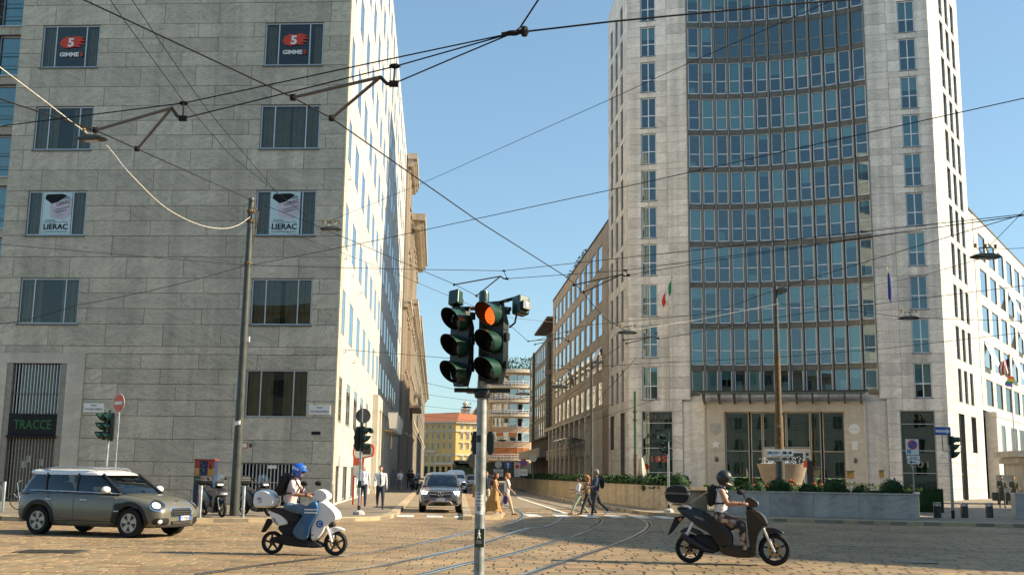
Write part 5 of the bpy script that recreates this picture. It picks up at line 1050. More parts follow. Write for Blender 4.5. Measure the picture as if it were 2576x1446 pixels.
# fountain bowl
fo = AT(1967, 1166, 62); FO = thing('fountain', 'large conical stone fountain bowl with splashing water', 'fountain', (fo.x, 62, .1)); rt = 62.5/F_PX*62; ht = fo.z-.1
MB().lathe([(rt*.45, 0), (rt*.5, .15), (rt*.98, ht-.05), (rt, ht), (rt*.93, ht), (rt*.88, ht-.15), (.1, ht-.2)], 32).build('bowl', 'travertine', FO, smooth=40)
glass('water', (.9, .95, .95), .25); wm = MB(); MB().lathe([(rt*.9, ht-.1), (.05, ht-.08)], 28).build('water_surface', 'water', FO)
for k in range(150): a = random.uniform(0, 6.28); r = rt*random.uniform(.3, .9); s = random.uniform(.012, .035); wm.ell((r*math.cos(a), r*math.sin(a), ht+random.random()**2*.42), (s, s, s*1.3), 6, 4)
tag(wm.build('splashes', 'headlight', FO), kind='stuff')
# parasol, path lights, totem
pa = AT(1613, 1156, 56); t = thing('folded_parasol', 'closed beige parasol standing behind the golden planter', 'parasol', (pa.x, 56, .12)); hp = pa.z; MB().tube([(0, 0, 0), (0, 0, hp)], .03, 8).build('pole', 'bronze_light', t)
prf = [(.05, hp), (.09, hp-.15), (.16, hp-.5), (.22, hp-.95), (.14, hp-1.1), (.2, hp-1.5), (.24, hp-1.75)]; rg = []
for r, z in prf: rg.append([(r*(1+.22*math.sin(a*5))*math.cos(a*math.pi/12), r*(1+.22*math.sin(a*5))*math.sin(a*math.pi/12), z) for a in range(24)])
MB().rings(rg).build('canopy', 'stucco_cream', t, smooth=60)
for k, (u, v, y) in enumerate(((2138, 1186, 50.5), (2216, 1184, 51.5))):
    p = AT(u, v, y); t = thing('path_light', ['orange glowing path light between the round bushes', 'orange glowing path light nearer the right shop window'][k], 'lamp', (p.x, y, .7), 0, 'path lights'); h = p.z-.7; MB().tube([(0, 0, 0), (0, 0, h-.3)], .035, 8).build('post', 'steel', t); MB().box(-.15+.05*k, .15-.05*k, -.08, .08, h-.3, h+.02).build('lamp_box', 'paint_ochre', t); MB().box(-.17+.05*k, .17-.05*k, -.1, .1, h+.02, h+.05).build('lid', 'alu_dark', t)
p = AT(2036, 1158, 55); t = thing('info_totem', 'black information totem with red corner beside the fountain', 'totem', (p.x, 55, .12)); MB().box(-.15, .15, -.07, .07, 0, p.z-.12).build('body', 'black', t); MB().box(-.3, -.15, -.07, .07, p.z-.45, p.z-.12).build('red_flag', 'sign_red', t)
# ------------------------------------------------------------------ flags
def flag(label, base, top, cloth, name='flag'):
    t = thing(name, label, 'flag', base); b, tp = Vector((0, 0, 0)), Vector(top)-Vector(base); MB().tube([b, tp], .035, 8).build('pole', 'alu', t); MB().ell(tuple(tp), (.07, .07, .09), 8, 6).build('finial', 'brass', t); cloth(t, tp); return t
def cloth(t, tp, stripes, L, drop, dirx, vert=False):
    """hanging cloth in folds; stripes = materials"""
    n = len(stripes)
    for k, mt in enumerate(stripes):
        m = MB(); A = []; B = []; c = 9
        for j in range(c+1):
            f = j/c; 
            def pt(e):
                x = dirx*(.05+e*L*(.55+.12*math.sin(f*3))); return (tp.x+x, tp.y-.05+.12*math.sin(e*7+f*2), tp.z-.2-f*drop*(.5 if len(stripes) == 3 else 1)-e*drop*(.62 if len(stripes) == 3 else .28))
            A.append(pt(k/n)); B.append(pt((k+1)/n))
        m.rings([A, B], 0, False, False); m.build('cloth', mt, t, smooth=True, fix=False)
plain('flag_green', (.02, .25, .06), .8); plain('flag_red', (.55, .03, .02), .8); plain('flag_white', (.75, .74, .7), .8); plain('flag_blue', (.02, .04, .2), .8); plain('flag_yellow', (.7, .5, .05), .8); plain('flag_purple', (.2, .05, .3), .8)
flag('Italian tricolour on a wall pole at the tower left pier', FT.W(3.6, .1, 9.6), FT.W(3.75, 1.2, 17.2), lambda t, tp: cloth(t, tp, ['flag_green', 'flag_white', 'flag_red'], 1.15, 2.0, -1))
flag('dark blue flag hanging limp on a wall pole at the tower right pier', FT.W(20.4, .1, 10.6), FT.W(19.95, 1.2, 17.3), lambda t, tp: cloth(t, tp, ['flag_blue', 'flag_blue'], .45, 2.1, 1))
ub, ut = AT(2552, 1125, 70), AT(2538, 893, 70)
flag('red and white striped American flag above the guard pavilion', ub, ut, lambda t, tp: (cloth(t, tp, ['flag_blue', 'flag_red', 'flag_white', 'flag_red', 'flag_white', 'flag_red', 'flag_white', 'flag_red'], 1.0, .9, -1)))
rb_ = AT(2543, 945, 69.8); t = tag(thing('pennant', 'small rainbow flag hung below the American flag', 'flag', rb_), None)
for k, c_ in enumerate(('flag_red', 'paint_ochre', 'flag_yellow', 'flag_green', 'sign_blue', 'flag_purple')): MB().add([(-.35+.1*math.sin(k), 0, -k*.11), (.15+.1*math.sin(k), .05, -k*.11-.04), (.15+.1*math.sin(k+1), .05, -k*.11-.15), (-.35+.1*math.sin(k+1), 0, -k*.11-.11)], [(0, 1, 2, 3)]).build('stripe', c_, t, fix=False)
# ------------------------------------------------------------------ overhead wires
def wpt(p):
    if len(p) == 3: return G(p[0], p[1], p[2])
    return AT(p[0], p[1], p[3])
def wire(label, pts, r=.011, mat='wire', sag=0, name='overhead_wire', wob=0):
    P = [wpt(p) for p in pts]; Q = []
    if 'sagging' in label: P = spline(P, 5)
    for i in range(len(P)-1):
        for j in range(10):
            f = j/10; q = P[i].lerp(P[i+1], f); q.z -= sag*4*f*(1-f); Q.append(q)
    Q.append(P[-1]); o = Q[0].copy(); t = MB().tube([q-o for q in Q], r*.78, 6).build(name, mat, None, o); tag(t, label, 'wire', 'overhead wires')
    return P
J = (1290, 84, 6.2)
wire('thick span wire falling from the top left to the mid right arms', [(180, -14, 6.9), (737, 246, 6.3), (834, 298, 6.2), (1205, 558, 6.0), (1425, 697, 5.9), (1452, 720, 5.9), (1520, 800, 5.8), (1580, 835, 5.8)], .012)
wire('upper messenger wire from the left edge to the top wire junction', [(-30, 322, 6.5), (462, 260, 6.4), (939, 158, 6.3), J], .010)
wire('contact wire from the left arm hardware to the top wire junction', [(462, 298, 6.0), (939, 181, 6.1), (993, 168, 6.15), J], .010)
wire('contact wire from the second arm hardware to the top wire junction', [(990, 211, 5.9), (1140, 147, 6.1), J], .010)
wire('thick wire from the top wire junction across the tower top', [J, (1540, 55, 6.4), (2030, 8, 6.9), (2300, -12, 7.2)], .013)
wire('short wire from the top wire junction up out of the picture', [J, (1308, 70, 6.3), (1362, -12, 6.6)], .012)
wire('span wire from the left edge past the hanging lamp to the lower arms', [(-30, 240, 6.6), (240, 328, 6.5), (345, 375, 6.5), (636, 505, 0, bp.y), (796, 568, 8.8), (1145, 716, 7.4), (1200, 745, 7.2), (1330, 860, 7)], .012)
wire('thin wire pair, left one, falling from the top edge over the marble front', [(270, -10, 8), (308, 46, 8), (462, 256, 8), (579, 390, 8.2), (772, 545, 8.4)], .008)
wire('thin wire pair, right one, falling from the top edge over the marble front', [(325, -10, 8), (390, 87, 8), (512, 265, 8), (631, 408, 8.2), (700, 490, 8.4)], .008)
wire('wire from the left edge sloping down to the tall tram pole', [(-30, 612, 0, 30), (616, 667, 0, bp.y)], .013)
wire('wire from the left edge rising to the tall tram pole', [(-30, 818, 0, 34), (190, 768, 0, 35), (616, 668, 0, bp.y)], .013, sag=.1)
wire('long wire from the tall tram pole rising to the right edge', [(632, 667, 0, bp.y), (940, 606, 0, 32), (1535, 478, 0, 26), (2610, 240, 0, 19)], .012)
wire('level wire from the tall tram pole to the arms over the street', [(632, 667, 0, bp.y), (1006, 677, 0, 38), (1266, 681, 0, 37), (1369, 670, 0, 36), (1676, 637, 0, 33), (2610, 535, 0, 26)], .013)
wire('contact wire from the middle arm to the right edge, upper', [(1275, 701, 0, 34), (1404, 692, 0, 33.5), (1572, 680, 0, 33), (1720, 660, 0, 32), (2610, 537, 0, 26)], .012)
wire('contact wire from the right arm to the right edge, lower', [(1580, 692, 0, 32), (1800, 655, 0, 31), (2300, 580, 0, 28), (2610, 538, 0, 26)], .011)
wire('wire from the far arms rising past the column to the right edge', [(1350, 855, 0, 52), (1475, 818, 0, 48), (1654, 801, 0, 45), (1787, 788, 0, 43), (1996, 713, 0, 38), (2610, 528, 0, 28)], .014)
wire('wire crossing the tower above the entrance to the right edge', [(1180, 905, 0, 60), (1475, 923, 0, 52), (1656, 912, 0, 50), (1949, 899, 0, 48), (2210, 878, 0, 45), (2610, 832, 0, 40)], .014)
wire('wire from the small arm across the tower middle to the right edge', [(1655, 853, 0, 46), (2009, 789, 0, 43), (2610, 714, 0, 38)], .014)
wire('thin high wire rising from the marble corner over the sky', [(820, 560, 0, 48), (1065, 460, 0, 40), (1535, 250, 0, 28), (1720, 165, 0, 26), (2120, -10, 0, 22)], .010)
wire('thin wire from the white flank across the street sky', [(842, 877, 0, 51), (1135, 901, 0, 52), (1240, 910, 0, 60)], .016)
wire('pale twisted cable from the left edge to the hanging lamp', [(-20, 155, 7.6), (100, 245, 7.5), (180, 307, 7.4), (225, 340, 7.3)], .011, 'wire_white')
wire('sagging white cable from the hanging lamp to the tall tram pole', [(268, 366, 7.3), (290, 392, 7.3), (330, 441, 0, 17), (420, 525, 0, 23), (500, 565, 0, 28), (560, 575, 0, 32), (600, 566, 0, 35), (630, 545, 0, bp.y)], .012, 'wire_white')
wire('twisted cable from the tall tram pole towards the foreground signal', [(638, 560, 0, bp.y), (740, 590, 0, 37), (1000, 690, 0, 36), (1190, 770, 0, 36), (1290, 800, 0, 40), (1570, 828, 0, 46)], .010, 'arm_brown')
wire('twisted cable from the small hanging lamp to the rusty column', [(1580, 832, 0, 46), (1750, 805, 0, 48), (1958, 764, 0, 49.4)], .011, 'wire_white')
wire('cable from the rusty column to the lamp by the right pier', [(1962, 764, 0, 49.4), (2100, 776, 0, 46), (2275, 798, 0, 44), (2400, 803, 0, 43), (2610, 808, 0, 40)], .014)
wire('cable from the hanging lamp on the right edge down to the column', [(2462, 652, 0, 30), (2330, 690, 0, 34), (1985, 765, 0, 49.4)], .010, 'arm_brown')
wire('short stay of the right edge lamp rising to the wires', [(2480, 628, 0, 30), (2585, 520, 0, 27)], .010)
wire('upper stay of the right edge lamp to the right', [(2495, 628, 0, 30), (2610, 622, 0, 28)], .010)
for k, (ya, yb, y) in enumerate(((960, 1005, 80), (990, 1018, 100), (1020, 1040, 130), (1045, 1062, 160))): wire('thin cross street wire over the far street, %s from the top' % ('first', 'second', 'third', 'fourth')[k], [(1060, ya, 0, y), (1260, yb, 0, y), (1390, yb-12, 0, y)], .02)
for k, (u0, v0, u1, v1, y0, y1) in enumerate(((1310, 1090, 1475, 960, 70, 60), (1360, 1000, 1560, 870, 60, 50), (1400, 1120, 1600, 900, 66, 52), (1290, 1110, 1540, 1015, 80, 60), (1250, 1140, 1660, 1000, 90, 55))): wire('thin wire slanting over the brown block, %s' % ('lowest left', 'highest', 'steepest', 'middle', 'longest')[k], [(u0, v0, 0, y0), (u1, v1, 0, y1)], .016)
# pull-off arms
def pull_arm(label, a, b, c, top):
    A, B, Cc, T = wpt(a), wpt(b), wpt(c), wpt(top); t = thing('pull_off_arm', label, 'wire bracket', A, 0, 'tram wire pull-off arms'); o = A
    k = Cc+(A-Cc)*.12; k.z += (T-Cc).z*.4
    MB().tube([A-o, (A.lerp(k, .5))-o, k-o], .021, 8).build('long_arm', 'arm_brown', t, smooth=True); MB().tube([B-o, k-o], .02, 8).build('short_arm', 'arm_brown', t, smooth=True); MB().tube([k-o, k.lerp(Cc, .5)-o+Vector((0, 0, -.04)), Cc-o], .022, 8).build('elbow', 'wire', t, smooth=True)
    for p in (A, B): MB().box(-.035, .035, -.03, .03, -.035, .035).build('clamp', 'wire', t, p-o)
    MB().box(-.05, .05, -.02, .02, -.035, .03).build('wire_clip', 'wire', t, Cc-o); MB().tube([Cc-o, T-o], .012, 6).build('dropper', 'wire', t); MB().ell(tuple(T-o), (.07, .04, .03), 8, 5).build('messenger_clip', 'wire', t)
pull_arm('brown pull-off arm over the marble front, left of two', (240, 328, 6.5), (345, 375, 6.5), (460, 298, 6.0), (462, 260, 6.4))
pull_arm('brown pull-off arm at the marble corner, right of two', (737, 246, 6.3), (834, 298, 6.2), (990, 211, 5.9), (993, 167, 6.15))
pull_arm('grey pull-off arm just above the foreground signal', (1142, 716, 0, 35), (1198, 744, 0, 35), (1275, 701, 0, 34), (1267, 681, 0, 34))
pull_arm('grey pull-off arm at the tower left edge', (1443, 717, 0, 33), (1468, 735, 0, 33), (1580, 692, 0, 32), (1572, 680, 0, 32))
pull_arm('small far pull-off arm right of the foreground signal', (1328, 858, 0, 52), (1345, 866, 0, 52), (1430, 858, 0, 50), (1428, 835, 0, 50))
pull_arm('small far pull-off arm at the tower lower windows', (1568, 855, 0, 47), (1575, 864, 0, 47), (1655, 850, 0, 46), (1650, 838, 0, 46))
pull_arm('small far pull-off arm low over the brown block', (1365, 935, 0, 60), (1372, 942, 0, 60), (1435, 930, 0, 58), (1433, 915, 0, 58))
p = wpt(J); jn = thing('wire_junction', 'black wire junction clamp against the sky at the top', 'wire clamp', p, 0); MB().ell((0, 0, 0), (.08, .04, .028), 10, 6).build('clamp_body', 'wire', jn); MB().tube([(-.12, 0, -.02), (.16, 0, .03)], .025, 6).build('clamp_bar', 'wire', jn); MB().lathe([(.03, -.05), (.05, 0), (.03, .05)], 8, (.12, 0, .02)).build('insulator', 'wire', jn)
# suspended lamps
def hang_lamp(label, pt, k=1.0, ins=3, rz=0):
    p = wpt(pt); t = thing('suspended_lamp', label, 'street lamp', p, rz, 'suspended street lamps')
    prof = [(-.42, .02), (-.25, .09), (.2, .12), (.45, .02), (.3, -.03), (-.3, -.03)]; o = MB().puff(prof, .34).build('lamp_body', 'pole_grey', t, smooth=40); MB().box(-.22, .2, -.1, .1, -.045, -.03).build('lamp_glass', 'alu', o)
    MB().tube([(-.1, 0, .1), (-.18, 0, .26), (.2, 0, .3)], .02, 6).build('hanger', 'alu_dark', t); MB().tube([(.1, 0, .1), (.05, 0, .27)], .02, 6).build('hanger', 'alu_dark', t)
    for j in range(ins): x = -.28+.6*j/(ins-1); MB().lathe([(.02, 0), (.05, .03), (.03, .06), (.055, .09), (.02, .12)], 10, (x, 0, .27)).build('insulator', 'brass', t, smooth=True)
    MB().tube([(-.3, 0, .3), (-.05, .1, .18), (.1, -.1, .2), (.3, 0, .3)], .008, 5).build('cable_loop', 'wire_white', t); t.scale = (k, k, k); return t
hang_lamp('suspended lamp with brass insulators hanging low at the left windows', (232, 352, 7.1), .6, 3, R(-12)); hang_lamp('suspended lamp with brass insulators in front of the marble corner', (832, 578, 0, 42), 1.0, 3); hang_lamp('suspended dark lamp at the right edge of the sky', (2478, 648, 0, 30), 1.0, 3, R(8)); hang_lamp('suspended lamp at the tower left corner', (1577, 838, 0, 46), 1.0, 2); hang_lamp('suspended lamp in front of the tower right pier', (2285, 802, 0, 44), 1.0, 2)
for k, (u, v, y) in enumerate(((1188, 988, 90), (1173, 1025, 115), (1406, 974, 62), (1315, 992, 75), (1262, 1108, 120))): hang_lamp(('suspended lamp far over the street beside the signal pole', 'suspended lamp farther down the street above the yellow palazzo', 'suspended lamp in front of the brown block', 'suspended lamp before the green-grey block', 'suspended lamp before the round flats')[k], (u, v, 0, y), 1.3, 2)
# ------------------------------------------------------------------ vehicles
from mathutils.bvhtree import BVHTree
plain('car_grey', (.15, .14, .105), .3, metal=.15, var=.04, scale=2, coat=.6); plain('car_white', (.80, .79, .76), .3, var=.03, coat=.8); plain('suv_grey', (.17, .17, .17), .25, metal=.55, var=.04, coat=1); plain('van_white', (.62, .66, .70), .35, var=.05, coat=.6)
plain('cladding', (.025, .026, .027), .6, var=.15, spec=.3); plain('tyre', (.018, .017, .017), .8, var=.2, spec=.25); plain('rim_silver', (.42, .39, .35), .35, metal=.7, var=.1); plain('rim_dark', (.03, .03, .03), .4, var=0); plain('tail_red', (.5, .02, .015), .2, var=0, coat=.6); plain('amber', (.7, .22, .03), .3, var=0); plain('silver', (.55, .54, .51), .35, metal=.6, var=.06)
glass('car_glass', (.50, .58, .55), .03)
m, nt, b = nodes('dark_glass'); b.inputs['Base Color'].default_value = (.012, .018, .02, 1); b.inputs['Roughness'].default_value = .03; b.inputs['Specular IOR Level'].default_value = .8; b.inputs['Coat Weight'].default_value = .6
plain('plate', (.75, .75, .72), .4, var=0); plain('eu_blue', (.03, .12, .55), .4, var=0)
def lerp(a, b, t): return a+(b-a)*t
def body_loft(st, name, mat, parent, wheels, wr, sub=2):
    rs = []
    for (x, zb, zt, w, wt, zs) in st:
        h = [(0, zb), (w*.78, zb), (w*.965, zb+.06), (w*.995, zb+.2), (w, (zb+zs)/2), (w*.99, zs-.12), (w*.955, zs), (wt, zt-.02), (wt*.55, zt+.005)]
        rs.append([(x, y, z) for y, z in h]+[(x, 0, zt+.012)]+[(x, -y, z) for y, z in h[:0:-1]])
    m = MB().rings(rs); o = m.build(name, mat, parent); s = o.modifiers.new('s', 'SUBSURF'); s.levels = sub; s.render_levels = sub
    cs = []
    for wx in wheels:
        for sg in (-1, 1):
            c = MB().lathe([(wr, -.3), (wr, .3)], 28, (wx, sg*.98, wr*.86), 'y').build('cutter', 'cladding'); cs.append(c); bm = o.modifiers.new('b', 'BOOLEAN'); bm.object = c; bm.operation = 'DIFFERENCE'; bm.solver = SOLV
            c.parent = parent
    bpy.context.view_layer.update(); apply_mods(o)
    for c in cs: bpy.data.objects.remove(c)
    me = o.data; me.polygons.foreach_set('use_smooth', [True]*len(me.polygons)); me.set_sharp_from_angle(angle=R(40))
    bv = BVHTree.FromPolygons([v.co.copy() for v in me.vertices], [tuple(p.vertices) for p in me.polygons])
    return o, bv
SOLV = 'FAST'
class Decal:
    """pieces laid on the body shell: outline in a plane, cast inwards"""
    def __init__(s, bv, c, d, up=(0, 0, 1)):
        s.bv = bv; s.c = Vector(c); s.d = Vector(d).normalized(); s.u = s.d.cross(Vector(up)).normalized(); s.v = s.u.cross(s.d)
    def P(s, a, b, off):
        o = s.c+s.u*a+s.v*b-s.d*2; h = s.bv.ray_cast(o, s.d)
        p = h[0] if h[0] else s.c+s.u*a+s.v*b
        return p-s.d*off
    def patch(s, name, pts, mat, parent, off=.008, n=3, smooth=True):
        pts = list(pts); cx = sum(p[0] for p in pts)/len(pts); cy = sum(p[1] for p in pts)/len(pts); rs = []
        for k in range(n+1):
            f = 1-k/n*.98; rs.append([tuple(s.P(cx+(p[0]-cx)*f, cy+(p[1]-cy)*f, off if k else off-.012)) for p in pts])
        rs.insert(1, [tuple(s.P(p[0], p[1], off)) for p in pts]); m = MB().rings(rs, 0, True); m.f = m.f[:-2]+m.f[-1:]; m.mi = m.mi[:len(m.f)]; return m.build(name, mat, parent, smooth=smooth)
    def strip(s, name, a, b, mat, parent, off=.008):
        A = [tuple(s.P(x, y, off)) for x, y in a]; B = [tuple(s.P(x, y, off)) for x, y in b]; m = MB(); A2 = [tuple(s.P(x, y, -.03)) for x, y in a]; B2 = [tuple(s.P(x, y, -.03)) for x, y in b]
        m.rings([A2, A, B, B2], 0, False, False); return m.build(name, mat, parent, smooth=True)
    def line(s, name, pts, r, mat, parent, off=0, n=6, k=6):
        q = [s.P(p.x, p.y, off) for p in spline([Vector((a, b, 0)) for a, b in pts], k)]; return MB().tube(q, r, n).build(name, mat, parent, smooth=True)
def oval(a, b, n=20, e=1.0, rot=0, c=(0, 0)):
    o = []
    for k in range(n):
        t = 2*math.pi*k/n; x = a*math.copysign(abs(math.cos(t))**e, math.cos(t)); y = b*math.copysign(abs(math.sin(t))**e, math.sin(t)); o.append((c[0]+x*math.cos(rot)-y*math.sin(rot), c[1]+x*math.sin(rot)+y*math.cos(rot)))
    return o
def wheel(parent, x, y, r, w=.22, side=1, rim='rim_silver', dark='rim_dark', sp=5, spw=.07):
    o = MB().lathe([(r*.62, -w*.42), (r*.9, -w*.5), (r, -w*.36), (r, w*.36), (r*.9, w*.5), (r*.62, w*.42), (r*.62, -w*.42)], 28, (0, 0, 0), 'y', cap=False).build('wheel', 'tyre', parent, (x, y, r), 0, smooth=40); q = side*w*.40
    MB().lathe([(r*.64, q), (r*.64, q-side*.03), (r*.58, q-side*.05), (.01, q-side*.07)], 24, (0, 0, 0), 'y').build('rim_well', dark, o, smooth=40); MB().lathe([(r*.645, q-side*.02), (r*.66, q+side*.008), (r*.60, q+side*.008), (r*.59, q-side*.02)], 28, (0, 0, 0), 'y', cap=False).build('rim', rim, o, smooth=40)
    for k in range(sp):
        a = 2*math.pi*k/sp+.3; c, s = math.cos(a), math.sin(a); m = MB()
        def pt(rr, tt, yy): return (rr*c-tt*s, yy, rr*s+tt*c)
        m.rings([[pt(r*.08, -spw*.45, q-side*.03), pt(r*.08, spw*.45, q-side*.03), pt(r*.08, spw*.45, q+side*.002), pt(r*.08, -spw*.45, q+side*.002)], [pt(r*.61, -spw, q-side*.03), pt(r*.61, spw, q-side*.03), pt(r*.61, spw, q+side*.004), pt(r*.61, -spw, q+side*.004)]]); m.build('spoke', rim, o)
    MB().lathe([(r*.12, q-side*.03), (r*.12, q+side*.01), (r*.07, q+side*.015)], 12, (0, 0, 0), 'y').build('hub_cap', dark, o); return o
def greenhouse(parent, levels, mat='car_glass', name='glasshouse', n=4):
    """levels: z, x_front, x_rear, half width, corner"""
    rs = []
    for z, xf, xr, hw, rc in levels:
        q = []
        for (cx, cy, a0) in ((xf-rc, hw-rc, 0), (xr+rc, hw-rc, 90), (xr+rc, -hw+rc, 180), (xf-rc, -hw+rc, 270)):
            for k in range(n+1): a = R(a0+90*k/n); q.append((cx+rc*math.cos(a), cy+rc*math.sin(a), z))
        rs.append(q)
    return MB().rings(rs).build(name, mat, parent, smooth=45)
def cabin(t, z, xf, xr, hw, seats, z0, z1):
    MB().box(xr, xf, -hw, hw, z-.02, z).build('cabin_tub', 'black_matt', t); MB().puff([(xf-.45, z), (xf-.02, z), (xf-.1, z+.07), (xf-.4, z+.1)], hw*1.8).build('dashboard', 'cladding', t)
    for x in seats:
        for y in (-.36, .36): MB().puff([(x-.12, z0), (x+.06, z0), (x-.04, z1-.12), (x-.16, z1-.12)], .44).build('seat', 'cladding', t, (0, y, 0), smooth=40); MB().puff([(x-.17, z1-.1), (x-.06, z1-.1), (x-.08, z1+.04), (x-.18, z1+.04)], .24).build('headrest', 'cladding', t, (0, y, 0), smooth=40)
    MB().tube([(seats[0]+.45+.05*math.sin(R(a)), .36+.17*math.cos(R(a)), z+.08+.16*math.sin(R(a))) for a in range(0, 361, 24)], .014, 6).build('steering_wheel', 'black', t); MB().box(.1, .13, -.12, .12, z1+.02, z1+.08).build('inner_mirror', 'black', t)
def plate_on(dc, parent, s, a, b, w=.52, h=.11):
    o = dc.patch('number_plate', [(a-w/2, b-h/2), (a+w/2, b-h/2), (a+w/2, b+h/2), (a-w/2, b+h/2)], 'plate', parent, .02, 1, False)
    for sg in (-1, 1): dc.patch('plate_band', [(a+sg*w*.44-.03, b-h/2), (a+sg*w*.44+.03, b-h/2), (a+sg*w*.44+.03, b+h/2), (a+sg*w*.44-.03, b+h/2)], 'eu_blue', parent, .023, 1, False)
    me = text_mesh(s, h*.66, w*.66, 'ink'); t = bpy.data.objects.new('lettering', me); COL.objects.link(t); t.parent = parent
    p = dc.P(a, b-h*.33, .03); t.matrix_local = Matrix(((dc.u.x, dc.v.x, -dc.d.x, p.x), (dc.u.y, dc.v.y, -dc.d.y, p.y), (dc.u.z, dc.v.z, -dc.d.z, p.z), (0, 0, 0, 1))); return o
def hatchback():
    mid = (G(375+43, 1352)+G(375+43, 1352))/2; k = 1.03; rz = R(-19.5)
    t = thing('parked_car' if False else 'compact_car', 'grey compact crossover car with white roof and white mirrors turning on the setts', 'car', (-10.15, 28.36, 0), rz); t.scale = (k, k, k); WB = 1.335; wr = .335
    st = [(-2.12, .46, .84, .60, .45, .76), (-2.09, .36, .96, .76, .62, .88), (-1.9, .25, 1.02, .87, .74, .93), (-1.35, .2, 1.035, .91, .79, .95), (-.6, .2, 1.03, .915, .8, .95), (.3, .2, 1.015, .915, .8, .945), (.9, .2, 1.0, .91, .78, .93), (1.25, .2, .985, .905, .72, .905), (1.65, .21, .935, .885, .66, .85), (1.95, .22, .86, .83, .6, .77), (2.1, .26, .75, .74, .52, .66), (2.16, .34, .6, .6, .4, .52)]
    o, bv = body_loft(st, 'body', 'car_grey', t, (-WB, WB), .40)
    greenhouse(t, [(.98, 1.02, -2.06, .80, .22), (1.12, .84, -2.0, .775, .22), (1.28, .6, -1.92, .73, .22), (1.43, .36, -1.82, .675, .22), (1.47, .28, -1.79, .66, .22)]); cabin(t, 1.035, .9, -1.95, .72, (.0, -.95), 1.0, 1.36)
    r = greenhouse(t, [(1.425, .44, -1.86, .69, .24), (1.47, .34, -1.93, .69, .24), (1.51, .2, -1.95, .66, .24), (1.545, .0, -1.9, .58, .24), (1.56, -.3, -1.7, .42, .2)], 'car_white', 'roof')
    for sg in (-1, 1):
        MB().tube([(.12, sg*.60, 1.53), (.0, sg*.61, 1.58), (-.5, sg*.62, 1.605), (-1.2, sg*.61, 1.59), (-1.6, sg*.6, 1.52)], [.015, .024, .024, .024, .015], 8).build('roof_rail', 'silver', t, smooth=True)
        # chrome waist, pillars
        MB().tube([(1.0, sg*.79, 1.0), (.3, sg*.825, 1.015), (-.6, sg*.825, 1.035), (-1.5, sg*.815, 1.04), (-2.0, sg*.73, 1.03)], .013, 6).build('waist_trim', 'chrome', t, smooth=True)
        for x0, x1 in ((-.28, -.33), (-1.2, -1.27)): MB().tube([(x0, sg*.80, 1.02), (x1, sg*.735, 1.28), (x1-.02, sg*.685, 1.46)], .028, 6).build('door_pillar', 'black', t)
        MB().tube([(.98, sg*.75, 1.0), (.62, sg*.70, 1.24), (.33, sg*.645, 1.45)], .035, 6).build('windscreen_pillar', 'black', t)
        d = Decal(bv, (0, 0, .0), (0, -sg, 0)); f = lambda x: x*(-1 if sg < 0 else 1)
        fx = lambda pts: [(p[0]*d.u.x, p[1]) for p in pts]
        for wx in (-WB, WB):
            A = [(wx+.408*math.cos(a), .344+.408*math.sin(a)) for a in [R(-12+204*i/18) for i in range(19)]]; B = [(wx+.50*math.cos(a), .344+.485*math.sin(a)) for a in [R(-12+204*i/18) for i in range(19)]]; d.strip('wheel_arch', fx(A), fx(B), 'cladding', t, .016)
        d.strip('sill_cladding', fx([(x, .23) for x in (-.9, -.4, .1, .6, .95)]), fx([(x, .36) for x in (-.87, -.4, .1, .6, .9)]), 'cladding', t, .012); d.strip('sill_strip', fx([(x, .235) for x in (-.85, -.4, .1, .6, .8)]), fx([(x, .29) for x in (-.7, -.4, .1, .6, .7)]), 'silver', t, .022)
        d.strip('bumper_cladding', fx([(1.78, .23), (1.95, .25), (2.1, .3)]), fx([(1.75, .42), (1.95, .38), (2.1, .36)]), 'cladding', t, .012); d.strip('bumper_cladding', fx([(-1.75, .24), (-1.95, .28), (-2.08, .36)]), fx([(-1.72, .62), (-1.95, .56), (-2.08, .52)]), 'cladding', t, .012)
        for pts in ([(.86, .98), (.88, .7), (.84, .4)], [(-.3, 1.0), (-.28, .7), (-.25, .4)], [(-1.12, 1.0), (-1.0, .8), (-.86, .6)], [(.84, .41), (.3, .385), (-.25, .385), (-.8, .42)]): d.line('door_seam', fx(pts), .006, 'black', t, .0)
        for x in (.02, -1.02):
            c = d.P(x*d.u.x, .84, .02); MB().tube([c+Vector((-.09, 0, 0)), c+Vector((-.05, sg*.02, .004)), c+Vector((.06, sg*.02, .004)), c+Vector((.1, 0, 0))], .016, 8).build('door_handle', 'chrome', t, smooth=True)
        d.patch('side_scuttle', fx([(.93, .78), (1.12, .80), (1.16, .72), (1.1, .6), (.93, .58), (.9, .7)]), 'black', t, .012)
        d.line('scuttle_trim', fx([(.92, .60), (1.0, .6), (1.06, .62)]), .012, 'chrome', t, .02)
        # mirror
        mm = MB().ell((.72, sg*1.0, 1.09), (.09, .13, .085), 14, 9).build('mirror', 'car_white', t, smooth=True); MB().tube([(.78, sg*.86, 1.0), (.74, sg*.96, 1.03)], .03, 8).build('mirror_foot', 'black', mm)
        # lamps
        dl = Decal(bv, (1.93, sg*.66, .74), (-1, -sg*.62, -.18)); dl.patch('headlight', oval(.195, .15, 22), 'chrome', t, .008); dl.patch('headlight_lens', oval(.165, .122, 22), 'black', t, .016); dl.patch('headlight_glass', oval(.10, .085, 18, c=(.045*sg, .0)), 'headlight', t, .022)
        df = Decal(bv, (2.0, sg*.62, .38), (-1, -sg*.35, 0)); df.patch('fog_recess', oval(.2, .085, 16, .6), 'black', t, .006); df.patch('fog_lamp', oval(.05, .05, 14, c=(.06*sg, 0)), 'headlight', t, .016)
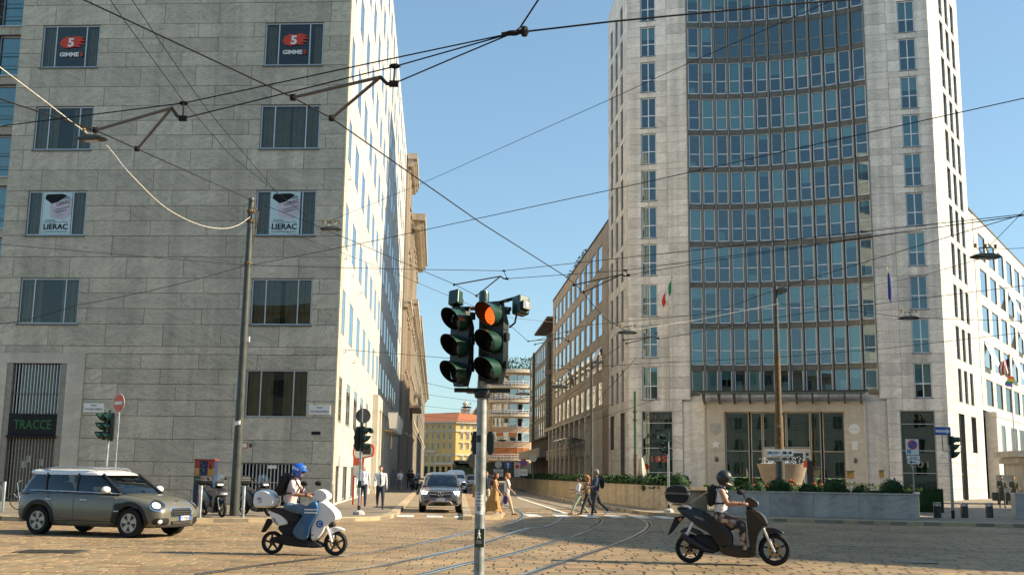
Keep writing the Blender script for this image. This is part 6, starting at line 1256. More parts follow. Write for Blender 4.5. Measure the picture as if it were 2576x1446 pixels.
        dr = Decal(bv, (-2.0, sg*.72, .84), (1, -sg*.7, 0)); dr.patch('tail_lamp', oval(.1, .13, 16, .7), 'tail_red', t, .012)
    d = Decal(bv, (2.1, 0, .0), (-1, 0, 0)); hexg = [(-.40, .6), (-.33, .68), (.33, .68), (.40, .6), (.36, .50), (-.36, .50)]
    d.patch('grille_surround', [(a*1.09, (b-.59)*1.28+.59) for a, b in hexg], 'chrome', t, .006, 4); d.patch('grille', hexg, 'black', t, .012, 4)
    for z in (.535, .585, .635): d.line('grille_slat', [(-.34, z), (0, z), (.34, z)], .014, 'cladding', t, .018)
    d.patch('lower_grille', [(-.36, .3), (.36, .3), (.40, .38), (-.40, .38)], 'black', t, .008, 4)
    for z in (.325, .355): d.line('grille_slat', [(-.33, z), (0, z), (.33, z)], .008, 'alu_dark', t, .014)
    plate_on(d, t, 'FT 775ZX', .12, .445, .42, .1); d.line('splitter', [(-.7, .27), (0, .26), (.7, .27)], .03, 'cladding', t, -.01); d.patch('badge', oval(.05, .022), 'chrome', t, .006)
    dh = Decal(bv, (1.6, 0, 0), (0, 0, -1), (1, 0, 0)); MB().ell((2.0, 0, .855), (.03, .06, .012), 10, 5).build('bonnet_badge', 'chrome', t)
    for sg in (-1, 1): dh.line('bonnet_seam', [(sg*.68*dh.u.y*-1, -.75), (sg*.66*dh.u.y*-1, -.2), (sg*.55*dh.u.y*-1, .25)], .006, 'black', t)
    MB().tube([(-1.65, 0, 1.55), (-1.7, 0, 1.60), (-1.78, 0, 1.62)], .02, 6).build('aerial', 'black', t)
    for x in (-WB, WB):
        for sg in (-1, 1): wheel(t, x, sg*.79, wr, .225, sg, spw=.062)
        MB().box(x-.42, x+.42, -.75, .75, .3, .6).build('wheel_well', 'black', t)
    return t
hatchback()
def suv():
    t = thing('suv', 'dark grey coupe SUV with round star grille waiting at the crosswalk', 'car', (-2.98, 48.75, 0), R(273.3)); WB = 1.48; wr = .37; t.scale = (.98, .93, .96)
    st = [(-2.45, .55, .95, .7, .55, .85), (-2.4, .4, 1.1, .86, .7, 1.0), (-2.1, .3, 1.16, .95, .8, 1.05), (-1.4, .25, 1.18, .985, .85, 1.06), (0, .25, 1.16, .985, .86, 1.05), (.9, .25, 1.13, .98, .84, 1.03), (1.4, .26, 1.1, .97, .8, 1.0), (1.95, .28, 1.04, .95, .74, .94), (2.25, .3, .98, .9, .7, .88), (2.4, .34, .86, .82, .6, .78), (2.45, .45, .72, .7, .5, .66)]
    o, bv = body_loft(st, 'body', 'suv_grey', t, (-WB, WB), .43)
    greenhouse(t, [(1.12, 1.15, -2.2, .87, .25), (1.3, .85, -2.05, .83, .25), (1.5, .45, -1.7, .76, .25), (1.62, .18, -1.4, .69, .25)]); cabin(t, 1.19, 1.0, -2.0, .78, (.1, -.85), 1.15, 1.5); greenhouse(t, [(1.6, .26, -1.5, .71, .25), (1.66, .14, -1.5, .69, .25), (1.71, -.1, -1.2, .58, .25), (1.725, -.4, -1.0, .4, .2)], 'suv_grey', 'roof')
    for sg in (-1, 1):
        MB().tube([(1.13, sg*.8, 1.12), (.7, sg*.755, 1.38), (.22, sg*.68, 1.62)], .04, 6).build('windscreen_pillar', 'suv_grey', t, smooth=True); MB().tube([(-2.1, sg*.82, 1.16), (0, sg*.88, 1.15), (1.1, sg*.85, 1.11)], .018, 6).build('waist_trim', 'chrome', t)
        mm = MB().ell((.82, sg*1.08, 1.22), (.09, .15, .09), 12, 8).build('mirror', 'black', t, smooth=True); MB().tube([(.86, sg*.9, 1.14), (.83, sg*1.0, 1.17)], .03, 6).build('mirror_foot', 'black', mm)
        dl = Decal(bv, (2.3, sg*.70, .83), (-1, -sg*.35, 0)); s = sg*dl.u.y; dl.patch('headlight', [(-.19*s, .0), (-.16*s, .075), (.2*s, .11), (.24*s, .05), (.2*s, -.075), (-.12*s, -.08)], 'black', t, .01, 3); dl.patch('headlight_glass', oval(.06, .04, 12, c=(-.07*s, -.01)), 'headlight_on', t, .02); dl.patch('headlight_glass', oval(.06, .045, 12, c=(.1*s, .0)), 'headlight_on', t, .02); dl.line('headlight_brow', [(-.15*s, .065), (.05*s, .085), (.22*s, .09)], .012, 'headlight_on', t, .02)
        df = Decal(bv, (2.3, sg*.72, .5), (-1, -sg*.2, 0)); s = sg*df.u.y; df.patch('side_intake', [(-.2*s, .06), (.2*s, .12), (.2*s, -.14), (-.1*s, -.12), (-.24*s, .0)], 'black', t, .008)
        for z in (.02, -.05): df.line('intake_fin', [(-.05*s, z), (.18*s, z+.02)], .01, 'chrome', t, .02)
        for x in (-WB, WB): wheel(t, x, sg*.83, wr, .27, sg)
    for x in (-WB, WB): MB().box(x-.46, x+.46, -.8, .8, .35, .7).build('wheel_well', 'black', t)
    d = Decal(bv, (2.45, 0, 0), (-1, 0, 0)); gr = [(-.5, .90), (.5, .90), (.53, .80), (.44, .66), (-.44, .66), (-.53, .80)]; d.patch('grille', gr, 'black', t, .012, 4); d.line('grille_trim', [(-.5, .785), (-.3, .785), (-.16, .77)], .016, 'chrome', t, .03); d.line('grille_trim', [(.5, .785), (.3, .785), (.16, .77)], .016, 'chrome', t, .03)
    c = d.P(0, .785, .05); em = MB().tube([(0, .115*math.cos(a*math.pi/12), .115*math.sin(a*math.pi/12)) for a in range(25)], .012, 6, cap=False)
    for a in (90, 210, 330): em.tube([(0, 0, 0), (0, .11*math.cos(R(a)), .11*math.sin(R(a)))], .013, 6)
    em.build('star_badge', 'chrome', t, c); d.patch('lower_intake', [(-.5, .33), (.5, .33), (.38, .44), (-.38, .44)], 'black', t, .01, 4); d.line('lower_trim', [(-.8, .33), (-.55, .36), (-.4, .48), (0, .49), (.4, .48), (.55, .36), (.8, .33)], .02, 'silver', t, .01); plate_on(d, t, 'GE 077NC', 0, .56, .52, .11)
    d.line('bonnet_edge', [(-.66, .96), (0, .955), (.66, .96)], .008, 'black', t)
    return t
suv()
def van():
    t = thing('delivery_van', 'white compact van behind the dark SUV with lamps lit', 'van', (-4.35, 90.2, 0), R(273.8)); st = [(-2.2, .45, 1.75, .8, .68, 1.2), (-2.15, .3, 1.82, .9, .74, 1.25), (-1, .25, 1.86, .92, .76, 1.2), (.3, .25, 1.84, .92, .76, 1.15), (.75, .25, 1.6, .92, .74, 1.12), (1.3, .25, 1.2, .91, .8, 1.05), (1.8, .26, 1.05, .88, .74, .95), (2.1, .32, .9, .8, .65, .8), (2.18, .42, .75, .68, .5, .66)]
    o, bv = body_loft(st, 'body', 'van_white', t, (-1.4, 1.4), .4); d = Decal(bv, (1.2, 0, 1.4), (-1, 0, -.75), (0, 0, 1)); d.patch('windscreen', [(-.7, -.28), (.7, -.28), (.62, .3), (-.62, .3)], 'dark_glass', t, .02, 4)
    f = Decal(bv, (2.15, 0, 0), (-1, 0, 0)); f.patch('bumper', [(-.85, .3), (.85, .3), (.85, .55), (.3, .66), (-.3, .66), (-.85, .55)], 'cladding', t, .015, 4)
    for sg in (-1, 1):
        dl = Decal(bv, (2.0, sg*.68, .85), (-1, -sg*.4, 0)); dl.patch('headlight', oval(.15, .1, 14, .7), 'headlight_on', t, .015); MB().box(1.0, 1.12, sg*.95, sg*1.15, 1.1, 1.35).build('mirror', 'black', t)
        ds = Decal(bv, (0, 0, 0), (0, -sg, 0)); ds.patch('side_window', [(x*ds.u.x, z) for x, z in ((.2, 1.2), (1.0, 1.2), (.55, 1.6), (.2, 1.62))], 'dark_glass', t, .012, 3)
        for x in (-1.4, 1.4): wheel(t, x, sg*.8, .33, .22, sg)
    for x in (-1.4, 1.4): MB().box(x-.4, x+.4, -.75, .75, .3, .6).build('wheel_well', 'black', t)
    MB().tube([(.3, 0, 1.84), (.15, 0, 2.15)], .012, 5).build('aerial', 'black', t); return t
van()
def far_car(name, label, loc, rz, mat):
    t = thing(name, label, 'car', loc, rz); st = [(-2.1, .4, .85, .7, .5, .75), (-1.9, .25, .95, .86, .7, .85), (0, .22, .96, .9, .75, .88), (1.2, .22, .92, .88, .7, .84), (2.0, .25, .8, .8, .6, .7), (2.12, .35, .6, .66, .45, .55)]; o, bv = body_loft(st, 'body', mat, t, (-1.3, 1.3), .37, 1); greenhouse(t, [(.92, 1.0, -1.7, .78, .2), (1.2, .5, -1.4, .7, .2), (1.42, .1, -1.1, .6, .2)], 'dark_glass'); greenhouse(t, [(1.4, .15, -1.15, .62, .2), (1.46, -.1, -.9, .5, .2)], mat, 'roof')
    for sg in (-1, 1):
        for x in (-1.3, 1.3): wheel(t, x, sg*.76, .31, .2, sg)
        dl = Decal(bv, (2.0, sg*.6, .66), (-1, -sg*.3, 0)); dl.patch('headlight', oval(.14, .07, 12), 'headlight', t, .012); dr = Decal(bv, (-2.0, sg*.6, .75), (1, -sg*.3, 0)); dr.patch('tail_lamp', oval(.14, .08, 12), 'tail_red', t, .012)
far_car('parked_car', 'white car parked beyond the van', (AT(1187, 1215, 118).x, 118, 0), R(95), 'car_white'); far_car('parked_car', 'dark car driving far down the street right of the pole', (AT(1222, 1210, 135).x, 135, 0), R(95), 'suv_grey')
tr_ = thing('tram', 'old dark green tram approaching far down the street', 'tram', (AT(1162, 1190, 150).x, 150, 0), R(273.8)); w_ = 1.2
MB().puff([(-6, .4), (6, .4), (6.2, 1.2), (6.0, 2.9), (-6, 2.9)], 2.5, edge=.15, inset=.06).build('body', 'pole_green', tr_, smooth=30); MB().puff([(-5.6, 2.8), (6.3, 2.8), (5.8, 3.3), (-5.2, 3.3)], 2.2, edge=.3).build('roof', 'roof_dark', tr_, smooth=30)
for y0 in (-1.0, -.3, .42): MB().box(6.05, 6.2, y0, y0+.6, 1.5, 2.6).build('front_window', 'dark_glass', tr_)
MB().box(6.1, 6.3, -.6, .6, 2.85, 3.15).build('destination_board', 'sign_white', tr_); MB().lathe([(.14, 6.2), (.12, 6.28)], 12, (0, 0, 0), 'x').build('headlamp', 'headlight_on', tr_, (0, 0, 1.1)); MB().box(-5.5, 6.3, -.9, .9, .1, .45).build('bogies', 'black', tr_)

# ------------------------------------------------------------------ scooters
def pf(t, name, pts, w, mat, S, y=0, edge=.3, inset=.08, sm=True): return MB().puff([S(*p) for p in pts], w, 0, edge, inset, y, sm).build(name, mat, t, smooth=45)
def sc_wheel(t, c, r, w=.1, disc=True):
    o = MB().lathe([(r*.72, -w*.4), (r*.9, -w*.5), (r, -w*.2), (r, w*.2), (r*.9, w*.5), (r*.72, w*.4), (r*.72, -w*.4)], 30, (0, 0, 0), 'y', cap=False).build('wheel', 'tyre', t, (c[0], 0, c[1]), 0, smooth=40)
    MB().lathe([(r*.74, -.03), (r*.74, .03), (r*.68, .03), (r*.68, -.03), (r*.74, -.03)], 28, (0, 0, 0), 'y', cap=False).build('rim', 'rim_dark', o, smooth=40); MB().lathe([(.04, -.06), (.04, .06)], 12, (0, 0, 0), 'y').build('hub', 'rim_dark', o)
    for k in range(5):
        a = 2*math.pi*k/5+.4; MB().tube([(.02*math.cos(a), 0, .02*math.sin(a)), (r*.7*math.cos(a), 0, r*.7*math.sin(a))], [.028, .02], 6).build('spoke', 'rim_dark', o)
    if disc: MB().lathe([(r*.42, -.055), (r*.42, -.05), (r*.3, -.05), (r*.3, -.055), (r*.42, -.055)], 22, (0, 0, 0), 'y', cap=False).build('brake_disc', 'brass', o)
    return o
plain('sc_white', (.78, .78, .76), .3, var=.03, coat=.6); plain('sc_black', (.012, .011, .011), .3, var=.1, coat=.25); plain('sc_blue', (.02, .11, .24), .35, var=.2, scale=6, coat=.4); plain('sc_seat', (.018, .017, .016), .7, var=.1); plain('sc_brown', (.035, .025, .02), .3, var=.1, coat=.4)
def S1(x, y): return ((x-727)*.00150, (1340-y)*.00150)
W1 = thing('electric_scooter', 'white and blue shared scooter with round white top box ridden to the right', 'scooter', (-4.08, 22.45, 0), R(-9)); t = W1
sc_wheel(t, (S1(290, 0)[0], .225), .225, .1, False); sc_wheel(t, (S1(1165, 0)[0], .24), .24, .1)
pf(t, 'floor_tray', [(430, 1065), (560, 1085), (660, 1105), (880, 1150), (1000, 1195), (990, 1245), (560, 1228), (430, 1190)], .34, 'black_matt', S1); pf(t, 'motor_case', [(365, 975), (520, 930), (650, 830), (700, 1090), (560, 1120), (440, 1070)], .26, 'black_matt', S1); pf(t, 'swing_arm', [(270, 1130), (420, 1100), (560, 1150), (540, 1215), (430, 1210), (280, 1175)], .2, 'black_matt', S1)
pf(t, 'tail_panel', [(245, 765), (300, 785), (440, 830), (540, 935), (470, 955), (370, 975), (300, 905)], .30, 'sc_white', S1); pf(t, 'saddle', [(262, 742), (420, 735), (560, 790), (690, 810), (670, 920), (540, 905), (420, 835), (260, 778)], .28, 'sc_seat', S1)
pf(t, 'front_shield', [(915, 650), (1000, 628), (1100, 700), (1190, 780), (1212, 870), (1120, 900), (1045, 960), (1015, 1050), (930, 1145), (850, 1150), (850, 950), (955, 790)], .36, 'sc_white', S1, edge=.5); pf(t, 'leg_apron', [(885, 640), (930, 650), (958, 780), (850, 950), (832, 1135), (690, 1120), (612, 1030), (700, 900), (770, 800), (805, 690)], .50, 'sc_blue', S1, edge=.12, inset=.04)
pf(t, 'handlebar_cover', [(835, 525), (955, 470), (1058, 540), (1062, 610), (970, 650), (865, 600)], .32, 'sc_white', S1, edge=.5); pf(t, 'front_mudguard', [(1055, 990), (1170, 965), (1250, 985), (1295, 1012), (1200, 1022), (1140, 1050), (1100, 1110), (1080, 1060)], .13, 'sc_white', S1)
for y in (-.09, .09): MB().tube([(*S1(1055, 960)[:1], y, S1(0, 960)[1]), (S1(1135, 0)[0], y, S1(0, 1165)[1])], .024, 8).build('fork_leg', 'sc_white', t)
MB().tube([(S1(800, 0)[0], -.34, S1(0, 560)[1]), (S1(870, 0)[0], -.15, S1(0, 545)[1]), (S1(870, 0)[0], .15, S1(0, 545)[1]), (S1(800, 0)[0], .34, S1(0, 560)[1])], .02, 8).build('handlebar', 'black_matt', t)
pf(t, 'top_box', [(33, 610), (55, 525), (180, 493), (265, 528), (335, 595), (347, 670), (320, 732), (60, 737), (33, 690)], .42, 'sc_white', S1, edge=.5, inset=.14); pf(t, 'carrier', [(80, 733), (300, 733), (330, 760), (90, 750)], .2, 'black_matt', S1, sm=False); pf(t, 'plate_holder', [(215, 880), (285, 890), (250, 960), (170, 1060), (135, 1055)], .16, 'black_matt', S1, sm=False); pf(t, 'headlamp', [(1085, 790), (1180, 800), (1212, 850), (1150, 850)], .22, 'headlight', S1); pf(t, 'horn', [(1050, 930), (1110, 905), (1155, 930), (1140, 980), (1060, 985)], .12, 'black', S1)
for y, dx in ((-.3, 0), (.3, 60)): MB().tube([(S1(850+dx, 0)[0], y*.8, S1(0, 530)[1]), (S1(800+dx, 0)[0], y, S1(0, 440)[1])], .01, 6).build('mirror_stalk', 'black', t); MB().ell((S1(765+dx, 0)[0], y, S1(0, 410)[1]), (.075, .03, .05), 12, 8).build('mirror', 'black_matt', t, smooth=True)
MB().lathe([(.072, -.003), (.072, .003)], 22, (S1(975, 0)[0], -.187, S1(0, 930)[1]), 'y').build('round_logo', 'sign_blue', t)
def side_text(t, s, x, z, y, h, w, mat, tilt=0):
    o = bpy.data.objects.new('lettering', text_mesh(s, h, w, mat)); COL.objects.link(o); o.parent = t; o.location = (x, y, z); o.rotation_euler = (R(90), -tilt, 0)
    return o
side_text(t, 'C', S1(975, 0)[0], S1(0, 955)[1], -.194, .075, .07, 'sign_white'); side_text(t, 'eSpro', S1(330, 0)[0]+.02, S1(0, 915)[1], -.157, .05, .16, 'black', R(-50))
for z in (745, 785):
    MB().box(S1(775, 0)[0], S1(945, 0)[0], -.256, -.252, S1(0, z+9)[1], S1(0, z-9)[1]).build('apron_stripe', 'sc_white', t)
for x in (118, 142): MB().tube([(S1(x, 0)[0]+.018*math.cos(a*.7), -.212, S1(0, 617)[1]+.02*math.sin(a*.7)) for a in range(10)], .007, 5).build('face_eye', 'sign_blue', t)
MB().tube([(S1(128, 0)[0]+.05*math.cos(R(a)), -.212, S1(0, 640)[1]+.032*math.sin(R(a))) for a in range(-110, 10, 15)], .007, 5).build('face_smile', 'sign_blue', t)
# black scooter
def S2(x, y): return ((x-990)*.00143, (1378-y)*.00143)
def black_scooter(label, loc, rz, k=1.0):
    t = thing('scooter', label, 'scooter', loc, rz); t.scale = (k, k, k)
    sc_wheel(t, (S2(430, 0)[0], .275), .275, .12); sc_wheel(t, (S2(1545, 0)[0], .30), .30, .11)
    pf(t, 'body_shell', [(270, 650), (450, 662), (640, 705), (830, 800), (990, 935), (1000, 1120), (900, 1200), (830, 1150), (700, 965), (560, 905), (430, 800), (320, 720)], .36, 'sc_black', S2); pf(t, 'floor_board', [(800, 1120), (1000, 1115), (1210, 1148), (1295, 1190), (1290, 1285), (880, 1270)], .36, 'sc_black', S2); pf(t, 'engine', [(480, 1000), (760, 1010), (860, 1180), (760, 1235), (600, 1200), (420, 1170)], .26, 'black_matt', S2); pf(t, 'rear_hugger', [(300, 960), (420, 890), (600, 960), (640, 1030), (560, 1020), (430, 940), (330, 990)], .14, 'sc_black', S2)
    pf(t, 'saddle', [(450, 648), (560, 655), (660, 700), (760, 765), (880, 800), (1030, 850), (1030, 925), (930, 920), (800, 840), (600, 755)], .3, 'sc_seat', S2); pf(t, 'front_shield', [(1170, 640), (1250, 645), (1400, 700), (1485, 860), (1395, 872), (1315, 1020), (1300, 1280), (1215, 1150), (1200, 760)], .40, 'sc_black', S2, edge=.5); pf(t, 'shield_panel', [(1235, 655), (1330, 660), (1420, 730), (1475, 850), (1420, 850), (1320, 750)], .44, 'sc_brown', S2, edge=.4)
    pf(t, 'handlebar_cowl', [(1170, 525), (1220, 478), (1320, 530), (1358, 580), (1335, 622), (1180, 640)], .3, 'sc_brown', S2, edge=.5); pf(t, 'headlamp', [(1290, 535), (1340, 545), (1360, 590), (1330, 622), (1300, 600)], .22, 'headlight', S2); pf(t, 'indicator', [(1340, 765), (1400, 780), (1475, 855), (1420, 850)], .36, 'headlight', S2); pf(t, 'front_mudguard', [(1420, 910), (1500, 880), (1600, 900), (1695, 965), (1560, 955), (1450, 985), (1400, 1010)], .15, 'sc_black', S2)
    for y in (-.1, .1): MB().tube([(S2(1405, 0)[0], y, S2(0, 900)[1]), (S2(1545, 0)[0], y, S2(0, 1200)[1])], .028, 8).build('fork_leg', 'silver', t, smooth=True)
    MB().tube([(S2(1110, 0)[0], -.36, S2(0, 580)[1]), (S2(1200, 0)[0], -.15, S2(0, 570)[1]), (S2(1200, 0)[0], .15, S2(0, 570)[1]), (S2(1110, 0)[0], .36, S2(0, 580)[1])], .02, 8).build('handlebar', 'black_matt', t)
    pf(t, 'top_case', [(112, 458), (430, 458), (412, 540), (370, 590), (180, 582), (128, 535)], .46, 'black_matt', S2, edge=.4); pf(t, 'top_case_lid', [(112, 452), (150, 378), (260, 348), (385, 358), (425, 400), (432, 452)], .46, 'cladding', S2, edge=.45); pf(t, 'top_case_band', [(112, 440), (430, 448), (430, 475), (112, 470)], .468, 'alu_dark', S2, edge=.1, inset=.02, sm=False)
    for y in (-.13, .13): MB().tube([(S2(205, 0)[0], y, S2(0, 605)[1]), (S2(420, 0)[0], y, S2(0, 640)[1]), (S2(540, 0)[0], y*1.2, S2(0, 730)[1])], .018, 8).build('rack', 'silver', t, smooth=True)
    MB().tube([(S2(330, 0)[0], -.2, S2(0, 1000)[1]), (S2(440, 0)[0], -.2, S2(0, 1075)[1]), (S2(640, 0)[0], -.17, S2(0, 1190)[1]), (S2(760, 0)[0], -.1, S2(0, 1220)[1])], [.05, .062, .055, .03], 10).build('exhaust', 'black', t, smooth=True); MB().tube([(S2(490, 0)[0], -.15, S2(0, 830)[1]), (S2(400, 0)[0], -.15, S2(0, 1010)[1])], .03, 8).build('shock_absorber', 'alu', t)
    pf(t, 'tail_lamp', [(275, 650), (345, 680), (430, 770), (350, 745)], .2, 'tail_red', S2); pf(t, 'plate_holder', [(235, 778), (385, 758), (295, 860), (190, 990), (135, 1022)], .14, 'black_matt', S2, sm=False); MB().tube([(S2(300, 0)[0], -.11, S2(0, 815)[1]), (S2(330, 0)[0], -.11, S2(0, 790)[1])], .025, 6).build('rear_indicator', 'amber', t)
    for y in (-.34, .34): MB().tube([(S2(1190, 0)[0], y*.7, S2(0, 520)[1]), (S2(1150, 0)[0], y, S2(0, 450)[1])], .012, 6).build('mirror_stalk', 'black', t); MB().ell((S2(1122, 0)[0], y, S2(0, 428)[1]), (.07, .05, .05), 12, 8).build('mirror', 'black_matt', t, smooth=True)
    side_text(t, 'PEOPLE', S2(565, 0)[0], S2(0, 790)[1], -.185, .035, .17, 'alu', R(-17)); return t
B1 = black_scooter('black scooter with top case ridden across the square to the right', (4.28, 21.55, 0), R(-14))
for k, (x, y, rz, lb) in enumerate(((-9.75, 36.95, -52, 'black parked scooter with windscreen beside the painted cabinet'), (-8.62, 38.3, -42, 'dark parked scooter with tall windscreen behind the white top box'))):
    c = copy_tree(B1); c.location = (x, y, .12); c.rotation_euler = (0, 0, R(rz)); c.scale = (.9, .9, .9); c['label'] = lb; c['group'] = 'parked scooters'
    ws = MB(); A = []
    for j, z in enumerate((630, 520, 420, 330, 300)): h = (.2, .24, .24, .2, .12)[j]; A.append([(S2(1270-j*22-abs(q)*30, 0)[0], q*h, S2(0, z)[1]) for q in (-1, -.5, 0, .5, 1)])
    ws.rings(A, 0, False, False); ws.build('windscreen', 'glass_clear', c, smooth=True, fix=False)
mb_ = thing('scooter', 'dark motorcycle parked far along the left pavement', 'scooter', (AT(1040, 1225, 95).x, 95, .12), R(-60), 'parked scooters')
c = copy_tree(B1); c.location = (AT(1042, 1225, 96).x, 96, .12); c.rotation_euler = (0, 0, R(-70)); c.scale = (.9, .9, .9); c['label'] = 'dark scooter parked far along the left pavement'; c['group'] = 'parked scooters'; bpy.data.objects.remove(mb_)
# ------------------------------------------------------------------ people
import numpy as np
plain('skin', (.52, .28, .18), .5, var=.06, scale=12); plain('skin_tan', (.42, .21, .12), .5, var=.06, scale=12); plain('hair_dark', (.022, .015, .012), .55, var=.3, scale=40); plain('hair_brown', (.09, .038, .02), .5, var=.3, scale=40); plain('hair_copper', (.36, .15, .045), .5, var=.3, scale=40); plain('hair_grey', (.22, .2, .18), .6, var=.4, scale=40)
plain('shirt_white', (.72, .71, .70), .8, var=0.14, scale=9, bump=1.0); plain('shirt_pink', (.66, .50, .49), .8, var=0.14, scale=9, bump=1.0); plain('shirt_blue', (.58, .62, .72), .8, var=0.14, scale=9, bump=1.0); plain('navy', (.018, .024, .045), .8, var=0.2, scale=9, bump=1.0); plain('denim', (.10, .16, .22), .85, var=0.2, scale=9, bump=1.0); plain('mint', (.34, .40, .28), .8, var=0.14, scale=9, bump=1.0); plain('khaki', (.46, .37, .24), .8, var=0.14, scale=9, bump=1.0); plain('charcoal', (.035, .036, .04), .85, var=0.2, scale=9, bump=1.0); plain('mustard', (.42, .22, .06), .8, var=0.15, scale=9, bump=1.0); plain('shoe_dark', (.02, .016, .014), .5, var=0); plain('shoe_white', (.68, .67, .64), .6, var=.05); plain('sandal', (.16, .08, .04), .6, var=.1); plain('camo', (.10, .10, .06), .8, var=.5, scale=14); plain('tee_blue', (.035, .06, .11), .8, var=0.14, scale=9, bump=1.0); plain('purple', (.09, .03, .15), .6, var=.2, scale=30)
m, nt, b = nodes('floral'); g = N(nt, 'ShaderNodeTexCoord'); v = N(nt, 'ShaderNodeTexVoronoi', i_Scale=9.0); nt.links.new(g.outputs['Object'], v.inputs['Vector']); z = N(nt, 'ShaderNodeTexNoise', i_Scale=11.0, i_Detail=4.0); nt.links.new(g.outputs['Object'], z.inputs['Vector'])
c1 = ramp(nt, v.outputs['Distance'], [(.28, (.55, .45, .32)), (.42, (.32, .035, .03)), (.5, (.02, .018, .018))]); c2 = ramp(nt, z.outputs[0], [(.45, (.02, .018, .018)), (.6, (.42, .36, .27))]); nt.links.new(mixc(nt, .4, c1, c2), b.inputs['Base Color']); b.inputs['Roughness'].default_value = .8
m, nt, b = nodes('pattern_brown'); g = N(nt, 'ShaderNodeTexCoord'); z = N(nt, 'ShaderNodeTexNoise', i_Scale=16.0, i_Detail=3.0); nt.links.new(g.outputs['Object'], z.inputs['Vector']); nt.links.new(ramp(nt, z.outputs[0], [(.42, (.03, .022, .015)), (.55, (.30, .17, .05)), (.7, (.5, .38, .2))]), b.inputs['Base Color'])
plain('helmet_blue', (.01, .11, .52), .3, var=.03, coat=.6); plain('helmet_black', (.018, .019, .021), .45, var=.05, coat=.15); plain('sunglass', (.01, .01, .01), .1, var=0, coat=.5)
def vec(a, e=0): return Vector((math.sin(R(a))*math.cos(R(e)), math.sin(R(e)), -math.cos(R(a))*math.cos(R(e))))
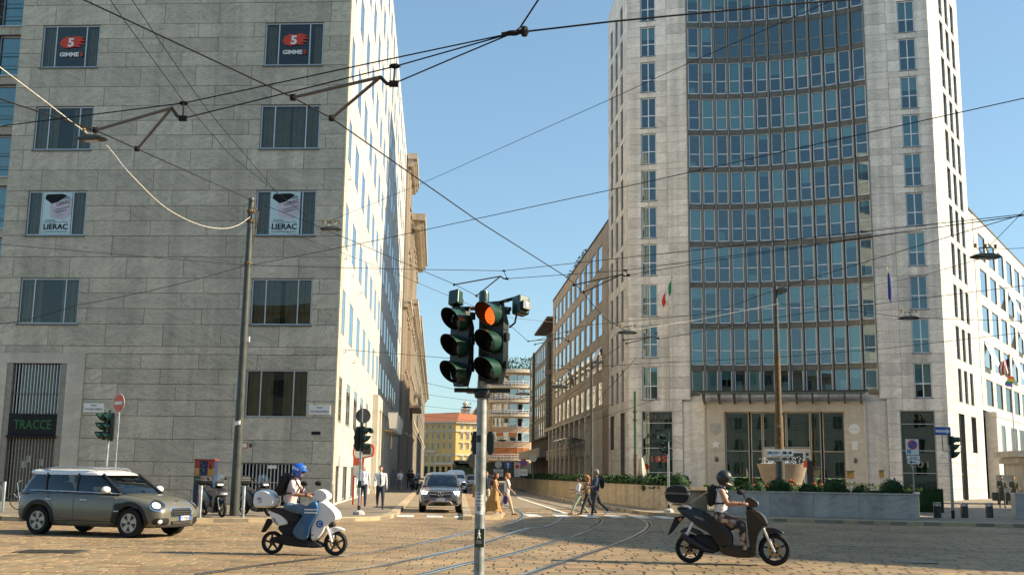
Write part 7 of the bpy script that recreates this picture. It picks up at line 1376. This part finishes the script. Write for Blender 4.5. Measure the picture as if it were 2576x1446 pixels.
def person(label, loc, rz, h=1.72, lean=4, thigh=(20, -18), knee=(8, 20), arm=(-20, 22), elbow=(20, 25), abd=(8, 8), top='shirt_white', sleeve='shirt_white', fore='skin', legs='navy', shin=None, shoe='shoe_dark', hair='hair_dark', hairlen=0, skin='skin', bust=0, belly=0, seat=None, head_down=0, hipw=1.0, foot_pitch=(0, 0), group='pedestrians', bulk=1.0, look=0, glasses=False, helmet=None, vox=.0125, legw=1.0, hand_at=None):
    """figure facing +x; angles in degrees, forwards positive; (left, right)"""
    t = thing('person', label, 'person', loc, rz, group); k = h/1.75
    B = []                                             # bones: a, b, ra, rb, material
    hip = Vector((0, 0, .93*k)) if seat is None else Vector((0, 0, seat))
    up = Vector((math.sin(R(lean)), 0, math.cos(R(lean)))); ch = hip+up*.30*k; nk = hip+up*.54*k; fw = Vector((math.cos(R(lean)), 0, -math.sin(R(lean))))
    sw, hw = .175*k*bulk, .088*k*hipw; lows = []
    sh_ = shin or legs
    for i, sg in ((0, 1), (1, -1)):
        hj = hip+Vector((0, sg*hw, -.02)); kn = hj+vec(thigh[i], sg*3 if seat is None else sg*8)*.43*k; an = kn+vec(thigh[i]-knee[i])*.41*k
        B.append((hj, kn, .085*k*legw, .058*k*legw, legs)); B.append((kn, an, .056*k*legw, .038*k*legw, sh_)); ft = an+Vector((math.cos(R(foot_pitch[i]))*.15*k, sg*.015, math.sin(R(foot_pitch[i]))*.15*k-.045*k)); heel = an+Vector((-.04, 0, -.045*k))
        B.append((heel, ft, .036*k, .03*k, shoe)); B.append((an, heel, .036*k, .036*k, shoe)); lows.append(min(heel.z, ft.z)-.036*k)
    B.append((hip+Vector((0, hw*.7, 0)), hip-Vector((0, hw*.7, 0)), .105*k*hipw, .105*k*hipw, legs)); B.append((hip+up*.06*k, ch, .112*k*bulk, .118*k*bulk, top)); B.append((ch, nk-up*.06*k, .120*k*bulk, .10*k*bulk, top))
    for sg in (1, -1): B.append((ch+Vector((0, sg*.06*k*bulk, 0)), nk-up*.07*k+Vector((0, sg*sw*.62, 0)), .095*k*bulk, .075*k*bulk, top)); B.append((hip+up*.08*k+Vector((0, sg*.05*k, 0)), ch+Vector((0, sg*.06*k*bulk, 0)), .095*k*bulk, .095*k*bulk, top))
    if bust: 
        for sg in (1, -1): c = ch+fw*.085*k+Vector((0, sg*.07*k, .06*k)); B.append((c, c+Vector((.01, 0, 0)), .058*k*bust, .055*k*bust, top))
    if belly: c = hip+up*.17*k+fw*.06*k; B.append((c, c+up*.08*k, .12*k*belly, .115*k*belly, top))
    B.append((nk-up*.04*k, nk+up*.07*k, .052*k, .048*k, skin))
    hands = []
    for i, sg in ((0, 1), (1, -1)):
        sj = nk-up*.055*k+Vector((0, sg*sw, 0))
        if hand_at:
            tg = Vector(hand_at[i]); d = tg-sj; L1, L2 = .29*k, .26*k; D = min(d.length, (L1+L2)*.995); a = math.acos(max(-1, min(1, (L1*L1+D*D-L2*L2)/(2*L1*D)))); dn = d.normalized(); pole = Vector((0, sg*.5, -1)); pl = (pole-dn*pole.dot(dn)).normalized(); el = sj+(dn*math.cos(a)+pl*math.sin(a))*L1; wr_ = sj+dn*D; fd = (wr_-el).normalized()
        else:
            ad = vec(arm[i], sg*abd[i]); el = sj+ad*.29*k; fd = vec(arm[i]+elbow[i], sg*abd[i]*.3); wr_ = el+fd*.25*k
        B.append((sj, el, .052*k*bulk, .042*k*bulk, sleeve)); half = el.lerp(wr_, .12)
        B.append((el, wr_, .041*k*bulk, .029*k, fore)); B.append((sj+Vector((0, -sg*.03, .0)), nk-up*.04*k, .05*k, .05*k, top))
        pm = wr_+fd*.075*k; B.append((wr_, pm, .028*k, .03*k, skin)); side = fd.cross(Vector((0, sg, .2))).normalized()
        for q in range(4): f0 = pm+side*(q-1.5)*.016*k; L = (.06, .068, .066, .052)[q]*k; cu = fd.lerp(Vector((0, -sg, -.3)), .25 if not hand_at else .5).normalized(); f1 = f0+fd*L*.5; B.append((f0, f1, .0095, .009, skin)); B.append((f1, f1+cu*L*.5, .009, .0075, skin))
        th = wr_+fd*.025*k-side*.026*k; B.append((th, th+(fd*.6-side*.5+Vector((0, -sg*.3, 0))).normalized()*.055*k, .0105, .009, skin)); hands.append(pm)
    hc = nk+up*.17*k+fw*(.02+.03*math.sin(R(head_down)))*k; hd = MB()
    lo = min(lows) if seat is None else 0; off = -lo if seat is None else 0
    mb = MB()
    for a, b, ra, rb_, mt in B:
        d = (b-a); L = max(d.length, 1e-4); dn = d/L; mb.tube([a-dn*ra*.7, a-dn*ra*.35, a, b, b+dn*rb_*.35, b+dn*rb_*.7], [ra*.5, ra*.87, ra, rb_, rb_*.87, rb_*.5], 10)
    hr = Matrix.Rotation(R(head_down), 3, 'Y') @ Matrix.Rotation(R(look), 3, 'Z') if True else None
    def hp(x, y, z): v = hr @ Vector((x, y, z)); return hc+v*k
    def hell(c, r, n=12, m_=8):
        e = MB().ell((0, 0, 0), r, n, m_); mb.add([tuple(hp(x+c[0], y+c[1], z+c[2])) for x, y, z in e.v], e.f)
    hell((0, 0, .02), (.098, .075, .105)); hell((.03, 0, -.05), (.06, .055, .065)); hell((.098, 0, -.01), (.02, .013, .022), 8, 6); hell((.09, 0, -.055), (.012, .025, .01), 8, 6)
    for sg in (1, -1): hell((-.005, sg*.076, -.005), (.018, .01, .028), 8, 6)
    o = mb.build('body', [skin], t); r = o.modifiers.new('r', 'REMESH'); r.mode = 'VOXEL'; r.voxel_size = vox; s = o.modifiers.new('s', 'SMOOTH'); s.iterations = 3; s.factor = .5
    bpy.context.view_layer.update(); apply_mods(o); me = o.data; me.polygons.foreach_set('use_smooth', [True]*len(me.polygons))
    mats = []
    for x in B:
        if x[4] not in mats: mats.append(x[4])
    if skin not in mats: mats.append(skin)
    me.materials.clear()
    for x in mats: me.materials.append(M(x))
    n_ = len(me.polygons); C = np.empty(n_*3, np.float32); me.polygons.foreach_get('center', C); C = C.reshape(-1, 3)
    best = np.linalg.norm(C-np.array(hc), axis=1)-.105*k; idx = np.full(n_, mats.index(skin), np.int32)
    for a, b, ra, rb_, mt in B:
        a_, d = np.array(a), np.array(b-a); tt = np.clip(((C-a_)@d)/max(d@d, 1e-9), 0, 1); e = np.linalg.norm(C-(a_+tt[:, None]*d), axis=1)-(ra+(rb_-ra)*tt); w_ = e < best; best[w_] = e[w_]; idx[w_] = mats.index(mt)
    me.polygons.foreach_set('material_index', idx); o.location = (0, 0, off)
    for sg in (1, -1): MB().ell(tuple(hp(.086, sg*.032, .012)), (.008*k, .014*k, .007*k), 8, 6).build('eye', 'ink', o, smooth=True)
    if glasses: MB().tube([hp(.0, .082, .015), hp(.075, .07, .015), hp(.1, .03, .012), hp(.1, -.03, .012), hp(.075, -.07, .015), hp(.0, -.082, .015)], [.006, .012, .017, .017, .012, .006], 6).build('sunglasses', 'sunglass', o)
    if hair:
        hm = MB(); 
        def add(c, r, n=14, m_=9): e = MB().ell((0, 0, 0), r, n, m_); hm.add([tuple(hp(x*(1+.05*math.sin(z*90+y*70))+c[0], y*(1+.05*math.sin(z*80))+c[1], z+c[2])) for x, y, z in e.v], e.f)
        add((-.022, 0, .045), (.102, .086, .095)); add((-.05, 0, .0), (.07, .082, .1)); add((.045, 0, .098), (.05, .06, .028))
        for q in range(int(hairlen*14)):
            a = random.uniform(-1, 1); z = -random.random()*hairlen*.26; add((-.05-random.random()*.05*hairlen-.03*hairlen, a*(.07+.045*hairlen), z), (.05, .05, .06), 9, 6)
        ho = hm.build('hair', hair, o); rm = ho.modifiers.new('r', 'REMESH'); rm.mode = 'VOXEL'; rm.voxel_size = .011; bpy.context.view_layer.update(); apply_mods(ho); ho.data.materials.clear(); ho.data.materials.append(M(hair)); ho.data.polygons.foreach_set('use_smooth', [True]*len(ho.data.polygons))
    return t, o, dict(hip=hip, ch=ch, nk=nk, hc=hc, up=up, fw=fw, hands=hands, hp=hp, k=k, off=off, sw=sw)
def backpack(o, J, mat='black_matt', s=1.0, strap=True, d=.2):
    c = J['ch']-J['fw']*d+J['up']*.08; prof = chaikin([(-.09*s, -.24*s), (.08*s, -.25*s), (.09*s, .22*s), (-.02*s, .26*s), (-.09*s, .1*s)], 2); m = MB().puff(prof, .32*s, 0, .35, .1, 0, False); b = m.build('backpack', mat, o, c, smooth=45); b.rotation_euler = (0, math.atan2(J['up'].x, J['up'].z), 0)
    if strap:
        for sg in (1, -1): MB().tube([c+Vector((.05, sg*.12, .2*s)), J['nk']+Vector((.02, sg*.12, .01)), J['nk']+J['fw']*.13+Vector((0, sg*.13, -.13)), J['ch']+J['fw']*.12+Vector((0, sg*.15, -.02)), c+Vector((.05, sg*.16, -.18*s))], .018, 6).build('strap', mat, b).parent = o
# riders: parented figures are things of their own, seated on the saddles
def on(sc, p): return rootmat(sc) @ Vector(p)
q = on(W1, (S1(500, 0)[0], 0, 0)); hx = S1(800, 0)[0]-S1(500, 0)[0]
_, o, J = person('rider in blue helmet, pink shirt and jeans on the white scooter', (q.x, q.y, 0), R(-9), 1.68, lean=13, seat=S1(0, 720)[1]+.035, thigh=(78, 74), knee=(72, 66), top='shirt_pink', sleeve='shirt_pink', fore='skin_tan', legs='denim', shoe='shoe_dark', skin='skin_tan', hair='hair_dark', glasses=True, head_down=14, hand_at=[(hx, .31, S1(0, 565)[1]), (hx, -.31, S1(0, 565)[1])], group='scooter riders', bulk=1.14, legw=1.25)
def helmet(o, J, mat, full=False, stripe=None):
    hp = J['hp']; e = MB().ell((0, 0, 0), (.155, .13, .15), 22, 14); keep = []
    vs = [(x-.012, y, z+.035) for x, y, z in e.v]; m = MB()
    fs = [f for f in e.f if not (all(vs[i][0] > .055 and vs[i][2] < (.05 if not full else .045) and (not full or vs[i][2] > -.06) for i in f)) and not all(vs[i][2] < -.085 for i in f)]
    m.add([tuple(hp(*v)) for v in vs], fs); h = m.build('helmet', mat, o, smooth=60, fix=False); sd = h.modifiers.new('s', 'SOLIDIFY'); sd.thickness = .018; sd.offset = -1
    MB().tube([hp(.12, .1, .06), hp(.155, .05, .065), hp(.165, 0, .066), hp(.155, -.05, .065), hp(.12, -.1, .06)], .012, 6).build('peak', mat, h)
    if full: MB().tube([hp(.02, .12, -.06), hp(.11, .085, -.085), hp(.15, 0, -.09), hp(.11, -.085, -.085), hp(.02, -.12, -.06)], [.025, .035, .035, .035, .025], 8).build('chin_bar', mat, h, smooth=True); MB().tube([hp(.05, .125, .02), hp(.13, .08, .02), hp(.155, 0, .02), hp(.13, -.08, .02), hp(.05, -.125, .02)], .03, 8).build('visor', 'glass_grey', h, smooth=True)
    if stripe:
        for dz in (-.01, .012): MB().tube([hp(-.16*math.cos(R(a))-.01, -.134*math.sin(R(a)), .045+dz+.02*math.cos(R(a))) for a in range(-10, 110, 12)], .006, 5).build('stripe', 'sign_white', h)
        MB().ell(tuple(hp(.1, -.075, .125)), (.05, .012, .02), 10, 6).build('badge', 'sign_white', h)
    MB().tube([hp(.03, .09, -.06), hp(.06, .04, -.125), hp(.06, -.04, -.125), hp(.03, -.09, -.06)], .01, 5).build('chin_strap', 'black', h)
helmet(o, J, 'helmet_blue', stripe=True); backpack(o, J, 'black_matt', .95, True, .22)
q = on(B1, (S2(840, 0)[0], 0, 0)); hx = S2(1120, 0)[0]-S2(840, 0)[0]+.02
_, o, J = person('rider in black helmet, white vest and flowered trousers on the black scooter', (q.x, q.y, 0), R(-14), 1.74, lean=6, seat=S2(0, 770)[1]+.02, thigh=(72, 70), knee=(66, 62), top='shirt_white', sleeve='skin_tan', fore='skin_tan', legs='floral', shoe='shoe_dark', skin='skin_tan', hair='hair_brown', hairlen=.3, bust=1.0, head_down=10, hand_at=[(hx, .33, S2(0, 582)[1]), (hx, -.33, S2(0, 582)[1])], group='scooter riders', legw=1.4, hipw=1.2, bulk=1.12)
helmet(o, J, 'helmet_black', True); backpack(o, J, 'black_matt', .85, True, .19)
# pedestrians
p = G(*z4(775, 1012), .12); person('bald man in pale blue shirt walking behind the corner signal pole', p, R(-86), 1.80, 3, (14, -12), (6, 16), (-12, 14), (14, 14), (9, 9), 'shirt_blue', 'shirt_blue', 'shirt_blue', 'navy', hair=None, belly=.9, bulk=1.2, legw=1.25, skin='skin')
p = G(*z4(885, 1028), .12); _, o, J = person('man in white shirt and dark tie walking on the corner pavement', p, R(-84), 1.78, 2, (16, -14), (4, 34), (-14, 12), (12, 14), (9, 9), 'shirt_white', 'shirt_white', 'shirt_white', 'navy', hair='hair_dark', look=-12, bulk=1.1, legw=1.18, foot_pitch=(0, -20))
fr_ = J['ch']+J['fw']*.125; MB().rings([[(fr_.x+.012, -.018, J['nk'].z-.06), (fr_.x+.012, .018, J['nk'].z-.06), (fr_.x+.02, .018, J['nk'].z-.06), (fr_.x+.02, -.018, J['nk'].z-.06)], [(fr_.x+.0, -.042, J['hip'].z+.12), (fr_.x+.0, .042, J['hip'].z+.12), (fr_.x+.012, .042, J['hip'].z+.12), (fr_.x+.012, -.042, J['hip'].z+.12)], [(fr_.x+.0, -.008, J['hip'].z+.06), (fr_.x+.0, .008, J['hip'].z+.06), (fr_.x+.012, .008, J['hip'].z+.06), (fr_.x+.012, -.008, J['hip'].z+.06)]]).build('tie', 'tee_blue', o)
p = G(*wz(880, 1292)); _, o, J = person('woman in long mustard dress with thick dark curls crossing the tracks', (p.x-.12, p.y, 0), R(-6), 1.70, 3, (22, -20), (6, 14), (-10, 14), (22, 26), (6, 6), 'mustard', 'skin_tan', 'skin_tan', 'mustard', shin='skin_tan', shoe='sandal', hair='hair_brown', hairlen=1.6, skin='skin_tan', bust=1.0)
rg = []
for z, rx, ry, dx in ((J['hip'].z+.12, .13, .15, .01), (J['hip'].z-.05, .17, .18, -.01), (.62, .25, .21, -.06), (.4, .36, .23, -.12), (.24, .44, .25, -.14)): rg.append([(dx+rx*(1+.07*math.sin(a*5))*math.cos(a*math.pi/14), ry*(1+.08*math.sin(a*5))*math.sin(a*math.pi/14), z+.03*math.sin(a*3)*(z < .3)) for a in range(28)])
MB().rings(rg, 0, False).build('dress_skirt', 'mustard', o, smooth=60); MB().puff([(.2, .6), (.34, .62), (.38, .86), (.3, .95), (.2, .9)], .1).build('handbag', 'purple', None, (p.x+.03, p.y-.2, -.12), R(-6)); bag = bpy.data.objects['handbag']; tag(bag, 'purple bag carried by the woman in the mustard dress', 'bag')
p = G(*wz(985, 1278)); person('woman in white top and beige trousers beside the mustard dress', (p.x-.1, p.y+.1, 0), R(-4), 1.68, 2, (20, -22), (4, 22), (-8, 18), (26, 30), (6, 6), 'shirt_white', 'skin_tan', 'skin_tan', 'khaki', shoe='sandal', hair='hair_copper', hairlen=.7, skin='skin_tan', bust=1.1, hipw=1.14, legw=1.28, bulk=1.1)
p = G(*wz(1560, 1273)); person('woman in white blouse and mint trousers, leftmost of the crossing trio', (p.x+.25, p.y, 0), R(182), 1.58, -3, (26, -24), (4, 14), (12, 26), (60, 75), (6, 6), 'shirt_white', 'shirt_white', 'skin_tan', 'mint', shoe='sandal', hair='hair_dark', hairlen=.25, skin='skin_tan', bust=1.1, belly=.9, legw=1.25, hipw=1.15, bulk=1.1)
p = G(*wz(1690, 1278)); person('woman with long copper hair and patterned top, middle of the crossing trio', (p.x+.05, p.y+.45, 0), R(180), 1.66, 2, (22, -20), (4, 16), (6, 20), (40, 60), (6, 6), 'pattern_brown', 'pattern_brown', 'pattern_brown', 'charcoal', shoe='sandal', hair='hair_copper', hairlen=.9, skin='skin_tan', bust=1.0, glasses=True, bulk=1.08, legw=1.2)
p = G(*wz(1735, 1290)); _, o, J = person('stout grey haired man with black backpack, rightmost of the crossing trio', (p.x+.15, p.y, 0), R(179), 1.84, -2, (12, -24), (3, 24), (14, 26), (62, 70), (8, 8), 'tee_blue', 'tee_blue', 'skin_tan', 'charcoal', shoe='shoe_white', hair='hair_grey', hairlen=.12, skin='skin_tan', belly=1.25, bulk=1.14, legw=1.2, glasses=True, foot_pitch=(0, -28)); backpack(o, J, 'black_matt', 1.05, True, .24)
p = AT(1228, 1270, 50); person('man in navy shirt half hidden behind the foreground pole', (p.x-.1, 50, 0), R(-90), 1.75, 2, top='navy', sleeve='navy', fore='skin_tan', legs='khaki', skin='skin_tan')
for k, (u, y, rz, tp_, lg, lb) in enumerate(((1006, 88, -80, 'shirt_blue', 'denim', 'pedestrian in pale shirt and shorts far along the left pavement'), (1028, 104, 95, 'charcoal', 'charcoal', 'pedestrian in dark clothes standing by the far motorcycles'), (1036, 108, 80, 'navy', 'denim', 'pedestrian in navy beside the dark clothed one far left'), (1050, 112, -95, 'shirt_white', 'charcoal', 'pedestrian in white shirt nearest the SUV far left'))):
    p = AT(u, 1210, y); person(lb, (p.x, y, .12), R(rz), 1.74, 2, top=tp_, sleeve=tp_, legs=lg, shin='skin_tan' if k == 0 else None, vox=.02)
p = AT(2519, 1230, 63); person('soldier in camouflage standing left in the booth doorway', (p.x, 63, .12), R(-95), 1.78, 1, (4, -4), (2, 4), (14, 16), (70, 74), (6, 6), 'camo', 'camo', 'camo', 'camo', hair='camo', vox=.016, bulk=1.1); p = AT(2550, 1232, 64); person('soldier in dark camouflage standing right in the booth shade', (p.x, 64, .12), R(-100), 1.76, 1, (4, -4), (2, 4), (10, 12), (60, 64), (6, 6), 'camo', 'camo', 'camo', 'camo', hair='camo', vox=.016, bulk=1.1)
import OpenImageIO as oiio, numpy as np, sys
im=oiio.ImageBuf('/workdir/render_main.png').get_pixels(oiio.FLOAT)
im=(im[...,:3]*255)
def a(u,v,r=4):
    x=int(u*1024/2575);y=int(v*574/1446);return np.round(im[y-r:y+r,x-r:x+r].reshape(-1,3).mean(0)).astype(int)
for n,u,v in (('sky top',1250,30),('sky mid',1250,400),('sky low',1110,960),('sky right',2500,330),('marble front top',450,110),('marble mid',400,650),('marble low',420,950),('white flank',940,300),('white flank low',880,1000),('tower pier',1680,550),('tower right face',2400,700),('glass',1900,500),('brown',1460,900),('sunlit road',600,1420),('shade road',2200,1370),('pavement',980,1270),('planterR',2150,1275),('planterL',1600,1255),('hedge',1400,1205),('yellow',1120,1110),('pole',1212,1280)):
    print(n,a(u,v))
